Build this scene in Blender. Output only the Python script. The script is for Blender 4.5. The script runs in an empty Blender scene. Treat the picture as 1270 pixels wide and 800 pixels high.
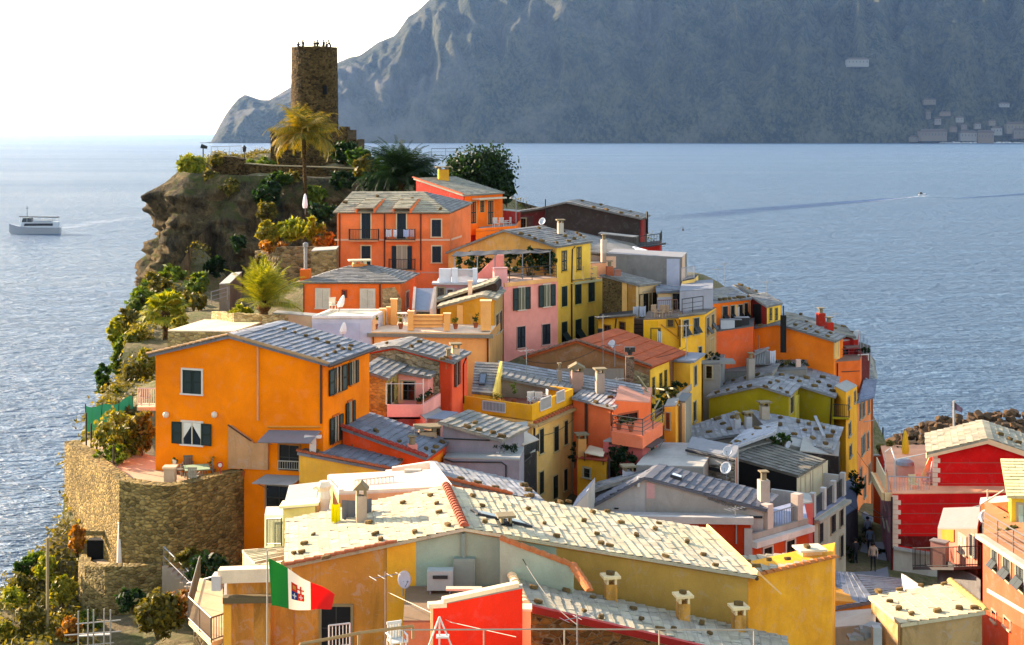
import bpy, bmesh, math, random
from mathutils import Vector, Matrix, noise
random.seed(7)
R = math.radians
sc = bpy.context.scene
COL = sc.collection
F, CX, CY, H = 1780.0, 635.0, 164.0, 63.0
def P(px, py, Y):
 return Vector(((px - CX) * Y / F, Y, H - (py - CY) * Y / F))
def G(px, Y):
 return Vector(((px - CX) * Y / F, Y, 0.0))
def depth_at(py, z):
 return (H - z) * F / (py - CY)
UP = Vector((0, 0, 1))
def lin(h):
 h = h.lstrip('#')
 o = []
 for i in (0, 2, 4):
  c = int(h[i:i+2], 16) / 255.0
  o.append(c / 12.92 if c <= 0.04045 else ((c + 0.055) / 1.055) ** 2.4)
 return o
MATS = {}
class NT:
 def __init__(s, name):
  m = bpy.data.materials.new(name); m.use_nodes = True
  s.m = m; s.t = m.node_tree; s.n = s.t.nodes; s.n.clear()
  s.out = s.n.new('ShaderNodeOutputMaterial')
  s.b = s.n.new('ShaderNodeBsdfPrincipled')
  s.l(s.b.outputs[0], s.out.inputs[0])
 def l(s, a, b): s.t.links.new(a, b)
 def new(s, t, **kw):
  n = s.n.new('ShaderNode' + t)
  for k, v in kw.items():
   if k in n.inputs: n.inputs[k].default_value = v
   else: setattr(n, k, v)
  return n
 def coord(s, which='Object', scale=(1, 1, 1)):
  tc = s.new('TexCoord'); mp = s.new('Mapping'); mp.inputs['Scale'].default_value = scale
  s.l(tc.outputs[which], mp.inputs[0]); return mp.outputs[0]
 def noise(s, co, scale, detail=4, rough=0.6, dist=0.0):
  n = s.new('TexNoise'); n.inputs['Scale'].default_value = scale
  n.inputs['Detail'].default_value = detail; n.inputs['Roughness'].default_value = rough
  n.inputs['Distortion'].default_value = dist
  s.l(co, n.inputs['Vector']); return n.outputs[0]
 def ramp(s, f, stops, interp='LINEAR'):
  r = s.new('ValToRGB'); r.color_ramp.interpolation = interp
  e = r.color_ramp.elements
  while len(e) > 1: e.remove(e[0])
  for i, (p, c) in enumerate(stops):
   x = e[0] if i == 0 else e.new(p)
   x.position = p; x.color = (*c, 1) if len(c) == 3 else c
  s.l(f, r.inputs[0]); return r.outputs[0]
 def mix(s, f, a, b, mode='MIX'):
  m = s.new('Mix'); m.data_type = 'RGBA'; m.blend_type = mode
  for v, k in ((f, 0), (a, 6), (b, 7)):
   if isinstance(v, (int, float)): m.inputs[k].default_value = v
   elif isinstance(v, (tuple, list)): m.inputs[k].default_value = (*v[:3], 1)
   else: s.l(v, m.inputs[k])
  return m.outputs[2]
 def bump(s, h, strength, dist, prev=None):
  b = s.new('Bump'); b.inputs['Strength'].default_value = strength; b.inputs['Distance'].default_value = dist
  s.l(h, b.inputs['Height'])
  if prev is not None: s.l(prev, b.inputs['Normal'])
  return b.outputs[0]
 def fin(s, col=None, rough=0.85, nrm=None, spec=0.25, **kw):
  b = s.b
  if col is not None:
   if isinstance(col, (tuple, list)): b.inputs['Base Color'].default_value = (*col[:3], 1)
   else: s.l(col, b.inputs['Base Color'])
  if isinstance(rough, (int, float)): b.inputs['Roughness'].default_value = rough
  else: s.l(rough, b.inputs['Roughness'])
  b.inputs['Specular IOR Level'].default_value = spec
  if nrm is not None: s.l(nrm, b.inputs['Normal'])
  for k, v in kw.items(): b.inputs[k.replace('_', ' ')].default_value = v
  return s.m
def sc3(c, k): return tuple(max(0.0, min(0.9, x * k)) for x in c)
def plain(h, rough=0.6, k=0.75, **kw):
 key = ('plain', h, rough, k, tuple(kw.items()))
 if key not in MATS:
  t = NT('paint_' + h.lstrip('#')); c = sc3(lin(h), k)
  f = t.noise(t.coord(), 3.0, 5)
  col = t.mix(f, sc3(c, 0.8), sc3(c, 1.15))
  MATS[key] = t.fin(col, rough, **kw)
 return MATS[key]
def stucco(h, stain=0.3, dirt='7a6038', k=1.0, sc_=1.0):
 """weathered lime plaster: mottled colour, vertical run-off stains, patches"""
 key = ('stucco', h, stain, dirt, k, sc_)
 if key not in MATS:
  t = NT('plaster_' + h.lstrip('#')); q_ = lin(h); s_ = (max(q_) - min(q_)) / max(max(q_), .01); c = sc3((q_[0] * (1.02 + .2 * s_), q_[1] * (1 - .03 * s_), q_[2] * .96), k); d0 = lin(dirt); d = tuple(0.5 * a + 0.25 * b for a, b in zip(c, d0))
  co = t.coord()
  big = t.noise(co, 0.45 * sc_, 5, 0.6, 0.4)
  col = t.mix(t.ramp(big, [(0.3, (0, 0, 0)), (0.7, (1, 1, 1))]), sc3(c, 0.74), sc3(c, 1.14))
  st = t.noise(t.coord(scale=(0.9, 0.9, 0.22)), 0.9 * sc_, 7, 0.7, 1.2)
  sm = t.ramp(st, [(0.47, (0, 0, 0)), (0.66, (min(1, stain * 1.3),) * 3)])
  col = t.mix(sm, col, d)
  pt = t.noise(co, 1.7 * sc_, 6, 0.7, 0.6)
  pm = t.ramp(pt, [(0.54, (0, 0, 0)), (0.62, (min(1, stain * 1.1),) * 3)])
  col = t.mix(pm, col, tuple(0.6 * a + 0.12 for a in c))
  fine = t.noise(co, 22, 4, 0.7)
  col = t.mix(0.18, col, t.mix(1.0, col, t.ramp(fine, [(0.3, (0.55,) * 3), (0.7, (1.3,) * 3)]), 'MULTIPLY'))
  nb = t.bump(fine, 0.35, 0.012); nb = t.bump(pt, 0.3, 0.02, nb)
  MATS[key] = t.fin(col, 0.9, nb, 0.15)
 return MATS[key]
def masonry(h1, h2, h3, scale=2.6, stain=0.4, k=0.75, bumpd=0.06, mortar='8d7f63', flat=1.7):
 """rubble stone wall"""
 key = ('mas', h1, h2, h3, scale, stain, k, flat)
 if key not in MATS:
  t = NT('rubble_stone_' + h1); a, b, c = (sc3(lin(x), k) for x in (h1, h2, h3)); mo = sc3(lin(mortar), k)
  co = t.coord(scale=(1, 1, flat))
  wv = t.new('TexNoise'); wv.inputs['Scale'].default_value = 2.0; t.l(co, wv.inputs['Vector'])
  vm = t.mix(0.12, co, wv.outputs[1], 'ADD')
  vo = t.new('TexVoronoi'); vo.inputs['Scale'].default_value = scale; t.l(vm, vo.inputs['Vector'])
  ed = t.new('TexVoronoi'); ed.feature = 'DISTANCE_TO_EDGE'; ed.inputs['Scale'].default_value = scale; t.l(vm, ed.inputs['Vector'])
  sp = t.new('SeparateColor'); t.l(vo.outputs['Color'], sp.inputs[0])
  col = t.ramp(sp.outputs[0], [(0.0, a), (0.45, b), (0.8, c), (1.0, sc3(b, 0.6))])
  em = t.ramp(ed.outputs[0], [(0.02, (1, 1, 1)), (0.09, (0, 0, 0))])
  col = t.mix(t.mix(0.6, (0, 0, 0), em), col, mo)
  big = t.noise(t.coord(), 0.35, 6, 0.65, 0.5)
  col = t.mix(t.ramp(big, [(0.45, (0, 0, 0)), (0.7, (stain,) * 3)]), col, sc3(c, 0.55))
  fine = t.noise(t.coord(), 9, 5, 0.7)
  col = t.mix(0.5, col, t.mix(1.0, col, t.ramp(fine, [(0.3, (0.5,) * 3), (0.7, (1.4,) * 3)]), 'MULTIPLY'))
  hh = t.ramp(ed.outputs[0], [(0.0, (0, 0, 0)), (0.13, (0.75,) * 3), (0.4, (1, 1, 1))])
  nb = t.bump(hh, 0.9, bumpd); nb = t.bump(fine, 0.5, 0.03, nb)
  MATS[key] = t.fin(col, 0.95, nb, 0.1)
 return MATS[key]
def slate(h='a9a59c', k=0.8, var=0.35, warm='b8ab90', rowh=0.42, dark=0.5):
 """split-stone roof slabs; geometry gives the courses, UV gives the single slabs"""
 key = ('slate', h, k, var, warm, rowh, dark)
 if key not in MATS:
  t = NT('slate_slabs_' + h); c = sc3(lin(h), k); w = sc3(lin(warm), k)
  tc = t.new('TexCoord'); uv = tc.outputs['UV']
  br = t.new('TexBrick'); t.l(uv, br.inputs['Vector'])
  br.inputs['Scale'].default_value = 1.0; br.inputs['Mortar Size'].default_value = 0.012
  br.inputs['Brick Width'].default_value = 0.62; br.inputs['Row Height'].default_value = rowh
  br.offset = 0.45; br.squash = 1.0
  br.inputs['Color1'].default_value = (0, 0, 0, 1); br.inputs['Color2'].default_value = (1, 1, 1, 1)
  br.inputs['Mortar'].default_value = (0.5, 0.5, 0.5, 1)
  col = t.mix(br.outputs[0], sc3(c, 1 - var), sc3(c, 1 + var * 0.45))
  big = t.noise(t.coord(), 0.5, 6, 0.65, 0.4)
  col = t.mix(t.ramp(big, [(0.4, (0, 0, 0)), (0.68, (0.75,) * 3)]), col, w)
  li = t.noise(t.coord(), 3.1, 6, 0.75, 0.3)
  col = t.mix(t.ramp(li, [(0.55, (0, 0, 0)), (0.68, (dark,) * 3)]), col, sc3(c, 0.32))
  fine = t.noise(t.coord(), 16, 4, 0.7)
  col = t.mix(0.35, col, t.mix(1.0, col, t.ramp(fine, [(0.3, (0.55,) * 3), (0.7, (1.35,) * 3)]), 'MULTIPLY'))
  col = t.mix(t.mix(0.4, (0, 0, 0), br.outputs[1]), col, sc3(c, 0.3))
  nb = t.bump(fine, 0.4, 0.02); nb = t.bump(br.outputs[1], 0.6, -0.03, nb)
  MATS[key] = t.fin(col, 0.8, nb, 0.25)
 return MATS[key]
def tilemat(h='c0603a', k=0.75):
 key = ('tile', h, k)
 if key not in MATS:
  t = NT('terracotta_' + h); c = sc3(lin(h), k)
  f = t.noise(t.coord(), 2.2, 6, 0.7); g = t.noise(t.coord(), 12, 3, 0.7)
  col = t.mix(f, sc3(c, 0.55), sc3(c, 1.3)); col = t.mix(t.ramp(g, [(0.5, (0, 0, 0)), (0.75, (0.4,) * 3)]), col, sc3((0.35, 0.28, 0.2), 1))
  MATS[key] = t.fin(col, 0.85, t.bump(g, 0.4, 0.02), 0.2)
 return MATS[key]
def glassy(h='0a1014', rough=0.12):
 key = ('glass', h)
 if key not in MATS:
  t = NT('window_glass_' + h); MATS[key] = t.fin(lin(h), rough, None, 0.5)
 return MATS[key]
def foliage(h1, h2, k=0.7, trans=0.35):
 key = ('fol', h1, h2, k)
 if key not in MATS:
  t = NT('leaves_' + h1); a, b = sc3(lin(h1), k), sc3(lin(h2), k)
  g = t.new('NewGeometry')
  f = t.noise(t.coord(), 1.1, 3)
  mx = t.mix(0.55, f, g.outputs['Random Per Island'])
  col = t.mix(t.ramp(mx, [(0.25, (0, 0, 0)), (0.75, (1, 1, 1))]), a, b)
  t.l(col, t.b.inputs['Base Color']); t.b.inputs['Roughness'].default_value = 0.6
  t.b.inputs['Specular IOR Level'].default_value = 0.25
  tr = t.new('BsdfTranslucent'); t.l(t.mix(1.0, col, (1.3, 1.25, 0.6), 'MULTIPLY'), tr.inputs[0])
  ms = t.new('MixShader'); ms.inputs[0].default_value = trans
  t.l(t.b.outputs[0], ms.inputs[1]); t.l(tr.outputs[0], ms.inputs[2]); t.l(ms.outputs[0], t.out.inputs[0])
  MATS[key] = t.m
 return MATS[key]
class MB:
 def __init__(s): s.v = []; s.f = []; s.uv = {}; s.mi = {}
 def poly(s, pts, uv=None, mi=0):
  i = len(s.v); s.v.extend(Vector(p) for p in pts)
  if uv: s.uv[len(s.f)] = uv
  if mi: s.mi[len(s.f)] = mi
  s.f.append(tuple(range(i, i + len(pts))))
 def hexa(s, a, b, mi=0):
  """a, b: two parallel polygons with as many corners; closes the solid between"""
  n = len(a); i = len(s.v); s.v.extend(Vector(p) for p in list(a) + list(b))
  fs = [tuple(range(i, i + n)), tuple(range(i + 2 * n - 1, i + n - 1, -1))]
  for k in range(n):
   j = (k + 1) % n
   fs.append((i + k, i + n + k, i + n + j, i + j))
  for f in fs:
   if mi: s.mi[len(s.f)] = mi
   s.f.append(f)
 def prism(s, pts, vec, mi=0): s.hexa(pts, [Vector(p) + Vector(vec) for p in pts], mi)
 def obox(s, o, u, v, w, mi=0):
  o, u, v, w = Vector(o), Vector(u), Vector(v), Vector(w)
  s.prism([o, o + u, o + u + v, o + v], w, mi)
 def box(s, c, sx, sy, sz, rot=0, mi=0):
  c = Vector(c); m = Matrix.Rotation(rot, 3, 'Z')
  u, v, w = m @ Vector((sx, 0, 0)), m @ Vector((0, sy, 0)), Vector((0, 0, sz))
  s.obox(c - u / 2 - v / 2, u, v, w, mi)
 def tube(s, pts, r, n=6, r2=None, mi=0, cap=True):
  pts = [Vector(p) for p in pts]; k = len(pts)
  if k < 2: return
  i0 = len(s.v)
  for q, p in enumerate(pts):
   d = (pts[min(q + 1, k - 1)] - pts[max(q - 1, 0)])
   if d.length < 1e-9: d = Vector((0, 0, 1))
   d.normalize()
   a = d.cross(UP if abs(d.z) < 0.95 else Vector((1, 0, 0))).normalized(); b = d.cross(a)
   rr = r if r2 is None else r + (r2 - r) * q / (k - 1)
   for j in range(n):
    t = 2 * math.pi * j / n
    s.v.append(p + a * (math.cos(t) * rr) + b * (math.sin(t) * rr))
  for q in range(k - 1):
   for j in range(n):
    a = i0 + q * n + j; b = i0 + q * n + (j + 1) % n
    if mi: s.mi[len(s.f)] = mi
    s.f.append((a, b, b + n, a + n))
  if cap:
   for base in (i0, i0 + (k - 1) * n):
    if mi: s.mi[len(s.f)] = mi
    s.f.append(tuple(range(base, base + n)))
 def lathe(s, c, prof, n=12, mi=0):
  c = Vector(c); i0 = len(s.v); k = len(prof)
  for (r, z) in prof:
   for j in range(n):
    t = 2 * math.pi * j / n
    s.v.append(c + Vector((math.cos(t) * r, math.sin(t) * r, z)))
  for q in range(k - 1):
   for j in range(n):
    a = i0 + q * n + j; b = i0 + q * n + (j + 1) % n
    if mi: s.mi[len(s.f)] = mi
    s.f.append((a, b, b + n, a + n))
  for base in (i0, i0 + (k - 1) * n):
   if mi: s.mi[len(s.f)] = mi
   s.f.append(tuple(range(base, base + n)))
 def build(s, name, mat, parent=None, loc=(0, 0, 0), smooth=False, fix=True):
  loc = Vector(loc)
  me = bpy.data.meshes.new(name)
  me.from_pydata([tuple(v - loc) for v in s.v], [], s.f)
  if s.uv:
   lay = me.uv_layers.new(name='UV')
   for fi, uvs in s.uv.items():
    p = me.polygons[fi]
    for li, q in zip(p.loop_indices, uvs): lay.data[li].uv = q
  for m in (mat if isinstance(mat, (list, tuple)) else [mat]): me.materials.append(m)
  for fi, m in s.mi.items(): me.polygons[fi].material_index = m
  if fix:
   bm = bmesh.new(); bm.from_mesh(me)
   bmesh.ops.recalc_face_normals(bm, faces=bm.faces)
   bm.to_mesh(me); bm.free()
  if smooth: me.polygons.foreach_set('use_smooth', [True] * len(me.polygons))
  o = bpy.data.objects.new(name, me); COL.objects.link(o)
  if parent is not None: o.parent = parent
  else: o.location = loc
  return o
def tag(o, label=None, cat=None, group=None, kind=None):
 if label: o['label'] = label
 if cat: o['category'] = cat
 if group: o['group'] = group
 if kind: o['kind'] = kind
 return o
def solo(mb, name, mat, label, cat, group=None, loc=None, smooth=False, fix=True, kind=None):
 """a thing that is one mesh; origin at the middle of its base"""
 if loc is None:
  xs = [v.x for v in mb.v]; ys = [v.y for v in mb.v]; zs = [v.z for v in mb.v]
  loc = Vector(((min(xs) + max(xs)) / 2, (min(ys) + max(ys)) / 2, min(zs)))
 return tag(mb.build(name, mat, None, loc, smooth, fix), label, cat, group, kind)
class Thing:
 """Empty at a thing's base; parts are added in world coordinates"""
 def __init__(s, name, label, cat, loc, group=None):
  s.L = Vector(loc); o = bpy.data.objects.new(name, None); COL.objects.link(o)
  o.location = s.L; o.empty_display_size = 0.3; s.o = o; tag(o, label, cat, group)
 def part(s, name, mb, mat, parent=None, smooth=False, fix=True, label=None):
  o = mb.build(name, mat, parent or s.o, s.L, smooth, fix)
  if label: o['label'] = label
  return o
def copy_thing(src, loc, rz=None, scale=None, label=None, group=None):
 def rec(o, parent):
  c = o.copy(); COL.objects.link(c)
  if parent is not None: c.parent = parent
  for ch in list(o.children):
   if ch != c: rec(ch, c)
  return c
 c = rec(src, None); c.location = loc
 if rz is not None: c.rotation_euler.z = rz
 if scale is not None: c.scale = (scale, scale, scale) if isinstance(scale, (int, float)) else scale
 if label: c['label'] = label
 if group: c['group'] = group
 return c
class Wall:
 def __init__(s, a, b, flip=False):
  s.a = G(*a); s.b = G(*b); s.u = (s.b - s.a).normalized()
  s.n = Vector((s.u.y, -s.u.x, 0))
  if flip: s.n = -s.n
  s.len = (s.b - s.a).length
 def hit(s, px, py):
  dx = (px - CX) / F
  den = s.u.x - dx * s.u.y
  t = (dx * s.a.y - s.a.x) / den
  Y = s.a.y + t * s.u.y
  return t, H - (py - CY) * Y / F
 def p(s, t, z, off=0.0):
  q = s.a + s.u * t + s.n * off; return Vector((q.x, q.y, z))
 def px(s, px, py, off=0.0):
  t, z = s.hit(px, py); return s.p(t, z, off)
DKG = '14261f'
def slats(mb, w, t0, t1, z0, z1, off, th, tilt=0.0, mid=True):
 """a louvred shutter leaf lying on wall w; frame with inclined slats"""
 fw = min(0.07, (t1 - t0) * 0.2)
 def bx(a, b, c, d, o0, o1): mb.obox(w.p(a, c, o0), w.u * (b - a), UP * (d - c), w.n * (o1 - o0))
 bx(t0, t0 + fw, z0, z1, off, off + th); bx(t1 - fw, t1, z0, z1, off, off + th)
 bx(t0 + fw, t1 - fw, z0, z0 + fw * 1.3, off, off + th); bx(t0 + fw, t1 - fw, z1 - fw * 1.3, z1, off, off + th)
 zm = (z0 + z1) / 2
 if mid: bx(t0 + fw, t1 - fw, zm - fw * 0.7, zm + fw * 0.7, off, off + th)
 n = max(4, int((z1 - z0) / 0.11)); dz = (z1 - z0 - 2 * fw) / n
 for i in range(n):
  z = z0 + fw + dz * i
  a, b = w.p(t0 + fw, z, off + th * 0.95), w.p(t1 - fw, z, off + th * 0.95)
  c, d = w.p(t1 - fw, z + dz * 1.05, off + th * 0.15), w.p(t0 + fw, z + dz * 1.05, off + th * 0.15)
  mb.poly([a, b, c, d])
def window(T, w, x0, y0, x1, y1, kind='sh', trim=None, shut=None, sill=True, tw=0.1, pane='0c1216', leaf=0.27, name=None, label=None, curtain=None):
 """window on wall w filling the picture rectangle; becomes a part of thing T with panes and shutters as sub-parts"""
 xm, ym = (x0 + x1) / 2, (y0 + y1) / 2
 t0, t1 = w.hit(x0, ym)[0], w.hit(x1, ym)[0]
 if t0 > t1: t0, t1 = t1, t0
 z0, z1 = w.hit(xm, y1)[1], w.hit(xm, y0)[1]
 shut = shut or plain(DKG, 0.5)
 tm = trim or plain('b9a98a', 0.8)
 def bx(mb, a, b, c, d, o0, o1): mb.obox(w.p(a, c, o0), w.u * (b - a), UP * (d - c), w.n * (o1 - o0))
 f = MB(); o0, o1 = t0, t1
 W = t1 - t0
 if kind == 'open': o0, o1 = t0 + W * leaf, t1 - W * leaf
 bx(f, o0 - tw, o0, z0 - tw * 0.3, z1 + tw, -0.05, 0.055); bx(f, o1, o1 + tw, z0 - tw * 0.3, z1 + tw, -0.05, 0.055)
 bx(f, o0, o1, z1, z1 + tw, -0.05, 0.055)
 if sill: bx(f, o0 - tw * 1.4, o1 + tw * 1.4, z0 - 0.08, z0, -0.05, 0.13)
 else: bx(f, o0, o1, z0 - tw * 0.3, z0, -0.05, 0.055)
 nm = name or ('door' if kind == 'door' else 'window')
 fo = T.part(nm, f, tm, label=label)
 if kind in ('sh', 'prop', 'ajar'):
  m = (o0 + o1) / 2
  for a, b in ((o0, m - 0.01), (m + 0.01, o1)):
   s = MB()
   if kind == 'prop':
    zc = z0 + (z1 - z0) * 0.45
    slats(s, w, a, b, zc, z1, 0.008, 0.045, mid=False)
    L = zc - z0; out = L * 0.62; dz = L * 0.8
    p0, p1 = w.p(a, zc, 0.05), w.p(b, zc, 0.05); q0, q1 = w.p(a, zc - dz, 0.05 + out), w.p(b, zc - dz, 0.05 + out)
    s.hexa([p0, p1, q1, q0], [p + w.n * 0.04 for p in (p0, p1, q1, q0)])
   else: slats(s, w, a, b, z0, z1, 0.008, 0.05)
   T.part('shutter', s, shut, fo)
  p = MB(); bx(p, o0, o1, z0, z1, -0.04, 0.004); T.part('pane', p, glassy(pane), fo)
 elif kind == 'open':
  for a, b in ((t0, o0 - 0.02), (o1 + 0.02, t1)):
   s = MB(); slats(s, w, a, b, z0, z1, 0.065, 0.05); T.part('shutter', s, shut, fo)
  p = MB(); bx(p, o0, o1, z0, z1, -0.04, 0.004); T.part('pane', p, glassy(pane), fo)
  s = MB(); m = (o0 + o1) / 2; bx(s, m - 0.03, m + 0.03, z0, z1, 0.004, 0.04); bx(s, o0, o0 + 0.05, z0, z1, 0.004, 0.03); bx(s, o1 - 0.05, o1, z0, z1, 0.004, 0.03)
  T.part('sash', s, plain('cfc4a8', 0.5), fo)
  if curtain:
   s = MB(); zt = z1 - 0.02
   for a, b in ((o0 + 0.05, m - 0.03), (o1 - 0.05, m + 0.03)):
    s.hexa([w.p(a, zt, .006), w.p(b, zt, .006), w.p(b, zt - 0.12, .006), w.p(a, z0 + 0.25 * (z1 - z0), .006)],
                       [w.p(a, zt, .016), w.p(b, zt, .016), w.p(b, zt - 0.12, .016), w.p(a, z0 + 0.25 * (z1 - z0), .016)])
   T.part('curtain', s, plain('e8e2d4', 0.9), fo)
 elif kind in ('dark', 'door'):
  p = MB(); bx(p, o0, o1, z0, z1, -0.04, 0.004); T.part('pane' if kind == 'dark' else 'door_leaf', p, glassy(pane) if kind == 'dark' else plain(pane, 0.5), fo)
  s = MB(); m = (o0 + o1) / 2
  if W > 0.5: bx(s, m - 0.025, m + 0.025, z0, z1, 0.004, 0.03)
  bx(s, o0, o1, (z0 + z1) / 2 - 0.02, (z0 + z1) / 2 + 0.02, 0.004, 0.025)
  T.part('sash', s, plain('3a3a36', 0.5), fo)
 return fo
def slope(mb, a, b, c, d, rows=None, cell=0.62, th=0.14, step=0.045, jit=1.0, rowh=0.42):
 """lapped stone-slab slope: ridge a-b, eave d-c (a above d, b above c)"""
 a, b, c, d = (Vector(q) for q in (a, b, c, d))
 nrm = (b - d).cross(a - c)
 if nrm.z < 0: nrm = -nrm
 nrm.normalize()
 Ls = ((d - a).length + (c - b).length) / 2
 rows = rows or max(2, round(Ls / rowh)); rh = Ls / rows
 Lr, Le = (b - a).length, (c - d).length
 dn = nrm * -th
 mb.hexa([a, b, c, d], [a + dn, b + dn, c + dn, d + dn])
 for i in range(rows):
  t0, t1 = i / rows, (i + 1) / rows
  l0, r0 = a.lerp(d, t0), b.lerp(c, t0); l1, r1 = a.lerp(d, min(1.0, t1)), b.lerp(c, min(1.0, t1))
  if i == rows - 1:
   l1 = a.lerp(d, 1 + 0.06 * rh / max(Ls, .1)); r1 = b.lerp(c, 1 + 0.06 * rh / max(Ls, .1))
  L = max(Lr + (Le - Lr) * t1, 0.05); n = max(1, round(L / cell)); off = (i % 2) * 0.45 / n
  cuts = [0.0] + sorted(min(0.999, max(0.001, (k + 1) / n - off + random.uniform(-.12, .12) / n)) for k in range(n))
  cuts = [q for q in cuts if q < 0.995] + [1.0]
  for k in range(len(cuts) - 1):
   u0, u1 = cuts[k], cuts[k + 1]
   if u1 - u0 < 1e-4: continue
   e = nrm * (step * random.uniform(1 - .35 * jit, 1 + .35 * jit)); s0 = nrm * 0.004
   sl = (l1 - l0) * random.uniform(-.05, .06) * jit
   p0, p1 = l0.lerp(r0, u0) + s0, l0.lerp(r0, u1) + s0
   q0, q1 = l1.lerp(r1, u0) + e + sl, l1.lerp(r1, u1) + e + sl * random.uniform(.4, 1.4)
   g = (p1 - p0) * 0.008
   uu = lambda x, y: (x, y)
   v0, v1 = i * rh + .01, (i + 1) * rh - .01
   uv = [uu(L * u0, v0), uu(L * u1, v0), uu(L * u1, v1), uu(L * u0, v1)]
   mb.poly([p0 + g, p1 - g, q1 - g, q0 + g], uv)
   mb.poly([q0 + g, q1 - g, q1 - g - e * 0.96, q0 + g - e * 0.96], [(L*u0, v1), (L*u1, v1), (L*u1, v1 + .02), (L*u0, v1 + .02)])
def along(a, b, t): return Vector(a).lerp(Vector(b), t)
def coping(mb, a, b, w=0.3, h=0.16, n=None):
 """row of half-round clay tiles laid along a-b"""
 a, b = Vector(a), Vector(b); L = (b - a).length; n = n or max(2, int(L / 0.36)); d = (b - a) / n
 dd = d.normalized(); s = dd.cross(UP).normalized(); up = s.cross(dd)
 for i in range(n):
  p, q = a + d * (i - 0.08), a + d * (i + 1.06)
  r0, r1 = w / 2 * 1.08, w / 2 * 0.86
  A = [p + s * (math.cos(t) * r0) + up * (math.sin(t) * r0 * 2 * h / w + .03) for t in [math.pi * j / 6 for j in range(7)]]
  B = [q + s * (math.cos(t) * r1) + up * (math.sin(t) * r1 * 2 * h / w) for t in [math.pi * j / 6 for j in range(7)]]
  mb.hexa(A, B)
def house(name, label, A, B, top, zb, back, wall, roofs, oh=(0.3, 0.25), th=0.14, cat='house', group=None, rowh=0.42, roofm=None, wallname='wall', trimless=False, jit=1.0, lift=0.02, ohs=None):
 """A,B=(px,Y) ends of the profile wall; top=[(px,py)..] its outline left to right; back=(px,py) or (px,py,Y) where the
    outline's point index back[-1 of tuple 4] ends; roofs = indices of outline edges that carry slabs"""
 w = Wall(A, B)
 pts = [w.px(*t) for t in top]
 T = Thing(name, label, cat, (w.p(w.len / 2, zb) + Vector((0, 1, 0))), group)
 bi, bpx, bpy_ = back[0], back[1], back[2]
 Yb = back[3] if len(back) > 3 else depth_at(bpy_, pts[bi].z)
 e = G(bpx, Yb); vec = Vector((e.x - pts[bi].x, e.y - pts[bi].y, 0))
 lo = [Vector((pts[0].x, pts[0].y, zb)), Vector((pts[-1].x, pts[-1].y, zb))]
 m = MB(); m.prism([lo[0]] + pts + [lo[1]], vec)
 T.part(wallname, m, wall)
 T.w, T.pts, T.vec, T.zb = w, pts, vec, zb
 rb = pts[-1] + vec; lb = pts[0] + vec
 T.right = Wall.__new__(Wall); s = T.right; s.a = Vector((pts[-1].x, pts[-1].y, 0)); s.b = Vector((rb.x, rb.y, 0)); s.u = (s.b - s.a).normalized(); s.n = Vector((s.u.y, -s.u.x, 0)); s.len = (s.b - s.a).length
 T.left = Wall.__new__(Wall); s = T.left; s.a = Vector((lb.x, lb.y, 0)); s.b = Vector((pts[0].x, pts[0].y, 0)); s.u = (s.b - s.a).normalized(); s.n = Vector((s.u.y, -s.u.x, 0)); s.len = (s.b - s.a).length
 if roofs:
  vd = vec.normalized()
  T.roof_planes = []
  for ri in roofs:
   a, b = pts[ri], pts[ri + 1]
   d = (b - a).normalized()
   ov = ohs[roofs.index(ri)] if ohs else oh
   hi_first = a.z >= b.z
   r, ev = (a, b) if hi_first else (b, a)
   dn = (ev - r).normalized()
   free = (ri == 0 and not hi_first) or (ri == len(pts) - 2 and hi_first)
   up_ = UP * lift
   rr, ee = r.copy(), ev + dn * (ov[0] if free else 0.0)
   topfree = (ri == 0 and hi_first) or (ri == len(pts) - 2 and not hi_first)
   if topfree: rr = r - dn * (ov[0] * .5)
   f0, f1 = -vd * ov[1], vec + vd * ov[1] * .6
   mb = MB()
   lft = Vector((0, 0, th * 0.9 + lift))
   q = (rr + f0 + lft, rr + f1 + lft, ee + f1 + lft, ee + f0 + lft)
   slope(mb, *q, th=th, rowh=rowh, jit=jit)
   T.part('roof', mb, roofm or slate())
   T.roof_planes.append(q)
 return T
def on_roof(q, s, t):
 """point on a slope: s along the ridge 0..1 (front to back), t down the slope 0..1"""
 return along(along(q[0], q[1], s), along(q[3], q[2], s), t)
def plane_hit(q, px, py):
 """where the line of sight through (px,py) meets the plane of slope q"""
 n = (q[1] - q[0]).cross(q[3] - q[0]); o = Vector((0, 0, H)); d = P(px, py, 1.0) - o
 t = (q[0] - o).dot(n) / d.dot(n); return o + d * t
SKY_STRENGTH, SUN_STRENGTH, EXPOSURE, HAZE_DENSITY = 0.15, 5.0, 1.95, 0.0000115
AZ, EL = 58.0, 17.5
sdir = Vector((-math.sin(R(AZ)) * math.cos(R(EL)), math.cos(R(AZ)) * math.cos(R(EL)), math.sin(R(EL))))
w = bpy.data.worlds.new('World'); sc.world = w; w.use_nodes = True
nt = w.node_tree; nt.nodes.clear()
sky = nt.nodes.new('ShaderNodeTexSky'); sky.sky_type = 'NISHITA'; sky.sun_disc = False
sky.sun_elevation = R(EL); sky.sun_rotation = R(-AZ)
sky.altitude = 50; sky.air_density = 1.2; sky.dust_density = 0.5; sky.ozone_density = 0.6
bg = nt.nodes.new('ShaderNodeBackground'); bg.inputs[1].default_value = SKY_STRENGTH
wo = nt.nodes.new('ShaderNodeOutputWorld')
nt.links.new(sky.outputs[0], bg.inputs[0]); nt.links.new(bg.outputs[0], wo.inputs[0])
sl = bpy.data.lights.new('sun', 'SUN'); sl.energy = SUN_STRENGTH; sl.angle = R(0.5); sl.color = (1.0, 0.87, 0.68)
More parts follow.
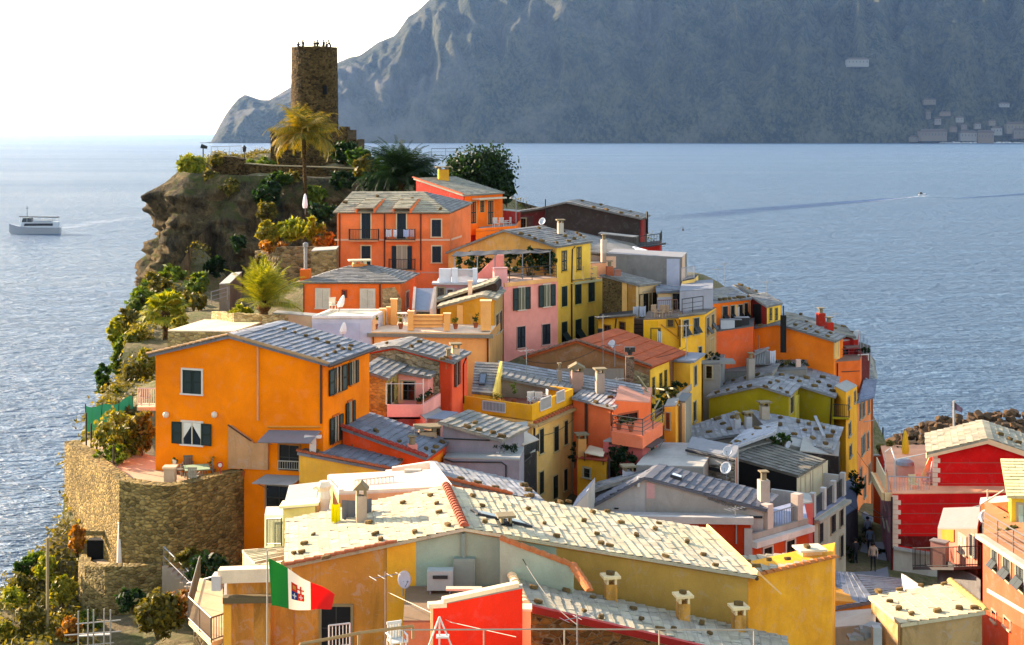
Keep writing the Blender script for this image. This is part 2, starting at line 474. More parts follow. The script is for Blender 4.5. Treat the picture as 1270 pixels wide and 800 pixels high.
so = bpy.data.objects.new('sun', sl); COL.objects.link(so); so.rotation_euler = sdir.to_track_quat('Z', 'Y').to_euler()
so.location = (-60, 60, 120)
cam = bpy.data.cameras.new('camera'); co = bpy.data.objects.new('camera', cam); COL.objects.link(co)
co.location = (0, 0, H); co.rotation_euler = (R(90), 0, 0)
cam.sensor_width = 36; cam.lens = 36 * F / 1270; cam.clip_start = 1; cam.clip_end = 120000
cam.shift_y = (CY - 400) / 1270.0
sc.camera = co
sc.view_settings.view_transform = 'Standard'; sc.view_settings.look = 'None'; sc.view_settings.gamma = 1
sc.view_settings.use_curve_mapping = False; sc.view_settings.exposure = EXPOSURE
sc.view_settings.use_white_balance = True; sc.view_settings.white_balance_temperature = 7250; sc.view_settings.white_balance_tint = 17
sc.cycles.use_denoising = True
sc.cycles.max_bounces = 8; sc.cycles.diffuse_bounces = 4; sc.cycles.glossy_bounces = 3; sc.cycles.volume_bounces = 1; sc.cycles.transparent_max_bounces = 6
sc.cycles.sample_clamp_indirect = 6; sc.cycles.caustics_reflective = False; sc.cycles.caustics_refractive = False
t = NT('sea_water')
c1 = t.coord(scale=(0.055, 0.16, 1)); c2 = t.coord(scale=(0.2, 0.42, 1)); c3 = t.coord(scale=(0.006, 0.014, 1)); c4 = t.coord(scale=(0.0008, 0.004, 1))
n1 = t.noise(c1, 1.0, 4, 0.6, 0.6); n2 = t.noise(c2, 1.0, 3, 0.6, 0.3); n3 = t.noise(c3, 1.0, 4, 0.55, 0.5); n4 = t.noise(c4, 1.0, 3, 0.5, 0.8)
n5 = t.noise(t.coord(scale=(.03, .05, 1)), 1.0, 8, .75, .5); nb = t.bump(n3, 0.5, 4.0); nb = t.bump(n5, 1.0, 9, nb); nb = t.bump(n1, 1.0, 9, nb); nb = t.bump(n2, 1.0, 4, nb)
col = t.mix(n4, (0.065, 0.13, 0.215), (0.10, 0.175, 0.265))
t.fin(col, t.ramp(n4, [(0.35, (0.36,) * 3), (0.65, (0.46,) * 3)]), nb, 0.3)
t.b.inputs['IOR'].default_value = 1.333
SEA = t.m
mb = MB(); n = 64; RAD = 50000
ring = [Vector((math.cos(2 * math.pi * i / n) * RAD, math.sin(2 * math.pi * i / n) * RAD, 0)) for i in range(n)]
mb.poly(ring)
sea = mb.build('sea', SEA, fix=False); tag(sea, 'open blue sea with small wind ripples around the headland', 'sea', kind='structure')
sky_prof = [(248, 178), (262, 176), (267, 166), (272, 156), (280, 142), (288, 131), (296, 122), (304, 117), (312, 120), (324, 124), (334, 124), (344, 118),
   (354, 112), (364, 106), (380, 98), (400, 88), (420, 77), (434, 71), (446, 69), (456, 62), (468, 53), (480, 48), (490, 44), (500, 30), (506, 21), (516, 15),
   (528, 4), (540, -8), (560, -22), (600, -34), (660, -40), (760, -44), (900, -48), (1050, -46), (1200, -40), (1420, -30)]
def prof(x):
 for (a, ya), (b, yb) in zip(sky_prof, sky_prof[1:]):
  if a <= x <= b: return ya + (yb - ya) * (x - a) / (b - a)
 return sky_prof[-1][1] if x > 1000 else 178
YS = 63 * F / 13.6
t = NT('far_hillside')
co_ = t.coord()
tc = t.new('TexCoord')
big = t.noise(co_, 0.0016, 7, 0.62, 0.8); sm = t.mix(0.5, t.noise(co_, 0.006, 8, 0.72, 0.1), t.noise(t.coord(scale=(1, 1, .7)), 0.045, 4, 0.75))
sepz = t.new('SeparateXYZ'); t.l(tc.outputs['Object'], sepz.inputs[0])
geo = t.new('NewGeometry'); sn = t.new('SeparateXYZ'); t.l(geo.outputs['Normal'], sn.inputs[0])
wood = t.mix(t.ramp(sm, [(0.43, (0, 0, 0)), (0.58, (1, 1, 1))]), (0.004, 0.012, 0.007), (0.075, 0.072, 0.042))
rock = t.mix(sm, (0.05, 0.048, 0.042), (0.15, 0.137, 0.118))
rm = t.ramp(big, [(0.47, (0, 0, 0)), (0.60, (1, 1, 1))])
mp = t.new('MapRange'); mp.inputs[1].default_value = -1200; mp.inputs[2].default_value = 1500; mp.inputs[3].default_value = 1.0; mp.inputs[4].default_value = 0.12
t.l(sepz.outputs[0], mp.inputs[0])
mm = t.new('Math'); mm.operation = 'MULTIPLY'; t.l(rm, mm.inputs[0]); t.l(mp.outputs[0], mm.inputs[1])
t.fin(t.mix(mm.outputs[0], wood, rock), 0.95, t.bump(sm, 1.0, 45.0), 0.05)
mb = MB(); NI, NJ = 340, 90
def hillpt(i, j):
 px = 248 + (1420 - 248) * i / NI; v = j / NJ
 top = H + (CY - prof(px)) * YS / F; top = max(top, 1)
 D = 250 + top * 1.35
 q = Vector((px * 0.022, v * 2.2, 0.0))
 rd = 1 - abs(noise.noise(q * 1.0 + Vector((0, 0, 3.1)))) * 2
 rd2 = 1 - abs(noise.noise(q * 2.6 + Vector((5, 0, 1.1)))) * 2
 fb = noise.fractal(Vector((px * 0.05, v * 6, 7)), 0.8, 2.1, 5)
 if v <= 0.8:
  s = v / 0.8
  sh = s ** (0.78 + 0.25 * noise.noise(Vector((px * .012, 0, 9))))
  env = math.sin(min(1, s * 1.02) * math.pi) ** 0.7 if s < .98 else 0
  z = top * (sh + env * (0.06 * rd + 0.04 * rd2 + 0.05 * fb))
  Y = YS + D * s + env * (-160 * rd - 60 * rd2) * min(1, top / 400)
  if s > 0.94: z += noise.fractal(Vector((px * .35, 2, 1)), 0.9, 2, 4) * 7 * min(1, top / 200)
 else:
  s = (v - 0.8) / 0.2; z = top * (1 - s) * 1.0; Y = YS + D + D * 1.2 * s
 Yr = Y
 return Vector(((px - CX) * Yr / F, Yr, max(z if v > 0 else -0.5, -0.5)))
grid = [[hillpt(i, j) for j in range(NJ + 1)] for i in range(NI + 1)]
for i in range(NI + 1):
 px = 248 + (1420 - 248) * i / NI
 m_ = max(range(NJ + 1), key=lambda j: (grid[i][j].z - H) / grid[i][j].y)
 want = (CY - prof(px)) / F
 have = (grid[i][m_].z - H) / grid[i][m_].y
 if want > 0.0005 and have > 0:
  k = want / have
  for j in range(1, NJ + 1):
   g = grid[i][j]
   if g.z > H: g.z = H + (g.z - H) * k
verts = [p for col_ in grid for p in col_]
faces = [(i * (NJ + 1) + j, (i + 1) * (NJ + 1) + j, (i + 1) * (NJ + 1) + j + 1, i * (NJ + 1) + j + 1) for i in range(NI) for j in range(NJ)]
mb.v = verts; mb.f = faces
hill = mb.build('hills', t.m, smooth=True, fix=False); tag(hill, 'wooded mountain falling steeply into the sea across the bay', 'mountain', kind='structure')
def hill_at(px, py):
 """point of the far slope on the line of sight"""
 i = (px - 248) / (1420 - 248) * NI; i0 = int(i)
 best = None
 for j in range(NJ):
  a, b = grid[i0][j], grid[i0][j + 1]
  ya, yb = CY - (a.z - H) * F / a.y, CY - (b.z - H) * F / b.y
  if min(ya, yb) <= py <= max(ya, yb):
   f = (py - ya) / (yb - ya) if abs(yb - ya) > 1e-6 else 0
   return P(px, py, a.y + (b.y - a.y) * f)
 return P(px, py, grid[i0][0].y)
t = NT('sea_haze'); t.n.remove(t.b)
pv = t.n.new('ShaderNodeVolumePrincipled'); pv.inputs['Color'].default_value = (0.32, 0.56, 1.0, 1); pv.inputs['Density'].default_value = HAZE_DENSITY
pv.inputs['Anisotropy'].default_value = 0.58
t.l(pv.outputs[0], t.out.inputs['Volume'])
mb = MB(); mb.box((0, 0, -2), 104000, 104000, 1402)
hz = mb.build('haze', t.m); tag(hz, 'thin blue sea haze over the bay', 'haze', kind='stuff')
def PX(px, py, Y): p = P(px, py, Y); return (p.x, p.y, p.z)
GCTL = [PX(330, 214, 168), PX(480, 214, 172), PX(600, 216, 172), PX(420, 345, 121), PX(350, 400, 112), PX(445, 400, 108), PX(230, 390, 118), PX(180, 420, 112),
  PX(200, 470, 95), PX(140, 500, 95), (-13, 69, 39), (-14.5, 72, 39.5), (-11.5, 66, 38.5), (-17, 66, 38.5), (5, 185, 47), (3, 168, 49), (2, 176, 50), (8, 168, 45), (4, 160, 49), (12, 180, 43), (21, 150, 33), (22, 162, 33), (17, 160, 37), (24, 142, 31), (16, 168, 39), (0, 170, 52), (10, 175, 46), (3, 200, 50), (14, 165, 43), (-2, 178, 55), (20, 140, 37), (26, 150, 32), (18, 155, 40), (28, 132, 29), PX(120, 560, 82), PX(100, 760, 72), PX(60, 800, 66), PX(-40, 800, 66), PX(20, 745, 71), PX(200, 790, 66), PX(250, 800, 60),
  (-8, 72, 41), (-3, 50, 39), (8, 46, 39), (14, 60, 38), (4, 84, 40), (6, 90, 40.5), (12, 105, 41), (-4, 98, 43), (-2, 112, 46), (8, 125, 46), (12, 145, 47),
  PX(1075, 712, 85), PX(1080, 680, 95), PX(1086, 640, 110), (30, 125, 30), (24, 84, 36), (30, 80, 37), (20, 62, 37), (26, 58, 37), (34, 60, 38), (-24, 50, 36), (0, 30, 36), (30, 30, 38),
  (30, 150, 30), (38, 130, 24), (18, 95, 38), (20, 110, 37), (45, 110, 20), (48, 90, 28), (20, 175, 46), (-35, 153, 45), (-28, 152, 45), (-21, 153, 46), (-13, 155, 48), (-4, 157, 50), (-34, 145, 44), (-26, 144, 44), (-17, 146, 46), (-36.5, 158, 47), (-9, 190, 55), (-25, 190, 59), (-20, 178, 59)]
EDGE = [(-32, 44, 34), PX(-60, 840, 66), PX(0, 742, 73), PX(45, 690, 76), PX(76, 655, 80), PX(92, 560, 87), PX(112, 520, 94), PX(146, 470, 105), PX(166, 410, 118), PX(182, 380, 128),
  PX(214, 345, 140), PX(240, 300, 152), (-33.0, 164, 54), (-38.2, 168, 58.5), (-37.2, 180, 60), (-35, 196, 60), (-26, 212, 58), (-8, 218, 55), (12, 206, 50), (26, 184, 42),
  (36, 164, 34), (44, 146, 24), (50, 128, 14), (54, 112, 10), (62, 96, 12), (70, 78, 16), (72, 44, 20)]
def edge_x(Y):
 """left and right limits of the land at depth Y"""
 xs = []
 for (a, b) in zip(EDGE, EDGE[1:]):
  if (a[1] - Y) * (b[1] - Y) <= 0 and abs(a[1] - b[1]) > 1e-6:
   xs.append(a[0] + (b[0] - a[0]) * (Y - a[1]) / (b[1] - a[1]))
 return (min(xs), max(xs)) if len(xs) >= 2 else None
ALLC = GCTL + EDGE
def ground(x, y):
 sw = sz = 0
 for cx, cy, cz in ALLC:
  d = (cx - x) ** 2 + (cy - y) ** 2 + 1.2
  k = 1 / d ** 1.9; sw += k; sz += k * cz
 z = sz / sw
 return z + 0.35 * noise.fractal(Vector((x * .22, y * .22, 0)), 0.8, 2.0, 4)
t = NT('earth_and_scrub')
a = t.noise(t.coord(), 0.35, 7, 0.7, 0.5); b = t.noise(t.coord(), 2.5, 6, 0.75)
col = t.mix(t.ramp(a, [(0.38, (0, 0, 0)), (0.62, (1, 1, 1))]), (0.16, 0.12, 0.065), (0.085, 0.095, 0.03))
col = t.mix(t.ramp(b, [(0.45, (0, 0, 0)), (0.7, (.8,) * 3)]), col, (0.26, 0.2, 0.11))
EARTH = t.fin(col, 0.95, t.bump(b, 0.8, 0.25), 0.1)
mb = MB(); rows = []; NY, NX = 118, 70
for j in range(NY + 1):
 Y = 46 + (216 - 46) * j / NY
 e = edge_x(Y); row = []
 for i in range(NX + 1):
  x = e[0] + (e[1] - e[0]) * i / NX
  row.append(len(mb.v)); mb.v.append(Vector((x, Y, ground(x, Y))))
 rows.append(row)
for j in range(NY):
 for i in range(NX): mb.f.append((rows[j][i], rows[j][i + 1], rows[j + 1][i + 1], rows[j + 1][i]))
ter = mb.build('terrain', EARTH, smooth=True, fix=False); tag(ter, 'scrubby earth of the rocky promontory under the village', 'ground', kind='structure')
t = NT('cliff_rock')
a = t.noise(t.coord(scale=(1, 1, 0.45)), 0.26, 9, 0.72, 1.2); b = t.noise(t.coord(scale=(1.3, 1.3, 0.6)), 1.1, 8, 0.78, 0.8); c = t.noise(t.coord(), 0.5, 5, 0.6, 1.0)
col = t.ramp(a, [(0.3, (0.045, 0.04, 0.036)), (0.45, (0.13, 0.1, 0.06)), (0.57, (0.3, 0.205, 0.095)), (0.7, (0.085, 0.078, 0.07))])
col = t.mix(1.0, col, t.ramp(b, [(0.35, (0.28,) * 3), (0.62, (1.3,) * 3)]), 'MULTIPLY')
g = t.new('NewGeometry'); s_ = t.new('SeparateXYZ'); t.l(g.outputs['Normal'], s_.inputs[0])
gm = t.new('Math'); gm.operation = 'MULTIPLY'; t.l(t.ramp(c, [(0.45, (0, 0, 0)), (0.6, (1, 1, 1))]), gm.inputs[0]); t.l(t.ramp(s_.outputs[2], [(0.3, (0, 0, 0)), (0.75, (1, 1, 1))]), gm.inputs[1])
col = t.mix(gm.outputs[0], col, (0.10, 0.115, 0.03))
nb = t.bump(a, 0.6, 1.2); nb = t.bump(b, 1.0, 1.4, nb)
ROCK = t.fin(col, 0.95, nb, 0.1)
def resample(pts, n):
 pts = [Vector(p) for p in pts]; L = [0]
 for p, q in zip(pts, pts[1:]): L.append(L[-1] + (q - p).length)
 o = []
 for i in range(n + 1):
  d = L[-1] * i / n; k = 0
  while k < len(pts) - 2 and L[k + 1] < d: k += 1
  o.append(pts[k].lerp(pts[k + 1], (d - L[k]) / max(1e-6, L[k + 1] - L[k])))
 return o
es = resample(EDGE, 260); mb = MB(); NT_ = 34
for i, p in enumerate(es):
 tg = (es[min(i + 2, len(es) - 1)] - es[max(i - 2, 0)]); nn = Vector((-tg.y, tg.x, 0)).normalized()
 for j in range(NT_ + 1):
  t_ = j / NT_; z = p.z * (1 - t_) - 1.5 * t_
  off = 9 * t_ ** 2.0 * (p.z / 50)
  q = Vector((p.x, p.y, z)) + nn * off
  f = noise.fractal(q * 0.11, 0.85, 2.1, 6); rg = 1 - abs(noise.noise(q * 0.17)) * 2
  k = min(1, t_ * 6)
  q += nn * (f * 1.8 + rg * 1.0 - .6) * k + UP * (noise.noise(q * 0.5) * 0.7 * k)
  mb.v.append(q)
for i in range(len(es) - 1):
 for j in range(NT_):
  a = i * (NT_ + 1) + j; b = a + NT_ + 1
  mb.f.append((a, a + 1, b + 1, b))
cl = mb.build('cliff', ROCK, smooth=True, fix=False); tag(cl, 'rocky sea cliffs around the promontory', 'cliff', kind='structure')
path = resample([(-30, 206, 58), (-36, 192, 59.5), (-38.2, 176, 59.2), (-38.6, 166, 58.6), (-36.5, 162.3, 58.4), (-32, 161.5, 58.2), (-27, 163, 58), (-20, 164, 57.6), (-15, 166, 56.5), (-12, 174, 56)], 200)
mb = MB(); NT_ = 90
for i, p in enumerate(path):
 tg = (path[min(i + 4, len(path) - 1)] - path[max(i - 4, 0)]); nn = Vector((tg.y, -tg.x, 0)).normalized() * 1.0
 nn = -nn if nn.dot(p - Vector((-20, 180, 0))) < 0 else nn
 s = i / (len(path) - 1)
 for j in range(NT_ + 1):
  t_ = j / NT_; z = p.z - (p.z - 40.0) * t_
  fr_ = max(0.0, min(1.0, (s - .53) / .08)); off = 1.6 * min(1, t_ * 5) + 6.5 * t_ ** 1.3 * fr_ - 1.2 * t_ * (1 - fr_)
  q = Vector((p.x, p.y, z)) + nn * off
  f = noise.fractal(Vector((q.x * .12, q.y * .12, q.z * .16)), 0.9, 2.05, 7)
  rg = 1 - abs(noise.noise(Vector((q.x * .16, q.y * .16, q.z * .07 + 3)))) * 2
  f2 = noise.fractal(q * 0.6, 0.7, 2.1, 4)
  k = min(1, t_ * 7)
  f3 = abs(noise.noise(Vector((q.x * .45, q.y * .45, q.z * .12)))); q += nn * ((f * 2.3 + rg * 1.9 + f2 * .9 - (.28 - min(.28, f3 * 1.2)) * 2.4) * k)
  if s > 0.5 and j < 2: q.z -= 0
  mb.v.append(q)
for i in range(len(path) - 1):
 for j in range(NT_):
  a = i * (NT_ + 1) + j; b = a + NT_ + 1
  mb.f.append((a, b, b + 1, a + 1))
cg = mb.build('cliff', ROCK, smooth=True, fix=False); tag(cg, 'weathered ochre and grey crag rising under the castle', 'cliff', kind='structure')
def leafpts(n, c, rad, clump=0.34, hollow=0.55, nc=None):
 """leaf positions in clumps near the surface of an uneven crown"""
 out = []; nc = nc or max(8, n // 28)
 for _ in range(nc):
  v = Vector((random.gauss(0, 1), random.gauss(0, 1), random.gauss(0, 1))).normalized()
  r = random.uniform(hollow, 1.0) * (1 + 0.22 * noise.noise(v * 2.1 + Vector(c)))
  cc = Vector((v.x * rad[0], v.y * rad[1], v.z * rad[2])) * r
  cr = clump * min(rad) * random.uniform(.5, 1.2)
  for _ in range(n // nc):
   o = Vector((random.gauss(0, 1), random.gauss(0, 1), random.gauss(0, .8))) * cr * .5
   out.append((Vector(c) + cc + o, v))
 return out
def leaf(mb, p, v, s, asp=0.5):
 d = (v + Vector((random.gauss(0, 1), random.gauss(0, 1), random.gauss(0, 1))) * 0.9).normalized()
 a = d.cross(Vector((random.random() - .5, random.random() - .5, random.random() - .5))).normalized(); b = d.cross(a)
 l, w_ = s * random.uniform(.7, 1.3), s * asp * random.uniform(.7, 1.3)
 mb.poly([p - a * l, p + b * w_, p + a * l, p - b * w_])
GREENS = dict(dark=('1f3a12', '4a6a1c'), mid=('3d5a14', '86952a'), lime=('6b7a16', 'c0b52c'), gold=('5a641a', 'b8a432'), palm=('4a6014', 'c49c2c'), orange=('9a5a1c', 'c88a30'), deep=('0e2410', '2c4a18'), olive=('4a4a18', '8a7a2a'))
def bush(c, rad, n, kind, label, s=0.16, cat='shrub', name='shrub', group=None, nc=None):
 mb = MB(); c = Vector(c)
 for p, v in leafpts(n, c, rad, nc=nc): leaf(mb, p, v, s)
 base = c - UP * rad[2] * 0.9
 T = Thing(name, label, cat, base, group)
 T.part('foliage', mb, foliage(*GREENS[kind]), fix=False)
 st = MB()
 for k in range(4):
  a = random.uniform(0, 6.28); r = random.uniform(.2, .6)
  st.tube([base - UP * .3, base + Vector((math.cos(a) * rad[0] * r * .5, math.sin(a) * rad[1] * r * .5, rad[2] * .6)), c + Vector((math.cos(a) * rad[0] * r, math.sin(a) * rad[1] * r, rad[2] * .3))], min(rad) * .05 + .015, 5, .012)
 T.part('stem', st, plain('5a4a34', 0.9))
 return T
def palm(base, h, R_, nf, kind, label, droop=1.0, up=0.35, fan=False, lean=(0, 0), tr=0.22, lw=0.05, skirt=0, leaves=34):
 base = Vector(base); top = base + Vector((lean[0], lean[1], h))
 T = Thing('palm_tree', label, 'palm tree', base)
 tm = MB(); k = max(6, int(h / 0.25));
 for q in range(k):
  a, b = along(base - UP * .4, top, q / k), along(base - UP * .4, top, (q + 1) / k)
  tm.tube([a, b], tr * (1.12 if q % 2 else 0.98), 9, tr * 0.92)
 tm.lathe(top - UP * .5, [(tr, 0), (tr * 1.7, .25), (tr * 1.6, .55), (tr * .6, .8)], 9)
 T.part('trunk', tm, masonry('5a4326', '7a5a32', '3c2c18', 7, .3, .8, .05, '3a2c1a'))
 fr = MB()
 for i in range(nf):
  az = i * 2.399 + random.uniform(-.2, .2); e0 = random.uniform(-0.15, 1.35) if not skirt else random.uniform(-.5, 1.3)
  e0 = up + (e0 - .35)
  L = R_ * random.uniform(.8, 1.1) * (1.0 - .12 * max(0, e0 - .9)); hd = Vector((math.cos(az), math.sin(az), 0))
  if fan:
   pl = L * .5; d = (hd * math.cos(e0) + UP * math.sin(e0)); c = top + d * pl
   fr.tube([top, c], .025, 4)
   sd = d.cross(UP).normalized(); nrm = sd.cross(d)
   for q in range(18):
    a = -1.9 + 3.8 * q / 17; dd = (d * math.cos(a) + sd * math.sin(a)).normalized()
    tip = c + dd * L * .55 + Vector((0, 0, -.22 * L * random.uniform(.3, 1.1))); mid = c + dd * L * .34
    pw = dd.cross(nrm).normalized() * (L * .045)
    fr.poly([c, mid + pw, tip, mid - pw])
   continue
  pts = []; p = top.copy(); e = e0; st = L / 12
  for q in range(13):
   pts.append(p.copy()); p = p + (hd * math.cos(e) + UP * math.sin(e)) * st; e -= droop * (0.055 + .016 * q) * (0.6 + math.cos(e0) * .6)
  fr.tube(pts, .035, 4, .008)
  sd = hd.cross(UP).normalized()
  for q in range(leaves):
   f = .1 + .9 * q / leaves; k_ = f * 12; a = min(11, int(k_)); c = pts[a].lerp(pts[a + 1], k_ - a); tan = (pts[a + 1] - pts[a]).normalized()
   ll = L * (.27 * math.sin(min(1, f * 1.12 + .12) * math.pi) ** .6 + .05)
   for sg in (-1, 1):
    d = (sd * sg * .8 + tan * .75 - UP * random.uniform(.05, .4) * droop + sd.cross(tan) * -.25).normalized()
    pw = tan * lw * random.uniform(.7, 1.2)
    fr.poly([c - pw, c + d * ll * .5 + pw * .4 - UP * .01, c + d * ll - UP * ll * .12 * droop, c + d * ll * .5 - pw * .8])
 T.part('crown', fr, foliage(*GREENS[kind]), fix=False)
 return T
STONE_TOWER = masonry('66502e', '86683c', '3a2e1c', 2.8, .55, .66, .16, '4a3c26')
STONE_WARM = masonry('9a7e4a', 'b59a62', '6d5530', 1.9, .45, .95, .12)
STONE_GREY = masonry('857a66', 'a4977d', '5d5444', 1.9, .5, .9, .1)
YT = 188
T = Thing('castle_tower', 'round brown stone watchtower on top of the crag, people on its roof', 'tower', P(390, 198, YT))
zt, zb_ = H + (CY - 59) * YT / F, 57.5
cx = G(390, YT); mb = MB(); n = 40
def tr_(z): return 2.98 + (zt - z) * 0.012
ringsz = [zb_ + (zt - zb_) * k / 26 for k in range(27)]
for z in ringsz:
 for j in range(n):
  a = 2 * math.pi * j / n; r = tr_(z) + .07 * noise.noise(Vector((math.cos(a) * 5, math.sin(a) * 5, z * 1.7)))
  zz = z + (.12 * noise.noise(Vector((a * 3, 1, 1))) if z == zt else 0)
  mb.v.append(Vector((cx.x + math.cos(a) * r, cx.y + math.sin(a) * r, zz)))
for k in range(26):
 for j in range(n):
  a = k * n + j; b = k * n + (j + 1) % n; mb.f.append((a, b, b + n, a + n))
i0 = len(mb.v)
for (r, z) in ((2.4, zt + .02), (2.4, zt - 0.85), (0.01, zt - .85)):
 for j in range(n):
  a = 2 * math.pi * j / n; mb.v.append(Vector((cx.x + math.cos(a) * r, cx.y + math.sin(a) * r, z)))
for j in range(n):
 b_ = (j + 1) % n
 mb.f.append((26 * n + j, 26 * n + b_, i0 + b_, i0 + j))
 mb.f.append((i0 + j, i0 + b_, i0 + n + b_, i0 + n + j)); mb.f.append((i0 + n + j, i0 + n + b_, i0 + 2 * n + b_, i0 + 2 * n + j))
T.part('wall', mb, STONE_TOWER, fix=False)
s = MB(); o = P(403, 117, YT - 3.02); s.obox(o - Vector((.3, 0, 0)), (.55, 0, 0), (0, .6, 0), (0, 0, 1.15)); T.part('window', s, plain('0c0a08', .9))
TOWER_FLOOR = zt - .85
T = Thing('castle_keep', 'low square stone base at the foot of the round tower', 'castle', P(385, 205, 184))
mb = MB()
for (a, b, top, y0, y1) in ((335.5, 431, 161, 181.5, 192), (431.2, 444, 173, 182, 190)):
 A, B = P(a, top, y0), P(b, top, y0); mb.obox(Vector((A.x, y0, 57)), (B.x - A.x, 0, 0), (0, y1 - y0, 0), (0, 0, A.z - 57))
mb.obox(P(355, 158.5, 182.5), (1.2, 0, 0), (0, 1, 0), (0, 0, -.5)); mb.obox(P(421, 157, 183), (1.2, 0, 0), (0, 1.4, 0), (0, 0, -.6))
T.part('wall', mb, STONE_TOWER)
def stonewall(name, label, pts, zb, mat, th=0.7, cat='wall', cap=None, jag=0.0, group=None):
 """wall following pts=[(px,py,Y)...] (crest) down to zb"""
 P_ = [P(*p) for p in pts]; cen = sum(P_, Vector()) / len(P_); T = Thing(name, label, cat, Vector((cen.x, cen.y, zb)), group)
 mb = MB(); cp = MB()
 fine = []
 for a, b in zip(P_, P_[1:]):
  k = max(1, int((b - a).length / 0.8))
  for q in range(k): fine.append(a.lerp(b, q / k))
 fine.append(P_[-1])
 if jag: fine = [p + UP * random.uniform(-jag, jag) for p in fine]
 nr = []
 for i in range(len(fine)):
  d = fine[min(i + 1, len(fine) - 1)] - fine[max(i - 1, 0)]; nr.append(Vector((-d.y, d.x, 0)).normalized() * th)
 for i in range(len(fine) - 1):
  a, b = fine[i], fine[i + 1]; a0, b0 = Vector((a.x, a.y, zb)), Vector((b.x, b.y, zb))
  fr = [a0, b0, b, a]; bk = [p + n_ for p, n_ in zip(fr, (nr[i], nr[i + 1], nr[i + 1], nr[i]))]
  mb.poly(fr); mb.poly([a, b, bk[2], bk[3]]); mb.poly(bk[::-1])
  if i == 0: mb.poly([a0, a, bk[3], bk[0]])
  if i == len(fine) - 2: mb.poly([b0, bk[1], bk[2], b])
  if cap:
   o = .06; dn = nr[i].normalized(); dn2 = nr[i + 1].normalized()
   lo = [a - dn * o + UP * .01, b - dn2 * o + UP * .01, bk[2] + dn2 * o + UP * .01, bk[3] + dn * o + UP * .01]
   cp.hexa(lo, [p + UP * .12 for p in lo])
 T.part('masonry', mb, mat, fix=False)
 if cap: T.part('coping', cp, cap)
 return T
stonewall('terrace_wall', 'upper stone parapet wall of the castle terrace below the golden palm', [(299, 203, 168.5), (336, 206, 168), (400, 208, 168), (447, 210, 169)], 56.5, STONE_TOWER, cap=plain('a0916e', .9))
stonewall('retaining_wall', 'pale rubble retaining wall under the castle terrace, left of the red-orange house', [(300, 217, 166), (345, 218, 165), (400, 219, 165), (452, 221, 166.5)], 48, STONE_GREY, jag=.12)
stonewall('terrace_wall', 'short stone wall under the viewpoint railing at the cliff edge', [(262, 196, 170), (284, 194, 169), (300, 197, 168)], 55, STONE_TOWER, jag=.08)
def railing(name, label, pts, h, mat, n=None, bars=3, r=0.03, group=None, posts=True, pick=False, cat='railing', infill=0.12):
 """metal rail along 3-D base points; bars = horizontal rails, pick = upright balusters"""
 pts = [Vector(p) for p in pts]; cen = sum(pts, Vector()) / len(pts); T = Thing(name, label, cat, cen, group)
 b = MB()
 for si, (p, q) in enumerate(zip(pts, pts[1:])):
  L = (q - p).length; k = n or max(1, round(L / 1.8))
  for i in range(0 if si == 0 else 1, k + 1):
   c = p.lerp(q, i / k); a = MB(); a.tube([c, c + UP * h], r, 5); T.part('post', a, mat)
  b.tube([p + UP * h, q + UP * h], r * 1.15, 5)
  if pick:
   b.tube([p + UP * .1, q + UP * .1], r * .8, 5)
   m = max(2, int(L / infill))
   for i in range(1, m):
    c = p.lerp(q, i / m); b.tube([c + UP * .1, c + UP * h], r * .5, 4)
  else:
   for z in range(1, bars): b.tube([p + UP * h * z / bars, q + UP * h * z / bars], r * .7, 5)
 T.part('rail', b, mat)
 return T
IRON = plain('2a2a28', .5); WHITE = plain('d8d6cc', .5); GALV = plain('8a8e90', .4)
railing('railing', 'thin metal viewpoint railing on the crag left of the tower', [P(262, 196, 171), P(270, 196, 171), P(299, 195, 169.5)], 1.35, GALV, bars=2)
railing('railing', 'long metal railing behind the round dark tree on the castle hill', [P(535, 197, 182), P(606, 196, 182)], 1.3, plain('4a5058', .5), bars=3)
mb = MB(); mb.tube([P(303, 201, 169), P(303, 189, 169)], .05, 6); mb.lathe(P(303, 189, 169), [(.05, 0), (.2, .12), (.24, .5), (.3, .55), (.05, .85)], 8)
T = Thing('street_lamp', 'small dark lamp post at the end of the viewpoint railing', 'lamp', P(303, 201, 169)); T.part('post', mb, IRON)
T = Thing('telescope', 'coin-operated viewing telescope on its stand at the cliff edge', 'telescope', P(252, 196, 172))
mb = MB(); mb.tube([P(252, 198, 172), P(252, 184, 172)], .07, 6); T.part('stand', mb, IRON)
mb = MB(); mb.tube([P(249.5, 181, 172), P(253, 182, 172), P(257, 183, 172)], .28, 8, .16); T.part('barrel', mb, IRON)
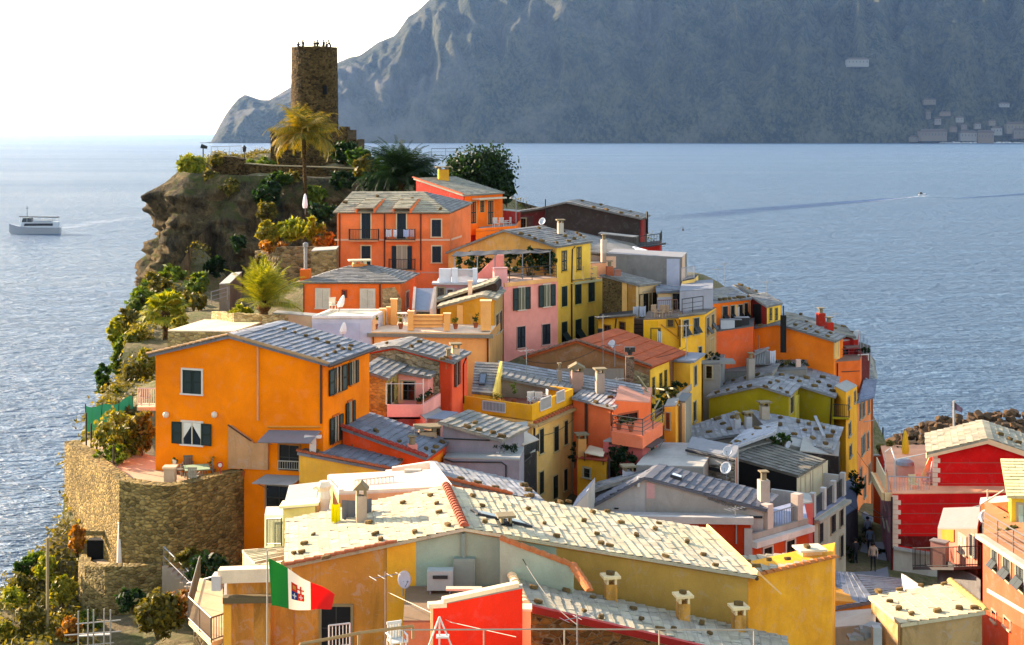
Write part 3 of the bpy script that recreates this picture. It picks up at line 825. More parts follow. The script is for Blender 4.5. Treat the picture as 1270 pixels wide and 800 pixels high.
def person(loc, face, label, top='2a2a30', legs='20242c', pose='stand', hgt=1.72, hair='1a120c', group=None):
 """one continuous skinned body with head, five-fingered hands too small to show here"""
 loc = Vector(loc); k = hgt / 1.72
 J = {'pel': (0, 0, .95), 'chest': (0, -.02, 1.3), 'neck': (0, -.01, 1.47), 'head': (0, .02, 1.6), 'crown': (0, .01, 1.7)}
 for sgn, n_ in ((-1, 'l'), (1, 'r')):
  J['hip' + n_] = (.1 * sgn, 0, .9); J['kn' + n_] = (.11 * sgn, .03, .5); J['an' + n_] = (.11 * sgn, -.02, .08); J['to' + n_] = (.13 * sgn, .15, .03)
  J['sh' + n_] = (.19 * sgn, -.01, 1.4); J['el' + n_] = (.25 * sgn, -.02, 1.13); J['wr' + n_] = (.24 * sgn, .1, .9); J['ha' + n_] = (.22 * sgn, .15, .83)
 if pose == 'point': J['elr'] = (.3, .2, 1.36); J['wrr'] = (.33, .44, 1.42); J['har'] = (.34, .53, 1.43)
 if pose == 'photo':
  for sgn, n_ in ((-1, 'l'), (1, 'r')): J['el' + n_] = (.26 * sgn, .14, 1.25); J['wr' + n_] = (.1 * sgn, .3, 1.5); J['ha' + n_] = (.05 * sgn, .33, 1.56)
 if pose == 'lean':
  for n_ in ('chest', 'neck', 'head', 'crown', 'shl', 'shr'): x, y, z = J[n_]; J[n_] = (x, y + (z - .95) * .45, z - (z - .95) * .12)
  for sgn, n_ in ((-1, 'l'), (1, 'r')): J['el' + n_] = (.3 * sgn, .35, 1.08); J['wr' + n_] = (.16 * sgn, .52, 1.02); J['ha' + n_] = (.08 * sgn, .56, 1.02)
 if pose == 'sit':
  for n_ in list(J):
   x, y, z = J[n_]
   if n_[:2] in ('kn',): J[n_] = (x, .42, .95)
   elif n_[:2] == 'an': J[n_] = (x, .44, .5)
   elif n_[:2] == 'to': J[n_] = (x, .58, .45)
 rad = {'pel': .15, 'chest': .16, 'neck': .06, 'head': .105, 'crown': .07, 'hip': .1, 'kn': .065, 'an': .045, 'to': .04, 'sh': .075, 'el': .05, 'wr': .035, 'ha': .04}
 E = [('pel', 'chest'), ('chest', 'neck'), ('neck', 'head'), ('head', 'crown')]
 for n_ in 'lr': E += [('pel', 'hip' + n_), ('hip' + n_, 'kn' + n_), ('kn' + n_, 'an' + n_), ('an' + n_, 'to' + n_), ('chest', 'sh' + n_), ('sh' + n_, 'el' + n_), ('el' + n_, 'wr' + n_), ('wr' + n_, 'ha' + n_)]
 names = list(J); me = bpy.data.meshes.new('person')
 me.from_pydata([Vector(J[n_]) * k for n_ in names], [(names.index(a), names.index(b)) for a, b in E], [])
 o = bpy.data.objects.new('person', me); COL.objects.link(o)
 md = o.modifiers.new('skin', 'SKIN'); md.use_smooth_shade = True
 sv = me.skin_vertices[0].data
 for i, n_ in enumerate(names):
  r = rad.get(n_, rad.get(n_[:-1], .06)) * k; sv[i].radius = (r, r * .85)
 sv[0].use_root = True
 o.modifiers.new('sub', 'SUBSURF').levels = 1; o.modifiers['sub'].render_levels = 1
 dg = bpy.context.evaluated_depsgraph_get(); dg.update(); ev = bpy.data.meshes.new_from_object(o.evaluated_get(dg))
 o.modifiers.clear(); o.data = ev
 mats = [plain(top, .9), plain(legs, .9), plain('b98a68', .6)]
 ev.materials.clear()
 for m in mats: ev.materials.append(m)
 for p in ev.polygons:
  c = p.center / k
  p.material_index = 2 if (c.z > 1.47 or abs(c.x) > .235 and c.z < 1.0 or (pose in ('point', 'photo') and c.y > .36 and c.z > 1.2)) else (0 if c.z > .93 else 1)
  p.use_smooth = True
 o.location = loc; o.rotation_euler.z = face; tag(o, label, 'person', group)
 hb = MB(); hy, hz = J['head'][1] * k, J['head'][2] * k
 for (a, b) in ((0, 0),):
  hb.lathe(Vector((0, hy - .02, hz - .03)), [(.112 * k, 0), (.125 * k, .06 * k), (.105 * k, .12 * k), (.06 * k, .155 * k), (.01, .17 * k)], 10)
 h_ = hb.build('hair', plain(hair, .8), o, (0, 0, 0), smooth=True)
 return o
PEO = [(370, -1.5, 'person at the far left of the tower roof, leaning over the parapet', 'lean', '3a3440', 1.6, 3.4), (375.8, -1.2, 'person in dark top raising a camera, second from left on the tower', 'photo', '20242c', 1.78, 2.6),
       (390.5, -1.0, 'bulky person in brown jacket standing in the middle of the tower roof', 'stand', '4a3626', 1.7, 2.9), (393.8, .2, 'tall person just right of the brown jacket on the tower roof', 'stand', '1e2026', 1.86, 3.5),
       (401.5, -.8, 'person pointing out to sea with one arm on the tower roof', 'point', '262a34', 1.84, 1.2), (405, .3, 'shorter person squeezed between the pointing person and the tower edge', 'stand', '30262a', 1.62, 2.4),
       (410, -1.2, 'person leaning at the right end of the tower roof', 'lean', '1c2230', 1.84, 1.9)]
for px, dy, lb, ps, tp, hg, rz in PEO:
 person((G(px, YT + dy).x, YT + dy, TOWER_FLOOR), rz, lb, tp, pose=ps, hgt=hg, group='people on the tower roof')
palm(P(379, 264, 158.5), 8.6, 5.0, 70, 'palm', 'tall golden palm with thick trunk in front of the round tower', droop=1.0, up=.38, tr=.22, lw=.06, lean=(-.2, 0), leaves=40)
palm(P(497, 246, 150), 1.7, 5.6, 130, 'deep', 'big dark green palm behind the roof of the red-orange house', droop=.85, up=.6, tr=.35, lw=.07, leaves=40)
palm(P(327, 394, 99), .9, 3.6, 54, 'lime', 'short bushy sunlit palm on the terrace left of the small orange house', droop=.55, up=.72, tr=.3, lw=.05, leaves=40)
palm(P(205, 425, 112), 2.3, 2.1, 46, 'lime', 'fan palm with ragged yellow skirt at the cliff edge above the orange house', droop=1, up=.45, fan=True, tr=.22, skirt=1)
T = Thing('tree', 'round dark green leafy tree right of the palm on the castle hill', 'tree', P(600, 244, 157))
mb = MB(); c = P(597, 212, 157)
for p, v in leafpts(8000, c, (3.6, 3.0, 2.3), .62, .2, 130): leaf(mb, p, v, .24, .5)
T.part('crown', mb, foliage(*GREENS['deep']), fix=False)
mb = MB(); b = P(600, 246, 157)
mb.tube([b, b + UP * 1.4, c + Vector((.2, 0, -.6))], .28, 8, .16)
for k in range(7): a = k * .9; mb.tube([c + Vector((0, 0, -1.4)), c + Vector((math.cos(a) * 1.5, math.sin(a) * 1.3, .1)), c + Vector((math.cos(a) * 2.6, math.sin(a) * 2.3, .8))], .1, 5, .03)
T.part('trunk', mb, plain('4a3a28', .9))
BUSH = [(236, 207, 166, 17, 15, 1500, 'lime', 'bright yellow-green shrub on the brink of the crag'), (268, 200, 170, 14, 8, 500, 'olive', 'dry olive shrub beside the viewpoint railing'),
  (322, 203, 171, 16, 7, 500, 'mid', 'low green shrub between the lamp post and the tower base'), (428, 190, 176, 18, 14, 1300, 'deep', 'dark shrub against the right side of the tower base'),
  (445, 196, 172, 14, 12, 900, 'dark', 'dark green shrub right of the tower base'), (455, 208, 165, 14, 14, 900, 'olive', 'yellowish shrub left of the dark palm'), (470, 228, 150, 22, 15, 1300, 'deep', 'dark thicket behind the left end of the red-orange roof'),
  (530, 228, 152, 16, 13, 800, 'deep', 'dark shrub between the palm and the red house'), (628, 236, 155, 13, 20, 1100, 'deep', 'dark bush at the right corner of the hilltop red house'), (563, 205, 166, 14, 10, 600, 'dark', 'leafy bush left of the round tree'),
  (331, 240, 157, 17, 16, 1300, 'deep', 'dark green bush clinging to the crag under the terrace wall'), (390, 242, 160, 12, 12, 700, 'mid', 'green bush at the foot of the golden palm trunk'), (362, 225, 163, 11, 12, 500, 'olive', 'olive bush hanging over the retaining wall'),
  (362, 284, 128, 18, 14, 1300, 'lime', 'sunlit yellow-green bush on the terrace left of the red-orange house'), (334, 290, 128, 13, 14, 1000, 'gold', 'golden bush at the edge of the upper terrace'), (386, 282, 127, 15, 12, 900, 'lime', 'pale yellow bush under the closed white parasol'),
  (340, 306, 126, 16, 8, 700, 'orange', 'orange autumn creeper hanging over the terrace rocks'), (402, 298, 126, 14, 8, 600, 'orange', 'rusty creeper next to the corner of the red-orange house'),
  (322, 330, 122, 12, 16, 700, 'olive', 'olive scrub below the orange creeper'), (400, 262, 140, 16, 12, 700, 'deep', 'dark bush behind the yellow terrace bushes'),
  (176, 372, 128, 15, 24, 1400, 'mid', 'tall green shrub at the cliff edge left of the fan palm'), (160, 405, 122, 15, 26, 1500, 'olive', 'olive shrub spilling over the cliff beside the fan palm'), (150, 440, 114, 11, 26, 1000, 'mid', 'green shrub on the brink below the fan palm'),
  (188, 350, 138, 10, 14, 700, 'olive', 'small olive shrub under the crag'), (165, 470, 104, 14, 22, 1000, 'olive', 'dry shrub above the green netting'), (182, 452, 105, 14, 20, 900, 'gold', 'golden dry shrub left of the orange house roof'),
  (150, 492, 98, 10, 16, 600, 'mid', 'green shrub behind the green netting'), (222, 400, 108, 10, 10, 400, 'gold', 'yellow dry shrub beside the fan palm'), (300, 388, 101, 18, 7, 500, 'lime', 'low yellow plant on the terrace beside the short palm'),
  (150, 540, 80, 33, 26, 2600, 'gold', 'dense golden vine over the pergola beside the orange house'), (176, 535, 79, 17, 26, 1300, 'olive', 'olive vine against the left wall of the orange house'), (140, 563, 77.5, 24, 10, 800, 'mid', 'green plants at the foot of the vine'),
  (260, 705, 68, 26, 20, 1500, 'deep', 'dark leafy bush at the foot of the stone bastion'), (195, 762, 65, 32, 26, 1900, 'olive', 'large olive bush below the lower bastion'), (222, 748, 66, 14, 20, 800, 'orange', 'rusty bush beside the bastion steps'), (165, 745, 66, 18, 14, 700, 'deep', 'dark bush under the lower bastion wall'),
  (95, 668, 76, 11, 18, 700, 'orange', 'orange bush at the foot of the bastion'), (78, 735, 70, 15, 18, 1000, 'gold', 'yellow-green bush on the slope beside the bare pole'), (40, 770, 68, 16, 26, 1200, 'olive', 'olive-green bush on the lower cliff slope'), (60, 705, 73, 14, 18, 1000, 'lime', 'bright green bush on the slope left of the bastion'),
  (18, 745, 71, 14, 14, 900, 'lime', 'green bush at the outer edge of the lower cliff'), (28, 722, 72.5, 14, 12, 700, 'olive', 'olive bush on the outer lower cliff'), (85, 780, 67, 14, 18, 700, 'orange', 'dry orange bush left of the scaffold'), (5, 785, 68, 14, 14, 700, 'gold', 'green bush at the lower cliff corner'),
  (45, 690, 75, 10, 10, 500, 'mid', 'small green bush on the skyline of the lower cliff'), (196, 362, 132, 17, 20, 1200, 'olive', 'olive shrub filling the brink below the crag'), (215, 345, 139, 15, 14, 900, 'mid', 'green shrub at the foot of the crag face'), (240, 372, 122, 18, 12, 900, 'olive', 'dry scrub mound behind the fan palm'), (172, 432, 112, 18, 24, 1500, 'gold', 'golden shrub hanging below the fan palm'), (145, 412, 119, 10, 20, 900, 'lime', 'sunlit shrub on the outer brink left of the fan palm'), (158, 520, 91, 14, 14, 800, 'olive', 'shrub on the brink above the bastion vine'), (330, 262, 152, 12, 10, 600, 'olive', 'dry tuft on the crag ledge'), (285, 232, 160, 11, 9, 500, 'olive', 'dry tuft high on the crag face'), (295, 300, 150, 9, 12, 500, 'deep', 'dark bush in the crag hollow'), (262, 222, 162, 12, 8, 500, 'olive', 'dry grass tuft on the brow of the crag'), (345, 222, 161, 16, 8, 700, 'dark', 'dark ivy at the foot of the terrace parapet'), (424, 224, 162, 16, 11, 900, 'deep', 'dark ivy hanging over the retaining wall near the palm'), (268, 330, 149, 12, 12, 600, 'deep', 'dark scrub low on the crag face'), (216, 375, 124, 14, 16, 900, 'dark', 'dark green shrub behind the fan palm'), (246, 352, 136, 14, 12, 700, 'mid', 'green scrub at the crag foot beside the rusty shed'), (128, 470, 101, 9, 20, 700, 'dark', 'dark shrub on the outermost brink above the netting'), (30, 700, 74, 12, 12, 600, 'dark', 'dark shrub on the crest of the lower cliff'), (110, 775, 69, 16, 14, 700, 'mid', 'green bush behind the scaffold'), (318, 745, 62, 22, 20, 1300, 'deep', 'dark bush behind the cream boxed gutter'), (285, 765, 62, 20, 20, 1100, 'olive', 'olive bush beside the railed balcony'), (235, 690, 69.5, 16, 12, 700, 'olive', 'dry bush at the bastion foot by the steps')]
for i, (px, py, Y, rx, ry, n_, kd, lb) in enumerate(BUSH):
 k = Y / F; bush(P(px, py, Y), (rx * k, rx * k * .9, ry * k), int(n_ * .9), kd, lb, s=0.0024 * Y if Y > 90 else 0.17)
mb = MB()
for e in resample(EDGE, 900)[20:520]:
 for q in range(5):
  p = Vector(e) + Vector((abs(random.gauss(.3, 1.1)), random.gauss(0, .8), 0)); p.z = ground(p.x, p.y) + .1
  if noise.noise(p * .25) < -.12: continue
  for _ in range(7): leaf(mb, p + Vector((random.gauss(0, .3), random.gauss(0, .3), random.gauss(0.1, .2))), UP, .16)
for _ in range(420):
 px, py, Y = random.uniform(0, 110), 0, random.uniform(66, 79); x = G(px, Y).x;
 ex = edge_x(Y)
 if x < ex[0]: continue
 p = Vector((x, Y, ground(x, Y)))
 for _ in range(9): leaf(mb, p + Vector((random.gauss(0, .35), random.gauss(0, .35), random.gauss(0.1, .2))), UP, .15)
sc_ = mb.build('undergrowth', foliage('4a4a14', 'a8922c'), fix=False); tag(sc_, 'low scrub along the brink of the cliffs', 'undergrowth', kind='stuff')
SLATE = slate('8f8d8a', .72, .45, '9a9282'); SLATE_BLUE = slate('8a909a', .72, .4, '8c8c8e'); SLATE_WARM = slate('b8ac92', .7, .4, 'c4b592'); SLATE_PALE = slate('9c9c9e', .8, .45, '9c978c')
TILE = tilemat('c4623a'); TILE_RED = tilemat('a83222')
BROWN = plain('4a2c1e', .6)
def facing(T, w, pts, mat, th=0.03, name='plaster', off=0.002, label=None):
 """render coat of another colour on wall w: picture polygon"""
 mb = MB(); P_ = [w.px(x, y, off) for x, y in pts]; mb.prism(P_, w.n * th); return T.part(name, mb, mat, label=label)
def pipe(T, w, pts, r=0.05, mat=None, name='drainpipe'):
 mb = MB(); mb.tube([w.px(x, y, r + .02) for x, y in pts], r, 6); return T.part(name, mb, mat or BROWN)
def band(T, w, x0, y0, x1, y1, h=0.14, mat=None, d=.04, name='string_course'):
 mb = MB(); a, b = w.px(x0, y0), w.px(x1, y1); v = b - a
 mb.obox(a - UP * h / 2 - w.n * .02, v, UP * h, w.n * (d + .02)); return T.part(name, mb, mat or plain('d8b890', .8))
def chimney(T, base, w=0.5, h=1.0, mat=None, cap='slab', d=None, name='chimney', smat=None):
 """stack standing on the roof at 3-D point base"""
 b = Vector(base); d = d or w; mb = MB(); mb.box(b - UP * .4, w, d, h + .4, .2)
 o = T.part(name, mb, mat or stucco('b08a5a', .3)); c = MB()
 if cap == 'slab':
  for sx in (-1, 1): c.box(b + UP * h + Vector((sx * w * .36, 0, 0)), w * .2, d, .22, .2)
  c.box(b + UP * (h + .22), w * 1.55, d * 1.45, .09, .2)
 elif cap == 'gable':
  for sx in (-1, 1): c.box(b + UP * h + Vector((sx * w * .36, 0, 0)), w * .22, d, .25, .2)
  z = h + .25; hw = w * .75
  for yy in (0,):
   a0 = [b + Vector((-hw, -d * .7, z)), b + Vector((hw, -d * .7, z)), b + Vector((0, -d * .7, z + .32))]
   c.prism(a0, Vector((0, d * 1.4, 0)))
 else:
  c.tube([b + UP * h, b + UP * (h + .35)], w * .3, 8); c.box(b + UP * (h + .4), w * .9, d * .9, .06, .2)
 T.part('chimney_cap', c, smat or plain('8a7a5c', .9), o)
 return o
def quadhouse(name, label, q, zb, wall, roofm=None, inset=0.22, th=0.14, cat='house', group=None, rowh=0.42, jit=1.0):
 """house under one slope; q = ridge a,b and eave c,d as (px,py,Y)"""
 a, b, c, d = (P(*p) for p in q); cen = (a + b + c + d) / 4
 T = Thing(name, label, cat, Vector((cen.x, cen.y, zb)), group)
 ins = []
 for p in (a, b, c, d):
  v = Vector((cen.x - p.x, cen.y - p.y, 0)); ins.append(p + v.normalized() * inset * 1.4 - UP * (th + .02))
 for i, p in enumerate(ins):
  pl = (b - a).cross(d - a); t_ = (a - p).dot(pl) / pl.z; p.z = p.z + t_ - th - .03
 m = MB(); m.hexa([Vector((p.x, p.y, zb)) for p in ins], ins); T.part('wall', m, wall)
 mb = MB(); slope(mb, a, b, c, d, th=th, rowh=rowh, jit=jit); T.part('roof', mb, roofm or SLATE)
 T.roof_planes = [(a, b, c, d)]
 def mk(p, r):
  w_ = Wall.__new__(Wall); w_.a = Vector((p.x, p.y, 0)); w_.b = Vector((r.x, r.y, 0)); w_.u = (w_.b - w_.a).normalized(); w_.n = Vector((w_.u.y, -w_.u.x, 0)); w_.len = (w_.b - w_.a).length; return w_
 T.w = mk(ins[3], ins[2]); T.right = mk(ins[2], ins[1]); T.left = mk(ins[0], ins[3]); T.ins = ins; T.zb = zb
 return T
def block(name, label, A, B, top, zb, back, wall, par=0.0, floor=None, cat='house', group=None, ptop=None, pth=0.22, sides='frl'):
 """flat-topped house; par = parapet height above the floor"""
 T = house(name, label, A, B, top, zb, back, wall, None, cat=cat, group=group)
 a, b = T.pts[0], T.pts[-1]; v = T.vec; z = UP * .002
 m = MB(); m.prism([a + z, b + z, b + v + z, a + v + z], UP * .07); T.part('terrace_floor' if par else 'flat_roof', m, floor or plain('a8a49a', .9))
 if par:
  u = (b - a).normalized(); vn = v.normalized(); m = MB()
  if 'f' in sides: m.obox(a, b - a, vn * pth, UP * par)
  if 'r' in sides: m.obox(b - u * pth + vn * pth, v - vn * pth, u * pth, UP * (par + .003))
  if 'l' in sides: m.obox(a + vn * pth, v - vn * pth, u * pth, UP * (par + .003))
  if 'b' in sides: m.obox(a + v - vn * pth + u * pth, b - a - u * 2 * pth, vn * pth, UP * par)
  T.part('parapet', m, ptop or wall)
 return T
def beam(mb, p, q, w=.1, h=.1):
 p, q = Vector(p), Vector(q); d = q - p; s = d.cross(UP)
 s = (s if s.length > 1e-6 else Vector((1, 0, 0))).normalized() * w
 up = s.cross(d).normalized() * h
 mb.obox(p - s / 2 - up / 2, d, s, up)
def panel(mb, pts, th=.05):
 pts = [Vector(p) for p in pts]; n = (pts[1] - pts[0]).cross(pts[2] - pts[0]).normalized(); mb.prism(pts, n * th)
STN = []
def stone_proto(seed, mat):
 rnd = random.Random(seed); bm = bmesh.new(); bmesh.ops.create_icosphere(bm, subdivisions=2, radius=1)
 for v in bm.verts:
  f = noise.fractal(v.co * 1.1 + Vector((seed * 3.1, 0, 0)), .8, 2, 3); v.co *= 1 + .28 * f
  v.co.z = max(-.55, min(.5, v.co.z)); v.co.x = max(-.8, min(.8, v.co.x)); v.co.y = max(-.7, min(.7, v.co.y))
  v.co.z += .55
 me = bpy.data.meshes.new('stone'); bm.to_mesh(me); bm.free(); me.materials.append(mat)
 return me
def rockmat(h1, h2, k=.8):
 t = NT('loose_stone_' + h1); f = t.noise(t.coord(), 2.2, 6, .7, .4); oi = t.new('ObjectInfo')
 c = t.mix(f, sc3(lin(h1), k), sc3(lin(h2), k)); c = t.mix(oi.outputs['Random'], c, t.mix(1.0, c, (.55, .55, .58), 'MULTIPLY'))
 return t.fin(c, .95, t.bump(f, .8, .25), .1)
STONE_M = rockmat('6a5232', '94784c')
STN = [stone_proto(i, STONE_M) for i in range(6)]; OCH_M = rockmat('7a5c34', 'b0905c'); STF = [stone_proto(i + 40, OCH_M) for i in range(6)]
def stone(p, s, label, group, nrm=UP, flat=.62):
 o = bpy.data.objects.new('stone', random.choice(STF if 'front' in group or 'cream' in group or 'three' in group else STN)); COL.objects.link(o)
 o.location = Vector(p) - nrm * s * .06; o.rotation_mode = 'XYZ'
 q = nrm.to_track_quat('Z', 'Y') @ Matrix.Rotation(random.uniform(0, 6.28), 3, 'Z').to_quaternion()
 o.rotation_euler = q.to_euler(); a = random.uniform(.85, 1.2)
 o.scale = (s * a, s * .72, s * flat); tag(o, label, 'stone', group); return o
def stones_on(q, pts, label, group, s=.26):
 n = (q[1] - q[0]).cross(q[3] - q[0]).normalized(); n = n if n.z > 0 else -n
 for x, y in pts: stone(plane_hit(q, x, y) + n * .045, s * random.uniform(.8, 1.2), label, group, n)
DISH = None
def dish(p, az, label, r=.42, el=.5, mat=None):
 """satellite dish on a bracket: bowl, arm, mast"""
 p = Vector(p); T = Thing('satellite_dish', label, 'satellite dish', p - UP * .6)
 m = MB(); m.tube([p - UP * .6, p - UP * .05], .03, 6); T.part('mast', m, GALV)
 d = Vector((math.sin(az) * math.cos(el), -math.cos(az) * math.cos(el), math.sin(el))); a = d.cross(UP).normalized(); b = a.cross(d)
 m = MB(); n, k = 18, 4; i0 = 0
 for side in (0, 1):
  for j in range(k + 1):
   rr = r * j / k
   for i in range(n):
    t = 2 * math.pi * i / n
    m.v.append(p + (a * math.cos(t) * .92 + b * math.sin(t)) * rr + d * (rr * rr / r * .28 - side * .025))
  s0 = side * (k + 1) * n
  for j in range(k):
   for i in range(n):
    f = (s0 + j * n + i, s0 + j * n + (i + 1) % n, s0 + (j + 1) * n + (i + 1) % n, s0 + (j + 1) * n + i); m.f.append(f if side == 0 else f[::-1])
 for i in range(n):
  m.f.append((k * n + i, k * n + (i + 1) % n, (k + 1) * n + k * n + (i + 1) % n, (k + 1) * n + k * n + i))
 T.part('bowl', m, mat or plain('c4c6c8', .4), smooth=True, fix=False)
 m = MB(); e = p + d * r * .85 - b * r * .25; m.tube([p - b * r * .95, e], .015, 5); m.tube([e, e + (p - e) * .16], .035, 6); T.part('receiver_arm', m, GALV)
 return T
def antenna(p, h, label, bars=5):
 p = Vector(p); T = Thing('television_aerial', label, 'aerial', p); m = MB(); m.tube([p, p + UP * h], .025, 5); T.part('mast', m, GALV)
 m = MB(); d = Vector((.8, .5, 0)).normalized(); s = Vector((-.5, .8, 0)); t = p + UP * (h - .15); m.tube([t - d * .5, t + d * .5], .015, 4)
 for i in range(bars): c = t - d * .5 + d * i / (bars - 1); m.tube([c - s * (.3 - .03 * i), c + s * (.3 - .03 * i)], .01, 4)
 T.part('aerial_rods', m, GALV); return T
def awning(name, label, w, x0, y0, x1, y1, out, mat, drop=.25, cat='awning'):
 """sloping canopy fixed to wall w along the picture line (x0,y0)-(x1,y1)"""
 a, b = w.px(x0, y0, .03), w.px(x1, y1, .03); o = w.n * out - UP * drop; m = MB(); panel(m, [a, b, b + o, a + o], .05)
 T = Thing(name, label, cat, (a + b) / 2); T.part('canopy', m, mat); k = MB()
 for p in (a + (b - a) * .06, a + (b - a) * .94): k.tube([p + o * .9 - UP * .03, p - UP * .75 + w.n * .02], .02, 5)
 T.part('bracket', k, GALV); return T
def cloth(name, label, pts, cat, mat, th=.02, sag=.06, group=None, n=10):
 """hanging cloth between two top points: pts = top-left, top-right; drop in metres"""
 a, b, drop = Vector(pts[0]), Vector(pts[1]), pts[2]; m = MB(); s = (b - a).cross(UP).normalized(); G_ = []
 for i in range(n + 1):
  f = i / n; row = []
  for j in range(6):
   g = j / 5; row.append(a.lerp(b, f) - UP * (drop * g * (1 + .06 * math.sin(i * 2.1)) + sag * math.sin(f * math.pi)) + s * (.05 * math.sin(f * 17 + 1) * (0.3 + g)))
  G_.append(row)
 for i in range(n):
  for j in range(5):
   q = [G_[i][j], G_[i + 1][j], G_[i + 1][j + 1], G_[i][j + 1]]; m.poly(q); m.poly([p + s * th for p in q][::-1])
 return solo(m, name, mat, label, cat, group, fix=False)
def pot_plant(p, h, label, kind='dark', r=.22, n=160, pot='a85a38', pr=.17):
 p = Vector(p); T = Thing('potted_plant', label, 'potted plant', p); m = MB(); m.lathe(p, [(pr * .7, 0), (pr, .28), (pr * 1.1, .28), (pr * 1.1, .34), (pr * .9, .34), (pr * .85, .27)], 10); T.part('pot', m, tilemat(pot))
 m = MB()
 for q, v in leafpts(n, p + UP * (.34 + h / 2), (r, r, h / 2), .5, .2, 8): leaf(m, q, v, .07)
 T.part('leaves', m, foliage(*GREENS[kind]), fix=False); return T
def chair(p, rz, label, mat, group=None, arms=True):
 p = Vector(p); T = Thing('garden_chair', label, 'chair', p, group); T.o.rotation_euler.z = 0
 M3 = Matrix.Rotation(rz, 3, 'Z'); L = lambda x, y, z: p + M3 @ Vector((x, y, z))
 def bx(m, x0, y0, z0, x1, y1, z1): m.obox(L(x0, y0, z0), M3 @ Vector((x1 - x0, 0, 0)), M3 @ Vector((0, y1 - y0, 0)), Vector((0, 0, z1 - z0)))
 m = MB(); bx(m, -.24, -.24, .42, .24, .24, .46); T.part('seat', m, mat); m = MB()
 for i in range(5): bx(m, -.22 + i * .092, .22, .46, -.15 + i * .092, .26, .92)
 bx(m, -.24, .215, .88, .24, .265, .96); T.part('backrest', m, mat)
 for x in (-.24, .2):
  for y in (-.24, .22): m = MB(); bx(m, x, y, 0, x + .04, y + .04, .42); T.part('leg', m, mat)
 if arms:
  for x in (-.29, .24): m = MB(); bx(m, x, -.24, .62, x + .05, .24, .65); bx(m, x, -.24, .42, x + .05, -.2, .62); T.part('armrest', m, mat)
 return T
def table(p, label, mat, w=.8, h=.72, cat='table'):
 p = Vector(p); T = Thing('garden_table', label, cat, p); m = MB(); m.box(p + UP * (h - .04), w, w, .04, .3); T.part('tabletop', m, mat)
 for sx in (-1, 1):
  for sy in (-1, 1): m = MB(); m.box(p + Vector((sx * w * .36, sy * w * .36, 0)), .05, .05, h - .04, .3); T.part('leg', m, mat)
 return T
def parasol(p, h, label, mat, lean=(0, 0)):
 p = Vector(p); t = p + Vector((lean[0], lean[1], h)); T = Thing('closed_parasol', label, 'parasol', p); m = MB(); m.tube([p, t], .03, 6); T.part('pole', m, GALV)
 m = MB(); pts = [p.lerp(t, f) for f in (.3, .45, .7, .9, 1.0)]; rs = [.2, .26, .2, .12, .02]
 i0 = len(m.v); n = 10
 for c, r in zip(pts, rs):
  for j in range(n): a = 2 * math.pi * j / n; rr = r * (1 if j % 2 else .72); m.v.append(c + Vector((math.cos(a) * rr, math.sin(a) * rr, 0)))
 for q in range(4):
  for j in range(n): a = q * n + j; b = q * n + (j + 1) % n; m.f.append((a, b, b + n, a + n))
 m.f.append(tuple(range(n))); m.f.append(tuple(range(4 * n, 5 * n))); T.part('canopy', m, mat); return T
def skylight(T, q, pts, lift=.1, glass='39434f'):
 P_ = [plane_hit(q, x, y) for x, y in pts]; n = (q[1] - q[0]).cross(q[3] - q[0]).normalized(); n = n if n.z > 0 else -n
 m = MB(); m.prism([p + n * .02 for p in P_], n * (lift + .04)); o = T.part('skylight', m, plain('3a3a3c', .5)); c = sum(P_, Vector()) / 4
 m = MB(); m.prism([c + (p - c) * .8 + n * (lift + .062) for p in P_], n * .01); T.part('pane', m, glassy(glass, .08), o)
 return o
zt = 45.5
bp = [(80, 548), (104, 564), (126, 581), (148, 597), (178, 601), (211, 602), (240, 598), (269, 591), (292, 586), (312, 580), (330, 576)]
stonewall('bastion', 'massive sunlit rubble stone bastion carrying the terrace of the orange house', [(x, y, depth_at(y, zt)) for x, y in bp], 36, masonry('8a7040', 'a88c52', '62502c', 3.4, .55, .9, .1, '8a7a54', 1.7), th=.75, jag=.05)
m = MB(); fl = [G(x, depth_at(y, zt)) + Vector((.25 if x < 150 else 0, .45, 0)) for x, y in bp]; top = [Vector((p.x, p.y, 45.1)) for p in fl]; tp = top + [Vector((-9.2, 76, 45.1)), Vector((-19, 78.5, 45.1)), Vector((-24.5, 84, 45.1))]
m.prism(tp, UP * -3); solo(m, 'terrace', stucco('b09a78', .3), 'paved terrace in front of the orange house, on the bastion', 'terrace')
lowm = masonry('8a7444', 'a08a58', '5f4d2a', 3.6, .6, .9, .09, '8a7a54', 1.7)
stonewall('bastion', 'lower rounded stone bastion with a white pillar, below the main bastion', [(99, 688, 75), (97, 698, 73), (105, 702, 71.5), (130, 703, 70.5), (165, 702, 70.5), (201, 698, 71)], 36.5, lowm, th=.6, jag=.04)
m = MB(); m.prism([P(101, 692, 75), P(100, 702, 73.3), P(130, 705, 71.2), P(200, 701, 71.6), P(205, 692, 73.5), P(150, 688, 75)], UP * -2.5); solo(m, 'terrace', stucco('9a8a6a', .3), 'small terrace on the lower bastion', 'terrace')
T = Thing('pillar', 'round whitish plastered pillar standing against the bastion', 'pillar', P(153, 697, 72)); m = MB(); m.lathe(P(153, 697, 72.2), [(.34, 0), (.3, 1.2), (.27, 1.9), (.3, 2.0), (.1, 2.15)], 14); T.part('shaft', m, stucco('b9b6ae', .2)); m = MB(); m.tube([P(158.5, 696, 71.8), P(158.5, 652, 71.8)], .035, 6); T.part('pipe', m, GALV)
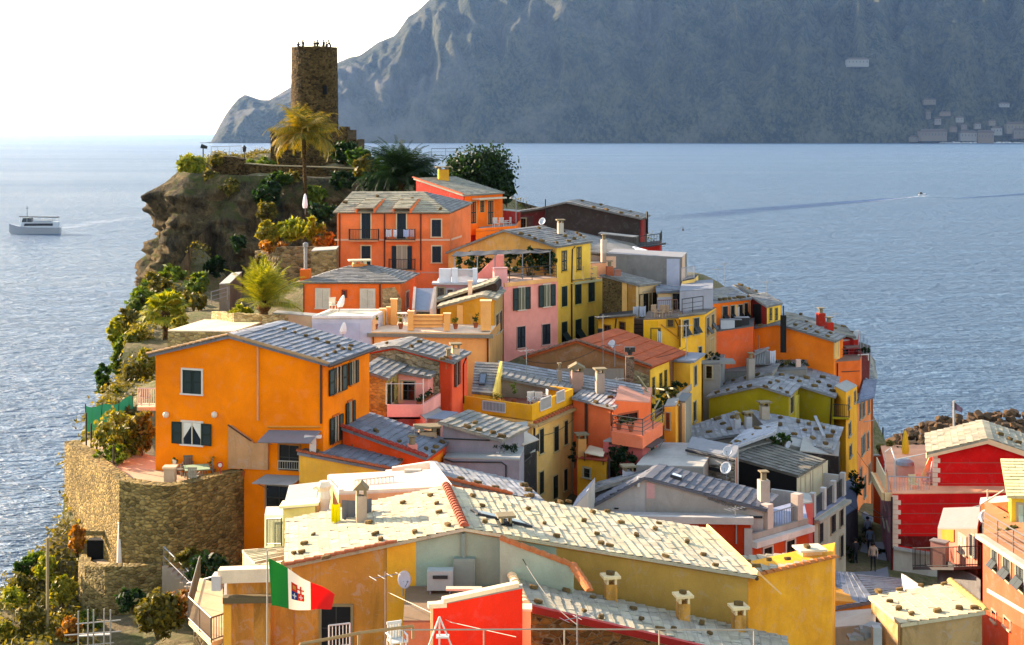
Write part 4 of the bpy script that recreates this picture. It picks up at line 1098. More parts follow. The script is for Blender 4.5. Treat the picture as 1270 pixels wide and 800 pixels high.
m = MB(); m.obox(P(108, 694, 74.4), (1.15, 0, 0), (0, .5, 0), UP * 1.0); T = Thing('doorway', 'dark arched opening at the foot of the bastion', 'doorway', P(118, 694, 74.4)); T.part('opening', m, plain('0a0806', .9)); m = MB(); m.obox(P(106, 664.5, 74.2), (1.5, 0, 0), (0, .5, 0), UP * .25); T.part('lintel', m, lowm)
for (x, y, h, lb) in ((126, 639, 22, 'narrow slit in the sunlit face of the bastion'), (186, 611, 12, 'small slit near the top of the bastion front'), (298, 644, 16, 'dark square hole at the right of the bastion front')):
 pass
T = Thing('stone_steps', 'stone steps running down to the right of the lower bastion', 'steps', P(222, 745, 68)); m = MB()
for i in range(9):
 a = P(201 + i * 5.4, 702 + i * 5.2, 71 - i * .35); m.obox(a + Vector((0, 0, -1.4)), (.3, 0, 0), (0, 1.2, 0), UP * 1.4)
T.part('tread', m, stucco('a59a84', .3))
railing('railing', 'metal handrail along the steps right of the lower bastion', [P(203, 702, 70.6), P(228, 727, 69), P(246, 745, 67.8)], .95, GALV, bars=2)
T = house('orange_house', 'large bright orange house on the stone bastion with grey slab roof', (193, 76), (401, 73), [(193, 441), (286, 419), (401, 452)], 38.5, (1, 350, 401), stucco('ff7a00', .12, 'd06a10', 1.0), [0, 1], oh=(.35, .22), roofm=SLATE_BLUE)
ORANGE = T; W_ = T.w; WH = plain('ddd2c4', .7)
window(T, W_, 227, 459, 250, 488, 'sh', trim=WH); window(T, W_, 214, 524, 263, 551, 'open', trim=WH, curtain=True, leaf=.26)
window(T, T.right, 407, 455, 429, 487, 'open', leaf=.3, trim=plain('e07a20', .8)); window(T, T.right, 431, 448, 443, 476, 'open', leaf=.28, trim=plain('e07a20', .8))
window(T, T.right, 428, 498, 439, 524, 'open', leaf=.3, trim=plain('c8601a', .8)); window(T, T.right, 408, 516, 424, 548, 'open', leaf=.3, trim=plain('c8601a', .8))
pipe(T, W_, [(320.5, 424), (320.5, 521)], .05, plain('d8a070', .6)); pipe(T, W_, [(399, 452), (399, 525)], .06)
pipe(T, W_, [(333, 529), (398, 529)], .06, plain('e08a30', .8), 'string_course')
coping_m = MB(); q = T.roof_planes
for a, b in ((q[0][3], q[0][0]), (q[1][0], q[1][3])): coping(coping_m, a + UP * .02, b + UP * .02, .3, .1)
T.part('ridge_tile', coping_m, tilemat('b88a5a'))
n_ = Vector((0, 0, 1)); stones_on(q[1], [(352 + i * 13.5, 409.5 + i * 4.2) for i in range(7)] + [(395 + i * 10, 446 - i * 4) for i in range(5)], 'small stone along the edge of the orange house roof', 'stones edging the orange house roof', .17)
for x in (207, 267):
 m = MB(); c = W_.px(x, 514, .1); m.lathe(c - UP * .17, [(.02, 0), (.13, .05), (.17, .17), (.13, .29), (.02, .34)], 12)
 tag(solo(m, 'globe_lamp', plain('e8d8c0', .4), 'white globe wall lamp at the %s window on the orange wall' % ('left of the lower' if x < 230 else 'right of the lower'), 'lamp', smooth=True))
awning('awning', 'upper grey metal awning over the railed door at the right of the orange house', W_, 334, 533, 398, 534, 1.3, plain('7c8086', .4), .35)
window(T, W_, 347, 552, 371, 583, 'door', trim=plain('a86a30', .8), pane='0a0c0c', sill=False)
railing('railing', 'white balustrade of the door under the upper grey awning', [W_.px(346, 583, .12), W_.px(372, 584, .12)], .5, plain('b0aa9a', .5), pick=True)
awning('awning', 'lower grey slab canopy above the dark garage opening', W_, 330, 588, 378, 590, 1.5, stucco('8e8e8c', .2), .1)
window(T, W_, 331, 603, 363, 632, 'dark', trim=plain('8a8070', .8), pane='050404', sill=False)
m = MB(); a, b = W_.px(286, 577, .0), W_.px(334, 581, 0); T2 = Thing('garden_stair', 'rendered outside stair against the right of the orange facade', 'stair', a)
P_ = [W_.px(285, 580, .02), W_.px(285, 527, .02), W_.px(288, 527, .02), W_.px(313, 545, .02), W_.px(316, 549, .02), W_.px(334, 549, .02), W_.px(334, 582, .02)]; m.prism(P_, W_.n * .15); T2.part('stair_wall', m, stucco('a8865c', .5))
m = MB(); m.tube([W_.px(285, 526, .2), W_.px(314, 546, .2)], .04, 5); T2.part('handrail', m, BROWN)
pz = 45.1
def TP(px, Y, z=pz): g = G(px, Y); return Vector((g.x, g.y, z))
for (x, Y, s_, lb) in ((211, 72.9, 1, 'square beige pillar on the parapet of the orange house terrace'),):
 T = Thing('pillar', lb, 'pillar', TP(x, Y)); m = MB(); m.box(TP(x, Y), .55, .45, .85); T.part('shaft', m, stucco('a89a80', .3)); m = MB(); m.box(TP(x, Y, pz + .85), .68, .58, .1); T.part('cap', m, stucco('c8b894', .2))
T = table(TP(244, 74), 'low table with green cloth on the orange house terrace', plain('9a8a6a', .8), 1.1, .6); m = MB(); m.box(TP(244, 74, pz + .605), 1.25, 1.25, .03, .3); tag(solo(m, 'tablecloth', plain('9ab08a', .9), 'pale green cloth lying on the terrace table', 'tablecloth'))
for i, (x, Y, rz, c, lb) in enumerate(((222, 74.3, 2.2, '7a7468', 'grey chair left of the terrace table'), (233, 75, .2, '6a6458', 'dark chair behind the terrace table against the orange wall'), (258, 74.4, -1.4, '8a8070', 'grey chair right of the terrace table'), (240, 72.8, 3.1, '9a927e', 'chair at the parapet in front of the terrace table'))): chair(TP(x, Y), rz, lb, plain(c, .6))
for i, (x, Y, k, lb) in enumerate(((218, 75.2, 'dark', 'potted plant under the left shutter of the orange house'), (265, 75, 'mid', 'potted plant beside the round sign on the orange terrace'), (300, 74.4, 'deep', 'potted plant at the right end of the terrace parapet'))): pot_plant(TP(x, Y), .6, lb, k)
T = Thing('sign_post', 'short post with a round red and white disc on the orange house terrace', 'sign', TP(273, 73.4)); m = MB(); m.tube([TP(273, 73.4), TP(273, 73.4, pz + 1.0)], .04, 6); T.part('post', m, plain('b0442e', .5)); m = MB(); c = TP(273, 73.35, pz + .9); m.tube([c, c - Vector((0, .04, 0))], .17, 14); o = T.part('disc', m, plain('c83a2a', .5)); m = MB(); c = TP(273, 73.3, pz + .9); m.tube([c, c - Vector((0, .02, 0))], .1, 14); T.part('centre', m, plain('d8d0c0', .5), o)
for i, (x, y0, y1, Y, lb) in enumerate(((107, 512, 556, 81.5, 'tall dark iron post at the outer corner of the bastion'), (113, 525, 560, 81, 'shorter dark post beside the bastion corner'), (120, 536, 566, 80, 'wooden post at the front of the vine'), (141, 551, 578, 76.5, 'thin post on the bastion parapet below the vine'), (59, 667, 802, 68, 'tall bare wooden pole on the lower cliff'))):
 m = MB(); m.tube([P(x, y1, Y), P(x, y0, Y)], .05 if x > 60 else .075, 7); tag(solo(m, 'post', plain('3a342c' if x > 60 else '9a8a64', .8), lb, 'post'))
T = Thing('safety_net', 'green plastic netting stretched between posts along the cliff edge', 'netting', P(135, 515, 87)); m = MB(); NN = 14
top_ = [P(106 + 58 * f, 503 - 12 * f + 5 * math.sin(f * 3.1) + 2 * math.sin(f * 12), 84 + 8 * f) for f in [i / NN for i in range(NN + 1)]]; bot_ = [p - UP * (1.5 - .5 * (i / NN)) + Vector((.12 * math.sin(i * 2.3), .1 * math.cos(i * 3), 0)) for i, p in enumerate(top_)]
for i in range(NN): q_ = [top_[i], top_[i + 1], bot_[i + 1], bot_[i]]; m.poly(q_); m.poly([p + Vector((-.01, -.02, 0)) for p in q_][::-1])
T.part('net', m, plain('1fa070', .7, 1.0), fix=False)
for i in (0, 5, 10, 14): m = MB(); m.tube([bot_[i] - UP * .4, top_[i] + UP * .1], .03, 5); T.part('post', m, IRON)
T = Thing('balcony', 'small railed balcony with garden chair beside the left edge of the orange house', 'balcony', P(184, 508, 80)); m = MB(); m.prism([P(170, 505, 80), P(193, 505, 80), P(193, 500, 83), P(172, 500, 83)], UP * -.2); T.part('slab', m, stucco('c0ae8c', .2))
railing('railing', 'white railing of the small balcony left of the orange house', [P(171, 504, 80.2), P(193, 504, 80.2)], 1.0, WHITE, pick=True); chair(P(180, 503, 81.2), .3, 'garden chair on the small balcony left of the orange house', plain('8a8474', .6))
T = Thing('scaffold', 'pale tube scaffold standing below the lower bastion', 'scaffold', P(118, 806, 64)); m = MB()
for x in (97, 109, 116, 129, 137):
 for Y in (64, 65.6): m = MB(); m.tube([P(x, 812, Y), P(x, 752 + (x % 7), Y)], .035, 6); T.part('upright', m, plain('b0aaa0', .4))
m = MB()
for y in (772, 786, 800):
 for Y in (64, 65.6): m.tube([P(80 if y == 786 else 94, y + 2, Y), P(150 if y != 800 else 141, y - 3, Y)], .03, 6)
T.part('ledger', m, plain('b0aaa0', .4)); m = MB(); m.prism([P(97, 790, 64), P(138, 788, 64), P(138, 785, 65.6), P(97, 787, 65.6)], UP * .05); T.part('platform', m, plain('c8c4bc', .7))
T = block('stone_hut', 'low stone hut with flat pale roof behind the orange house roof', (208, 97), (290, 94), [(208, 411), (290, 412)], 44, (1, 332, 398), masonry('a08a52', 'b8a26a', '7a6438', 2.2, .4, .95, .08), floor=stucco('cfc2a0', .2))
T = block('garden_wall', 'beige rendered wall between the short palm and the pale blue garage', (338, 99), (390, 98.5), [(338, 389), (390, 393)], 44, (1, 395, 390), stucco('b8a88a', .25), cat='wall')
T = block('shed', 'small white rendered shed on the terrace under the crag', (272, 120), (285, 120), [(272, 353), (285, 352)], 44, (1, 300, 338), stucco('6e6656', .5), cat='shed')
stonewall('terrace_wall', 'stone terrace edge wall around the short palm', [(262, 386, 103), (290, 389, 99.5), (345, 391, 98), (376, 389, 100)], 44, masonry('b09c68', 'c4b080', '8a7448', 2.6, .3, .95, .06), th=.4, jag=.06)
stonewall('terrace_wall', 'rough stone wall of the upper terrace beside the red-orange house', [(316, 312, 127), (345, 306, 125), (384, 306, 124.5), (417, 309, 123.5)], 47.5, masonry('7a6440', '97805a', '58462c', 2.0, .5, .9, .1), th=.6, jag=.15)
T = block('stone_shed', 'square stone walled yard beside the red-orange house corner', (386, 118), (417, 117), [(386, 312), (417, 310)], 47, (0, 390, 308), masonry('8a7448', 'a48c5c', '665230', 2.4, .4, .9, .07), cat='wall')
parasol(P(378.5, 266, 129), 1.9, 'closed white parasol standing among the yellow bushes', plain('e6e6ea', .9))
railing('railing', 'low metal fence at the foot of the crag', [P(262, 378, 112), P(282, 372, 114)], 1.0, GALV, bars=3)
ORS = stucco('ca6628', .3, '9a5a28'); YF = 106
FL, FR = P(371, 350, 106), P(501, 350, 105.5); BR = P(520, 339, 112); BL = Vector((FL.x + .9, 113, FL.z)); R1, R2 = P(436, 329, 109.6), P(458, 328.5, 109.4)
T = Thing('orange_cottage', 'low dark orange house with hipped slab roof and pale shutters', 'house', Vector((-11.5, 108, 47)))
m = MB(); ft = [FL + Vector((.3, .3, -.16)), FR + Vector((-.3, .3, -.16)), BR + Vector((-.3, -.3, -.16)), BL + Vector((.3, -.3, -.16))]; m.hexa([Vector((p.x, p.y, 45)) for p in ft], ft); T.part('wall', m, ORS)
for q, mt in (((R1, R1 + UP * .001 + Vector((.01, 0, 0)), FL, BL), SLATE_WARM), ((R1, R2, FR, FL), SLATE), ((R2, R2 + Vector((.01, .01, 0)), BR, FR), SLATE_WARM), ((R2, R1, BL, BR), SLATE)):
 mb = MB()
 a, b, c, d = q;
 slope(mb, a, b, c, d, th=.1); T.part('roof', mb, SLATE)
T.w = Wall((373, 106.3), (499, 105.8)); T.right = Wall.__new__(Wall); s = T.right; s.a, s.b = Vector((ft[1].x, ft[1].y, 0)), Vector((ft[2].x, ft[2].y, 0)); s.u = (s.b - s.a).normalized(); s.n = Vector((s.u.y, -s.u.x, 0)); s.len = 6
PALE = plain('cfc4b0', .7)
window(T, T.w, 392.5, 359, 408, 382, 'sh', trim=PALE, shut=PALE); window(T, T.w, 448, 359.5, 464, 382, 'sh', trim=PALE, shut=PALE)
window(T, T.w, 425.5, 361, 429, 369, 'dark', trim=plain('8a2e14', .8), sill=False); facing(T, T.w, [(474, 358), (490, 356), (498, 372), (498, 392), (474, 392)], masonry('a08058', 'b89a70', '7a5c3c', 3, .3, .9, .04), name='bare_masonry')
window(T, T.right, 503, 362, 507, 382, 'door', pane='7a2016', sill=False); pipe(T, T.w, [(471.5, 351), (471.5, 392)], .06); pipe(T, T.w, [(377, 351), (377, 392)], .05)
chimney(T, P(446, 331, 109.5), 1.1, .25, stucco('c8803a', .3), 'slab', .8, smat=plain('d8c8a0', .9))
T2 = Thing('flue', 'brick chimney stack with tall metal flue at the left end of the orange cottage', 'chimney', P(379, 352, 107)); m = MB(); m.box(P(379, 352, 107), .75, .7, 1.1); T2.part('stack', m, stucco('b8601e', .4)); m = MB(); m.tube([P(379, 335, 107), P(379, 306, 107)], .13, 10); m.lathe(P(379, 307, 107), [(.13, 0), (.2, .05), (.2, .3), (.05, .4)], 10); T2.part('flue_pipe', m, plain('8e8a86', .35))
T = block('garage', 'pale blue flat-roofed annex with white rim below the orange cottage', (387, 97.6), (461, 97), [(387, 396), (461, 396)], 44, (0, 409, 387), stucco('b2bac6', .15), par=.22, floor=stucco('e0d6b8', .15), ptop=stucco('dcd8d0', .1), sides='frlb')
facing(T, T.w, [(389, 401), (446, 401), (446, 428), (389, 428)], stucco('a6b2c4', .12)); facing(T, T.right, [(461.5, 397), (468, 391), (468, 420), (461.5, 425)], stucco('e8b078', .15))
parasol(P(420, 387, 100.5) , 1.2, 'closed white parasol leaning on the flat annex roof', plain('eceae4', .9), (.35, 0)); chair(P(414, 386, 101.2), .5, 'wire chair beside the white parasol on the annex roof', plain('d8d0b8', .6)); parasol(P(425, 420, 95), 1.1, 'small white folded parasol behind the orange house roof', plain('eceae4', .9), (.1, 0))
RO = stucco('d27440', .16, 'b05a32')
z0 = P(413, 263, 121).z; FL, FR = P(413, 263, 121), P(558, 263.5, 121); BR = P(586, 251.5, 127.5); BL = Vector((FL.x + .8, 129, FL.z)); R1, R2 = P(437, 237.5, 125), P(525, 237.5, 125)
T = Thing('red_orange_house', 'tall red-orange house with cream window frames and two dormer doors, below the castle', 'house', Vector((-10, 124, 50)))
m = MB(); ft = [FL + Vector((.3, .3, -.16)), FR + Vector((-.05, .3, -.16)), BR + Vector((-.15, -.1, -.2)), BL + Vector((.3, -.3, -.16))]; m.hexa([Vector((p.x, p.y, 48)) for p in ft], ft); T.part('wall', m, RO)
for i_, q in enumerate(((R1, R1 + Vector((.01, 0, 0)), FL, BL), (R1, R2, FR, FL), (R2, R2 + Vector((.01, .01, 0)), BR, FR), (R2, R1, BL, BR))):
 mb = MB(); slope(mb, *q, th=.1); T.part('roof', mb, SLATE_WARM if i_ == 1 else SLATE)
QF = (R1, R2, FR, FL)
for pts in ([(441, 261), (463, 261), (476, 248), (454, 248)], [(487, 261), (508, 261), (520, 247.5), (497, 247.5)]):
 a, b = P(pts[0][0], pts[0][1], 120.8), P(pts[1][0], pts[1][1], 120.8); c, d = plane_hit(QF, *pts[2]) + UP * .12, plane_hit(QF, *pts[3]) + UP * .12
 m = MB(); slope(m, d, c, b + UP * .22, a + UP * .22, th=.1, rowh=.4); o = T.part('dormer_roof', m, SLATE_WARM); m = MB()
 for s_, e_ in ((a, d), (b, c)): panel(m, [s_ + UP * .1, s_ - UP * .25 , e_ - UP * .5, e_], .08)
 T.part('dormer_cheek', m, RO, o)
Wf = Wall((414, 121.3), (559, 121.3)); T.w = Wf; CR = plain('e0c49a', .8); SH = plain('10202a', .5)
window(T, Wf, 448.5, 264, 459.5, 296, 'sh', trim=CR, shut=SH, sill=False, name='balcony_door'); window(T, Wf, 492.5, 264, 503.5, 296, 'sh', trim=CR, shut=SH, sill=False, name='balcony_door')
window(T, Wf, 448.5, 305, 459.5, 330, 'sh', trim=CR, shut=SH, sill=False); window(T, Wf, 486, 305, 511, 334, 'open', trim=CR, shut=SH, sill=False, pane='8a8270', leaf=.24)
window(T, Wf, 535.5, 272.5, 547, 293.5, 'sh', trim=CR, shut=SH); window(T, Wf, 536, 305.5, 547, 325.5, 'sh', trim=CR, shut=SH)
band(T, Wf, 415, 297.5, 558, 297.5, .16, plain('eeb894', .8)); band(T, Wf, 522, 338, 558, 338, .12, plain('e8a890', .8))
for x in (421.5, 477, 522): pipe(T, Wf, [(x, 264), (x, 335)], .06, plain('6a2c18', .6))
Wr = Wall.__new__(Wall); Wr.a, Wr.b = Vector((ft[1].x, ft[1].y, 0)), Vector((ft[2].x, ft[2].y, 0)); Wr.u = (Wr.b - Wr.a).normalized(); Wr.n = Vector((Wr.u.y, -Wr.u.x, 0)); Wr.len = 6
band(T, Wr, 559.5, 297, 572, 293, .16, plain('eeb894', .8))
stones_on(QF, [(448, 255), (428, 252), (456, 251), (462, 257), (468, 244), (493, 257), (506, 257), (498, 250), (546, 260), (511, 247)], 'small weight stone on the red-orange house roof', 'stones on the red-orange house roof', .22)
def balcony(label, w, x0, x1, y, out, h, mat, slabm, fence=None, infill=.13):
 a, b = w.px(x0, y), w.px(x1, y); T = Thing('balcony', label, 'balcony', (a + b) / 2); m = MB(); m.obox(a - UP * .14 - w.n * .02, b - a, w.n * (out + .02), UP * .14); T.part('slab', m, slabm)
 m = MB(); A, B = a + w.n * out, b + w.n * out; r = .022
 for p, q in ((a, A), (A, B), (B, b)):
  m.tube([p + UP * h, q + UP * h], r * 1.2, 5); m.tube([p + UP * .08, q + UP * .08], r, 5); k = max(2, int((q - p).length / infill))
  for i in range(k + 1): c = p.lerp(q, i / k); m.tube([c, c + UP * h], r * .55, 4)
 T.part('railing', m, mat); return T, A, B
balcony('left black iron balcony on the upper floor of the red-orange house', Wf, 434, 470, 297, .8, .9, IRON, plain('c88a60', .8))
B_, a, b = balcony('right iron balcony with laundry on the red-orange house', Wf, 479, 515, 297, .8, .9, IRON, plain('c88a60', .8))
balcony('lower iron balcony behind the orange cottage roof', Wf, 483, 515, 334, .7, .9, IRON, plain('c88a60', .8))
for i, (f0, f1, c, lb) in enumerate(((0.02, .22, 'cfc8c8', 'pale towel on the left of the balcony rail'), (.28, .4, 'e8e8ee', 'white shirt drying on the balcony rail'), (.42, .6, '2c3640', 'dark trousers drying on the balcony rail'), (.62, .8, 'aebfda', 'light blue cloth drying on the balcony rail'), (.84, .98, 'c8a8a8', 'pinkish towel at the right end of the balcony rail'))):
 o = Wf.n * .04; cloth('laundry', lb + ' of the red-orange house', (a.lerp(b, f0) + UP * .92 + o, a.lerp(b, f1) + UP * .92 + o, .6), 'laundry', plain(c, .9), group='laundry on the red-orange house balcony')
T = house('hilltop_house', 'red and orange hilltop house with grey lean-to roof beside the dark palm', (516, 142), (575, 135), [(516, 223), (575, 243)], 52, (1, 623, 240), stucco('8a2412', .25, '6a2010'), [0], oh=(.25, .3), roofm=slate('8f8f84', .8, warm='9a957f'))
facing(T, T.right, [(576, 243), (623, 240), (623, 290), (576, 292)], stucco('ee6a14', .15, 'b05a1a')); R_ = T.right
for x0, y0, x1, y1 in ((583.5, 250, 590, 277), (595, 249, 600, 263), (604.5, 249, 611.5, 278)): window(T, R_, x0, y0, x1, y1, 'sh', trim=plain('d8b070', .8), shut=plain('1c2a18', .6), sill=False, tw=.09)
m = MB(); a, b = R_.px(584, 246, .1), R_.px(618, 244, .1); m.obox(a, b - a, R_.n * .9, UP * -.14); T.part('canopy', m, plain('d8c8a8', .8))
chimney(T, on_roof(T.roof_planes[0], .5, .18), 1.0, 1.05, stucco('c89a2a', .3), 'slab', .9)
mb = MB(); q = T.roof_planes[0]; coping(mb, q[0] + UP * .05, q[3] + UP * .05, .3, .1); T.part('ridge_tile', mb, TILE)
T = block('terrace', 'orange walled terrace with white furniture in front of the hilltop red house', (590, 131), (641, 135), [(590, 288), (641, 284)], 50, (1, 646, 276), stucco('e07018', .15), par=.3, cat='terrace', sides='fr')
for i, (x, Y, rz, lb) in enumerate(((615, 136, .4, 'white chair at the left of the hilltop terrace'), (623, 136.5, 2.8, 'white chair in the middle of the hilltop terrace'), (630, 136.8, -1.2, 'white chair at the right of the hilltop terrace'))): chair(Vector((G(x, Y).x, Y, T.pts[0].z + .07)), rz, lb, WHITE)
T = block('garden_wall', 'dark red wall at the back of the hilltop terrace', (624, 141), (644, 142), [(624, 261), (644, 263)], 50, (0, 626, 0, 143), stucco('7a201a', .2), cat='wall')
m = MB(); pts = [P(640, 283, 136), P(640, 250, 136), P(639, 245, 136), P(636.5, 243, 136), P(634, 244.5, 136)]; m.tube(pts, .05, 6); T = Thing('street_lamp', 'curved metal lamp post on the hilltop terrace against the sea', 'lamp', pts[0]); T.part('post', m, GALV); m = MB(); m.lathe(pts[-1] - UP * .15, [(.16, 0), (.12, .12), (.03, .2)], 10); T.part('lamp_head', m, GALV)
DK = stucco('3c3430', .15, '241c1a')
T = house('dark_house', 'long dark brown house with slab roof on the skyline above the sea', (677, 146), (793, 143), [(677, 258), (703, 252), (793, 272)], 46, (1, 716, 248.5), DK, [0, 1], oh=(.35, .3), roofm=SLATE)
facing(T, T.right, [(793.5, 273), (799, 271), (799, 300), (793.5, 300)], stucco('8a1c16', .2)); q = T.roof_planes[1]
stones_on(q, [on for on in ((736, 258), (752, 261), (770, 265), (790, 269), (722, 250), (745, 255), (782, 263))], 'dark stone on the roof of the long dark house', 'stones on the dark house roof', .26)
m = MB(); m.box(Vector((T.pts[-1].x + .8, 143.5, P(798, 290, 143).z)), .12, 1.3, 2.2); T.part('shutter', m, plain('101214', .6))
mb = MB(); a = P(676.5, 285, 145.8); mb.tube([a, P(676.5, 247, 145.8)], .06, 6); T.part('flue_pipe', mb, IRON)
T = house('dark_annex', 'low dark annex left of the long dark house', (641, 147), (677, 146.4), [(641, 264.5), (677, 259)], 46, (0, 648, 262.5), stucco('4a3630', .2), [0], roofm=SLATE, lift=.05); facing(T, T.w, [(641.5, 267), (676, 262), (676, 286), (661, 286), (661, 268), (641.5, 270)], stucco('5a2420', .2)); window(T, T.w, 646, 271, 652, 284, 'dark', pane='141210')
T = block('balcony_block', 'dark railed terrace overhanging the sea at the right of the dark house', (786, 137), (818, 139), [(786, 308), (818, 303.5)], 40, (0, 790, 0, 142), stucco('9a1e14', .2), floor=plain('4a4644', .9), cat='terrace')
railing('railing', 'black terrace railing overhanging the sea', [T.pts[0] + UP * .07, T.pts[-1] + UP * .07, T.pts[-1] + T.vec + UP * .07], 1.0, IRON, pick=True, infill=.2)
m = MB(); a = P(803, 305, 139); m.prism([P(801, 307, 137.4), P(826, 303, 139), P(826, 302, 141), P(803, 305, 140)], UP * .1); T.part('slab', m, plain('3a3a3c', .8))
T = block('garden_wall', 'low dark grey wall below the long dark house', (742, 141), (789, 139), [(742, 290), (789, 295)], 46, (0, 746, 0, 143), stucco('4e4a46', .2), cat='wall')
T = quadhouse('grey_roof_house', 'house with broad grey roof below the long dark house', [(700, 284, 137), (786, 302, 134), (806, 318, 124), (722, 312, 124)], 44, stucco('9a9288', .25), SLATE)
for x, y, w__, lb in ((723.5, 318, .45, 0), (749, 316, .45, 0)): chimney(T, P(x, y + 3, 122), w__, 1.5, stucco('b8b0a4', .3), 'pot')
T = block('red_hut', 'small red hut with flat whitish roof right of the grey roof', (778, 127), (803, 126), [(778, 317), (803, 311)], 44, (0, 762, 0, 131), stucco('b01e16', .15), floor=plain('b4bac4', .8))
T = block('concrete_house', 'big grey concrete wall house with white corner column facing the sea', (752, 121), (846, 118), [(752, 315), (846, 320)], 42, (1, 852, 314), stucco('7c7a78', .35, '4a4a48'), floor=plain('8a8a8c', .9))
facing(T, T.w, [(827, 321), (843, 321), (843, 358), (827, 356)], stucco('a4b0c4', .1)); facing(T, T.right, [(846, 320), (849, 316), (849, 365), (846, 368)], stucco('d8b898', .2)); facing(T, T.w, [(752, 318), (764, 318), (764, 332), (752, 332)], stucco('d8b89a', .2))
T = block('sea_terrace', 'small fenced terrace over the sea right of the grey concrete wall', (846, 116), (861, 117), [(846, 349), (861, 346)], 40, (1, 866, 341), stucco('d8b868', .2), floor=plain('3a3a3c', .8), cat='terrace'); railing('railing', 'pale slat fence of the small sea terrace', [T.pts[0] + UP * .07, T.pts[-1] + UP * .07], 1.0, plain('9a9aa0', .6), pick=True, infill=.14)
T = quadhouse('lean_to', 'small dark lean-to roof under the grey concrete wall', [(812, 352, 116), (849, 355, 115), (846, 360, 112.5), (814, 362, 112.5)], 46, stucco('c8b080', .2), SLATE_BLUE, rowh=.5); window(T, T.w, 834, 364, 843, 388, 'dark', pane='080808', sill=False)
facing(T, T.w, [(815, 369), (833, 368), (833, 392), (815, 392)], stucco('a8aab4', .2))
T = block('grey_terrace', 'grey rendered terrace block with railing left of the orange house roof', (843, 111), (884, 112), [(843, 362), (884, 359)], 42, (0, 846, 0, 118), stucco('9496a0', .25), floor=plain('8a8c92', .9), cat='house')
T = block('sea_hut', 'tiny dark hut on the skyline beside the sea', (864, 121), (880, 121), [(864, 352), (880, 351)], 44, (0, 865, 0, 123), stucco('5e5e66', .2), floor=plain('4e4e54', .9), cat='hut')
OCH = stucco('b8904a', .5, '5a4428')
T = house('ochre_gable_house', 'house with stained ochre gable and grey slab roof, joined to the yellow tower', (556, 118), (689, 114), [(556, 314), (626, 287), (689, 307)], 46, (2, 732, 0, 119.3), OCH, [0, 1], oh=(.2, .2), roofm=SLATE)
OG = T; YEL = stucco('ecb848', .18, 'b89040'); R_ = T.right
facing(T, R_, [(690, 306), (732, 300.5), (732, 360), (690, 360)], YEL)
for x0, y0, x1, y1 in ((696, 311, 702.5, 336), (714.5, 306, 720.5, 335)): window(T, R_, x0, y0, x1, y1, 'sh', trim=plain('d0a028', .8), tw=.06)
pipe(T, R_, [(712, 306), (709, 309), (708, 352)], .06); stones_on(T.roof_planes[1], [(646, 291), (656, 293), (663, 297), (672, 300), (668, 284), (695, 287), (701, 294), (712, 297), (719, 293), (705, 300), (690, 302), (715, 290)], 'dark stone scattered on the roof of the ochre gable house', 'stones on the ochre gable roof', .25)
chimney(T, P(695, 284, 119), .45, .5, stucco('b8b0a0', .3), 'slab')
dish(P(673, 275, 121), -.6, 'white satellite dish beside the long dark house', .34)
T = house('yellow_house', 'tall yellow house with three columns of dark green shutters and a brown drainpipe', (690, 113.9), (747, 120.8), [(690, 353), (747, 346)], 40, (0, 625, 0, 117.5), YEL, None)
YH = T; w_ = T.w
for (x0, y0, x1, y1, k) in ((696, 355, 703, 380, 'sh'), (712.5, 352, 720.5, 377, 'sh'), (729, 350, 737, 374, 'sh'), (696, 399, 703, 424, 'prop'), (713, 396, 720.5, 420, 'prop'), (729, 392, 736.5, 417, 'sh')): window(T, w_, x0, y0, x1, y1, k, trim=plain('e0c060', .8), tw=.06)
pipe(T, w_, [(708, 352), (708, 430)], .07); band(T, w_, 711, 351.5, 746, 346.8, .18, plain('d8c890', .8), .18)
T = Thing('balcony', 'yellow walled roof terrace at the right end of the yellow house', 'balcony', w_.px(729, 348)); m = MB(); a, b = w_.px(711, 350), w_.px(746, 346); m.obox(a + UP * .12, b - a, -w_.n * 3, UP * .06); T.part('floor', m, plain('9a8a6a', .9))
for x in (712, 724, 740):
 m = MB(); c = w_.px(x, 349); m.box(c - w_.n * .2 + UP * .15, .42, .42, 1.1); T.part('pier', m, stucco('d8c070', .2))
m = MB(); beam(m, w_.px(712, 336) - w_.n * .2, w_.px(742, 333) - w_.n * .2, .05, .05); beam(m, w_.px(712, 342) - w_.n * .2, w_.px(742, 339) - w_.n * .2, .04, .04); T.part('rail', m, GALV)
T = block('pink_terrace_block', 'pale pink rendered roof block behind the yellow terrace piers', (727, 123), (758, 123), [(727, 327), (758, 326)], 44, (0, 731, 0, 126), stucco('d8b89c', .2), floor=plain('8e8c88', .9))
PK = stucco('ea9484', .1, 'b87a70');
T = block('pink_house', 'tall pink house with two rows of dark windows left of the yellow house', (625, 108), (692, 112), [(625, 352), (692, 345)], 40, (0, 560.5, 0, 112.3), PK, floor=stucco('b09a88', .3)); PH = T; w_ = T.w
band(T, w_, 625, 353.5, 691, 346.5, .3, stucco('f0a868', .1), .1, 'cornice')
window(T, w_, 636, 356.5, 657, 384, 'open', leaf=.3, trim=plain('e8c8b0', .8), pane='6a6450'); window(T, w_, 667.5, 353, 688, 380, 'open', leaf=.3, trim=plain('e8c8b0', .8), pane='6a6450')
window(T, w_, 641, 405, 651, 431, 'sh', trim=plain('e0b0a0', .8), shut=plain('10161e', .5), tw=.05); window(T, w_, 672, 402, 682, 427, 'sh', trim=plain('e0b0a0', .8), shut=plain('10161e', .5), tw=.05)
zt = T.pts[0].z + .08
def WP(px, Y, z): g = G(px, Y); return Vector((g.x, g.y, z))
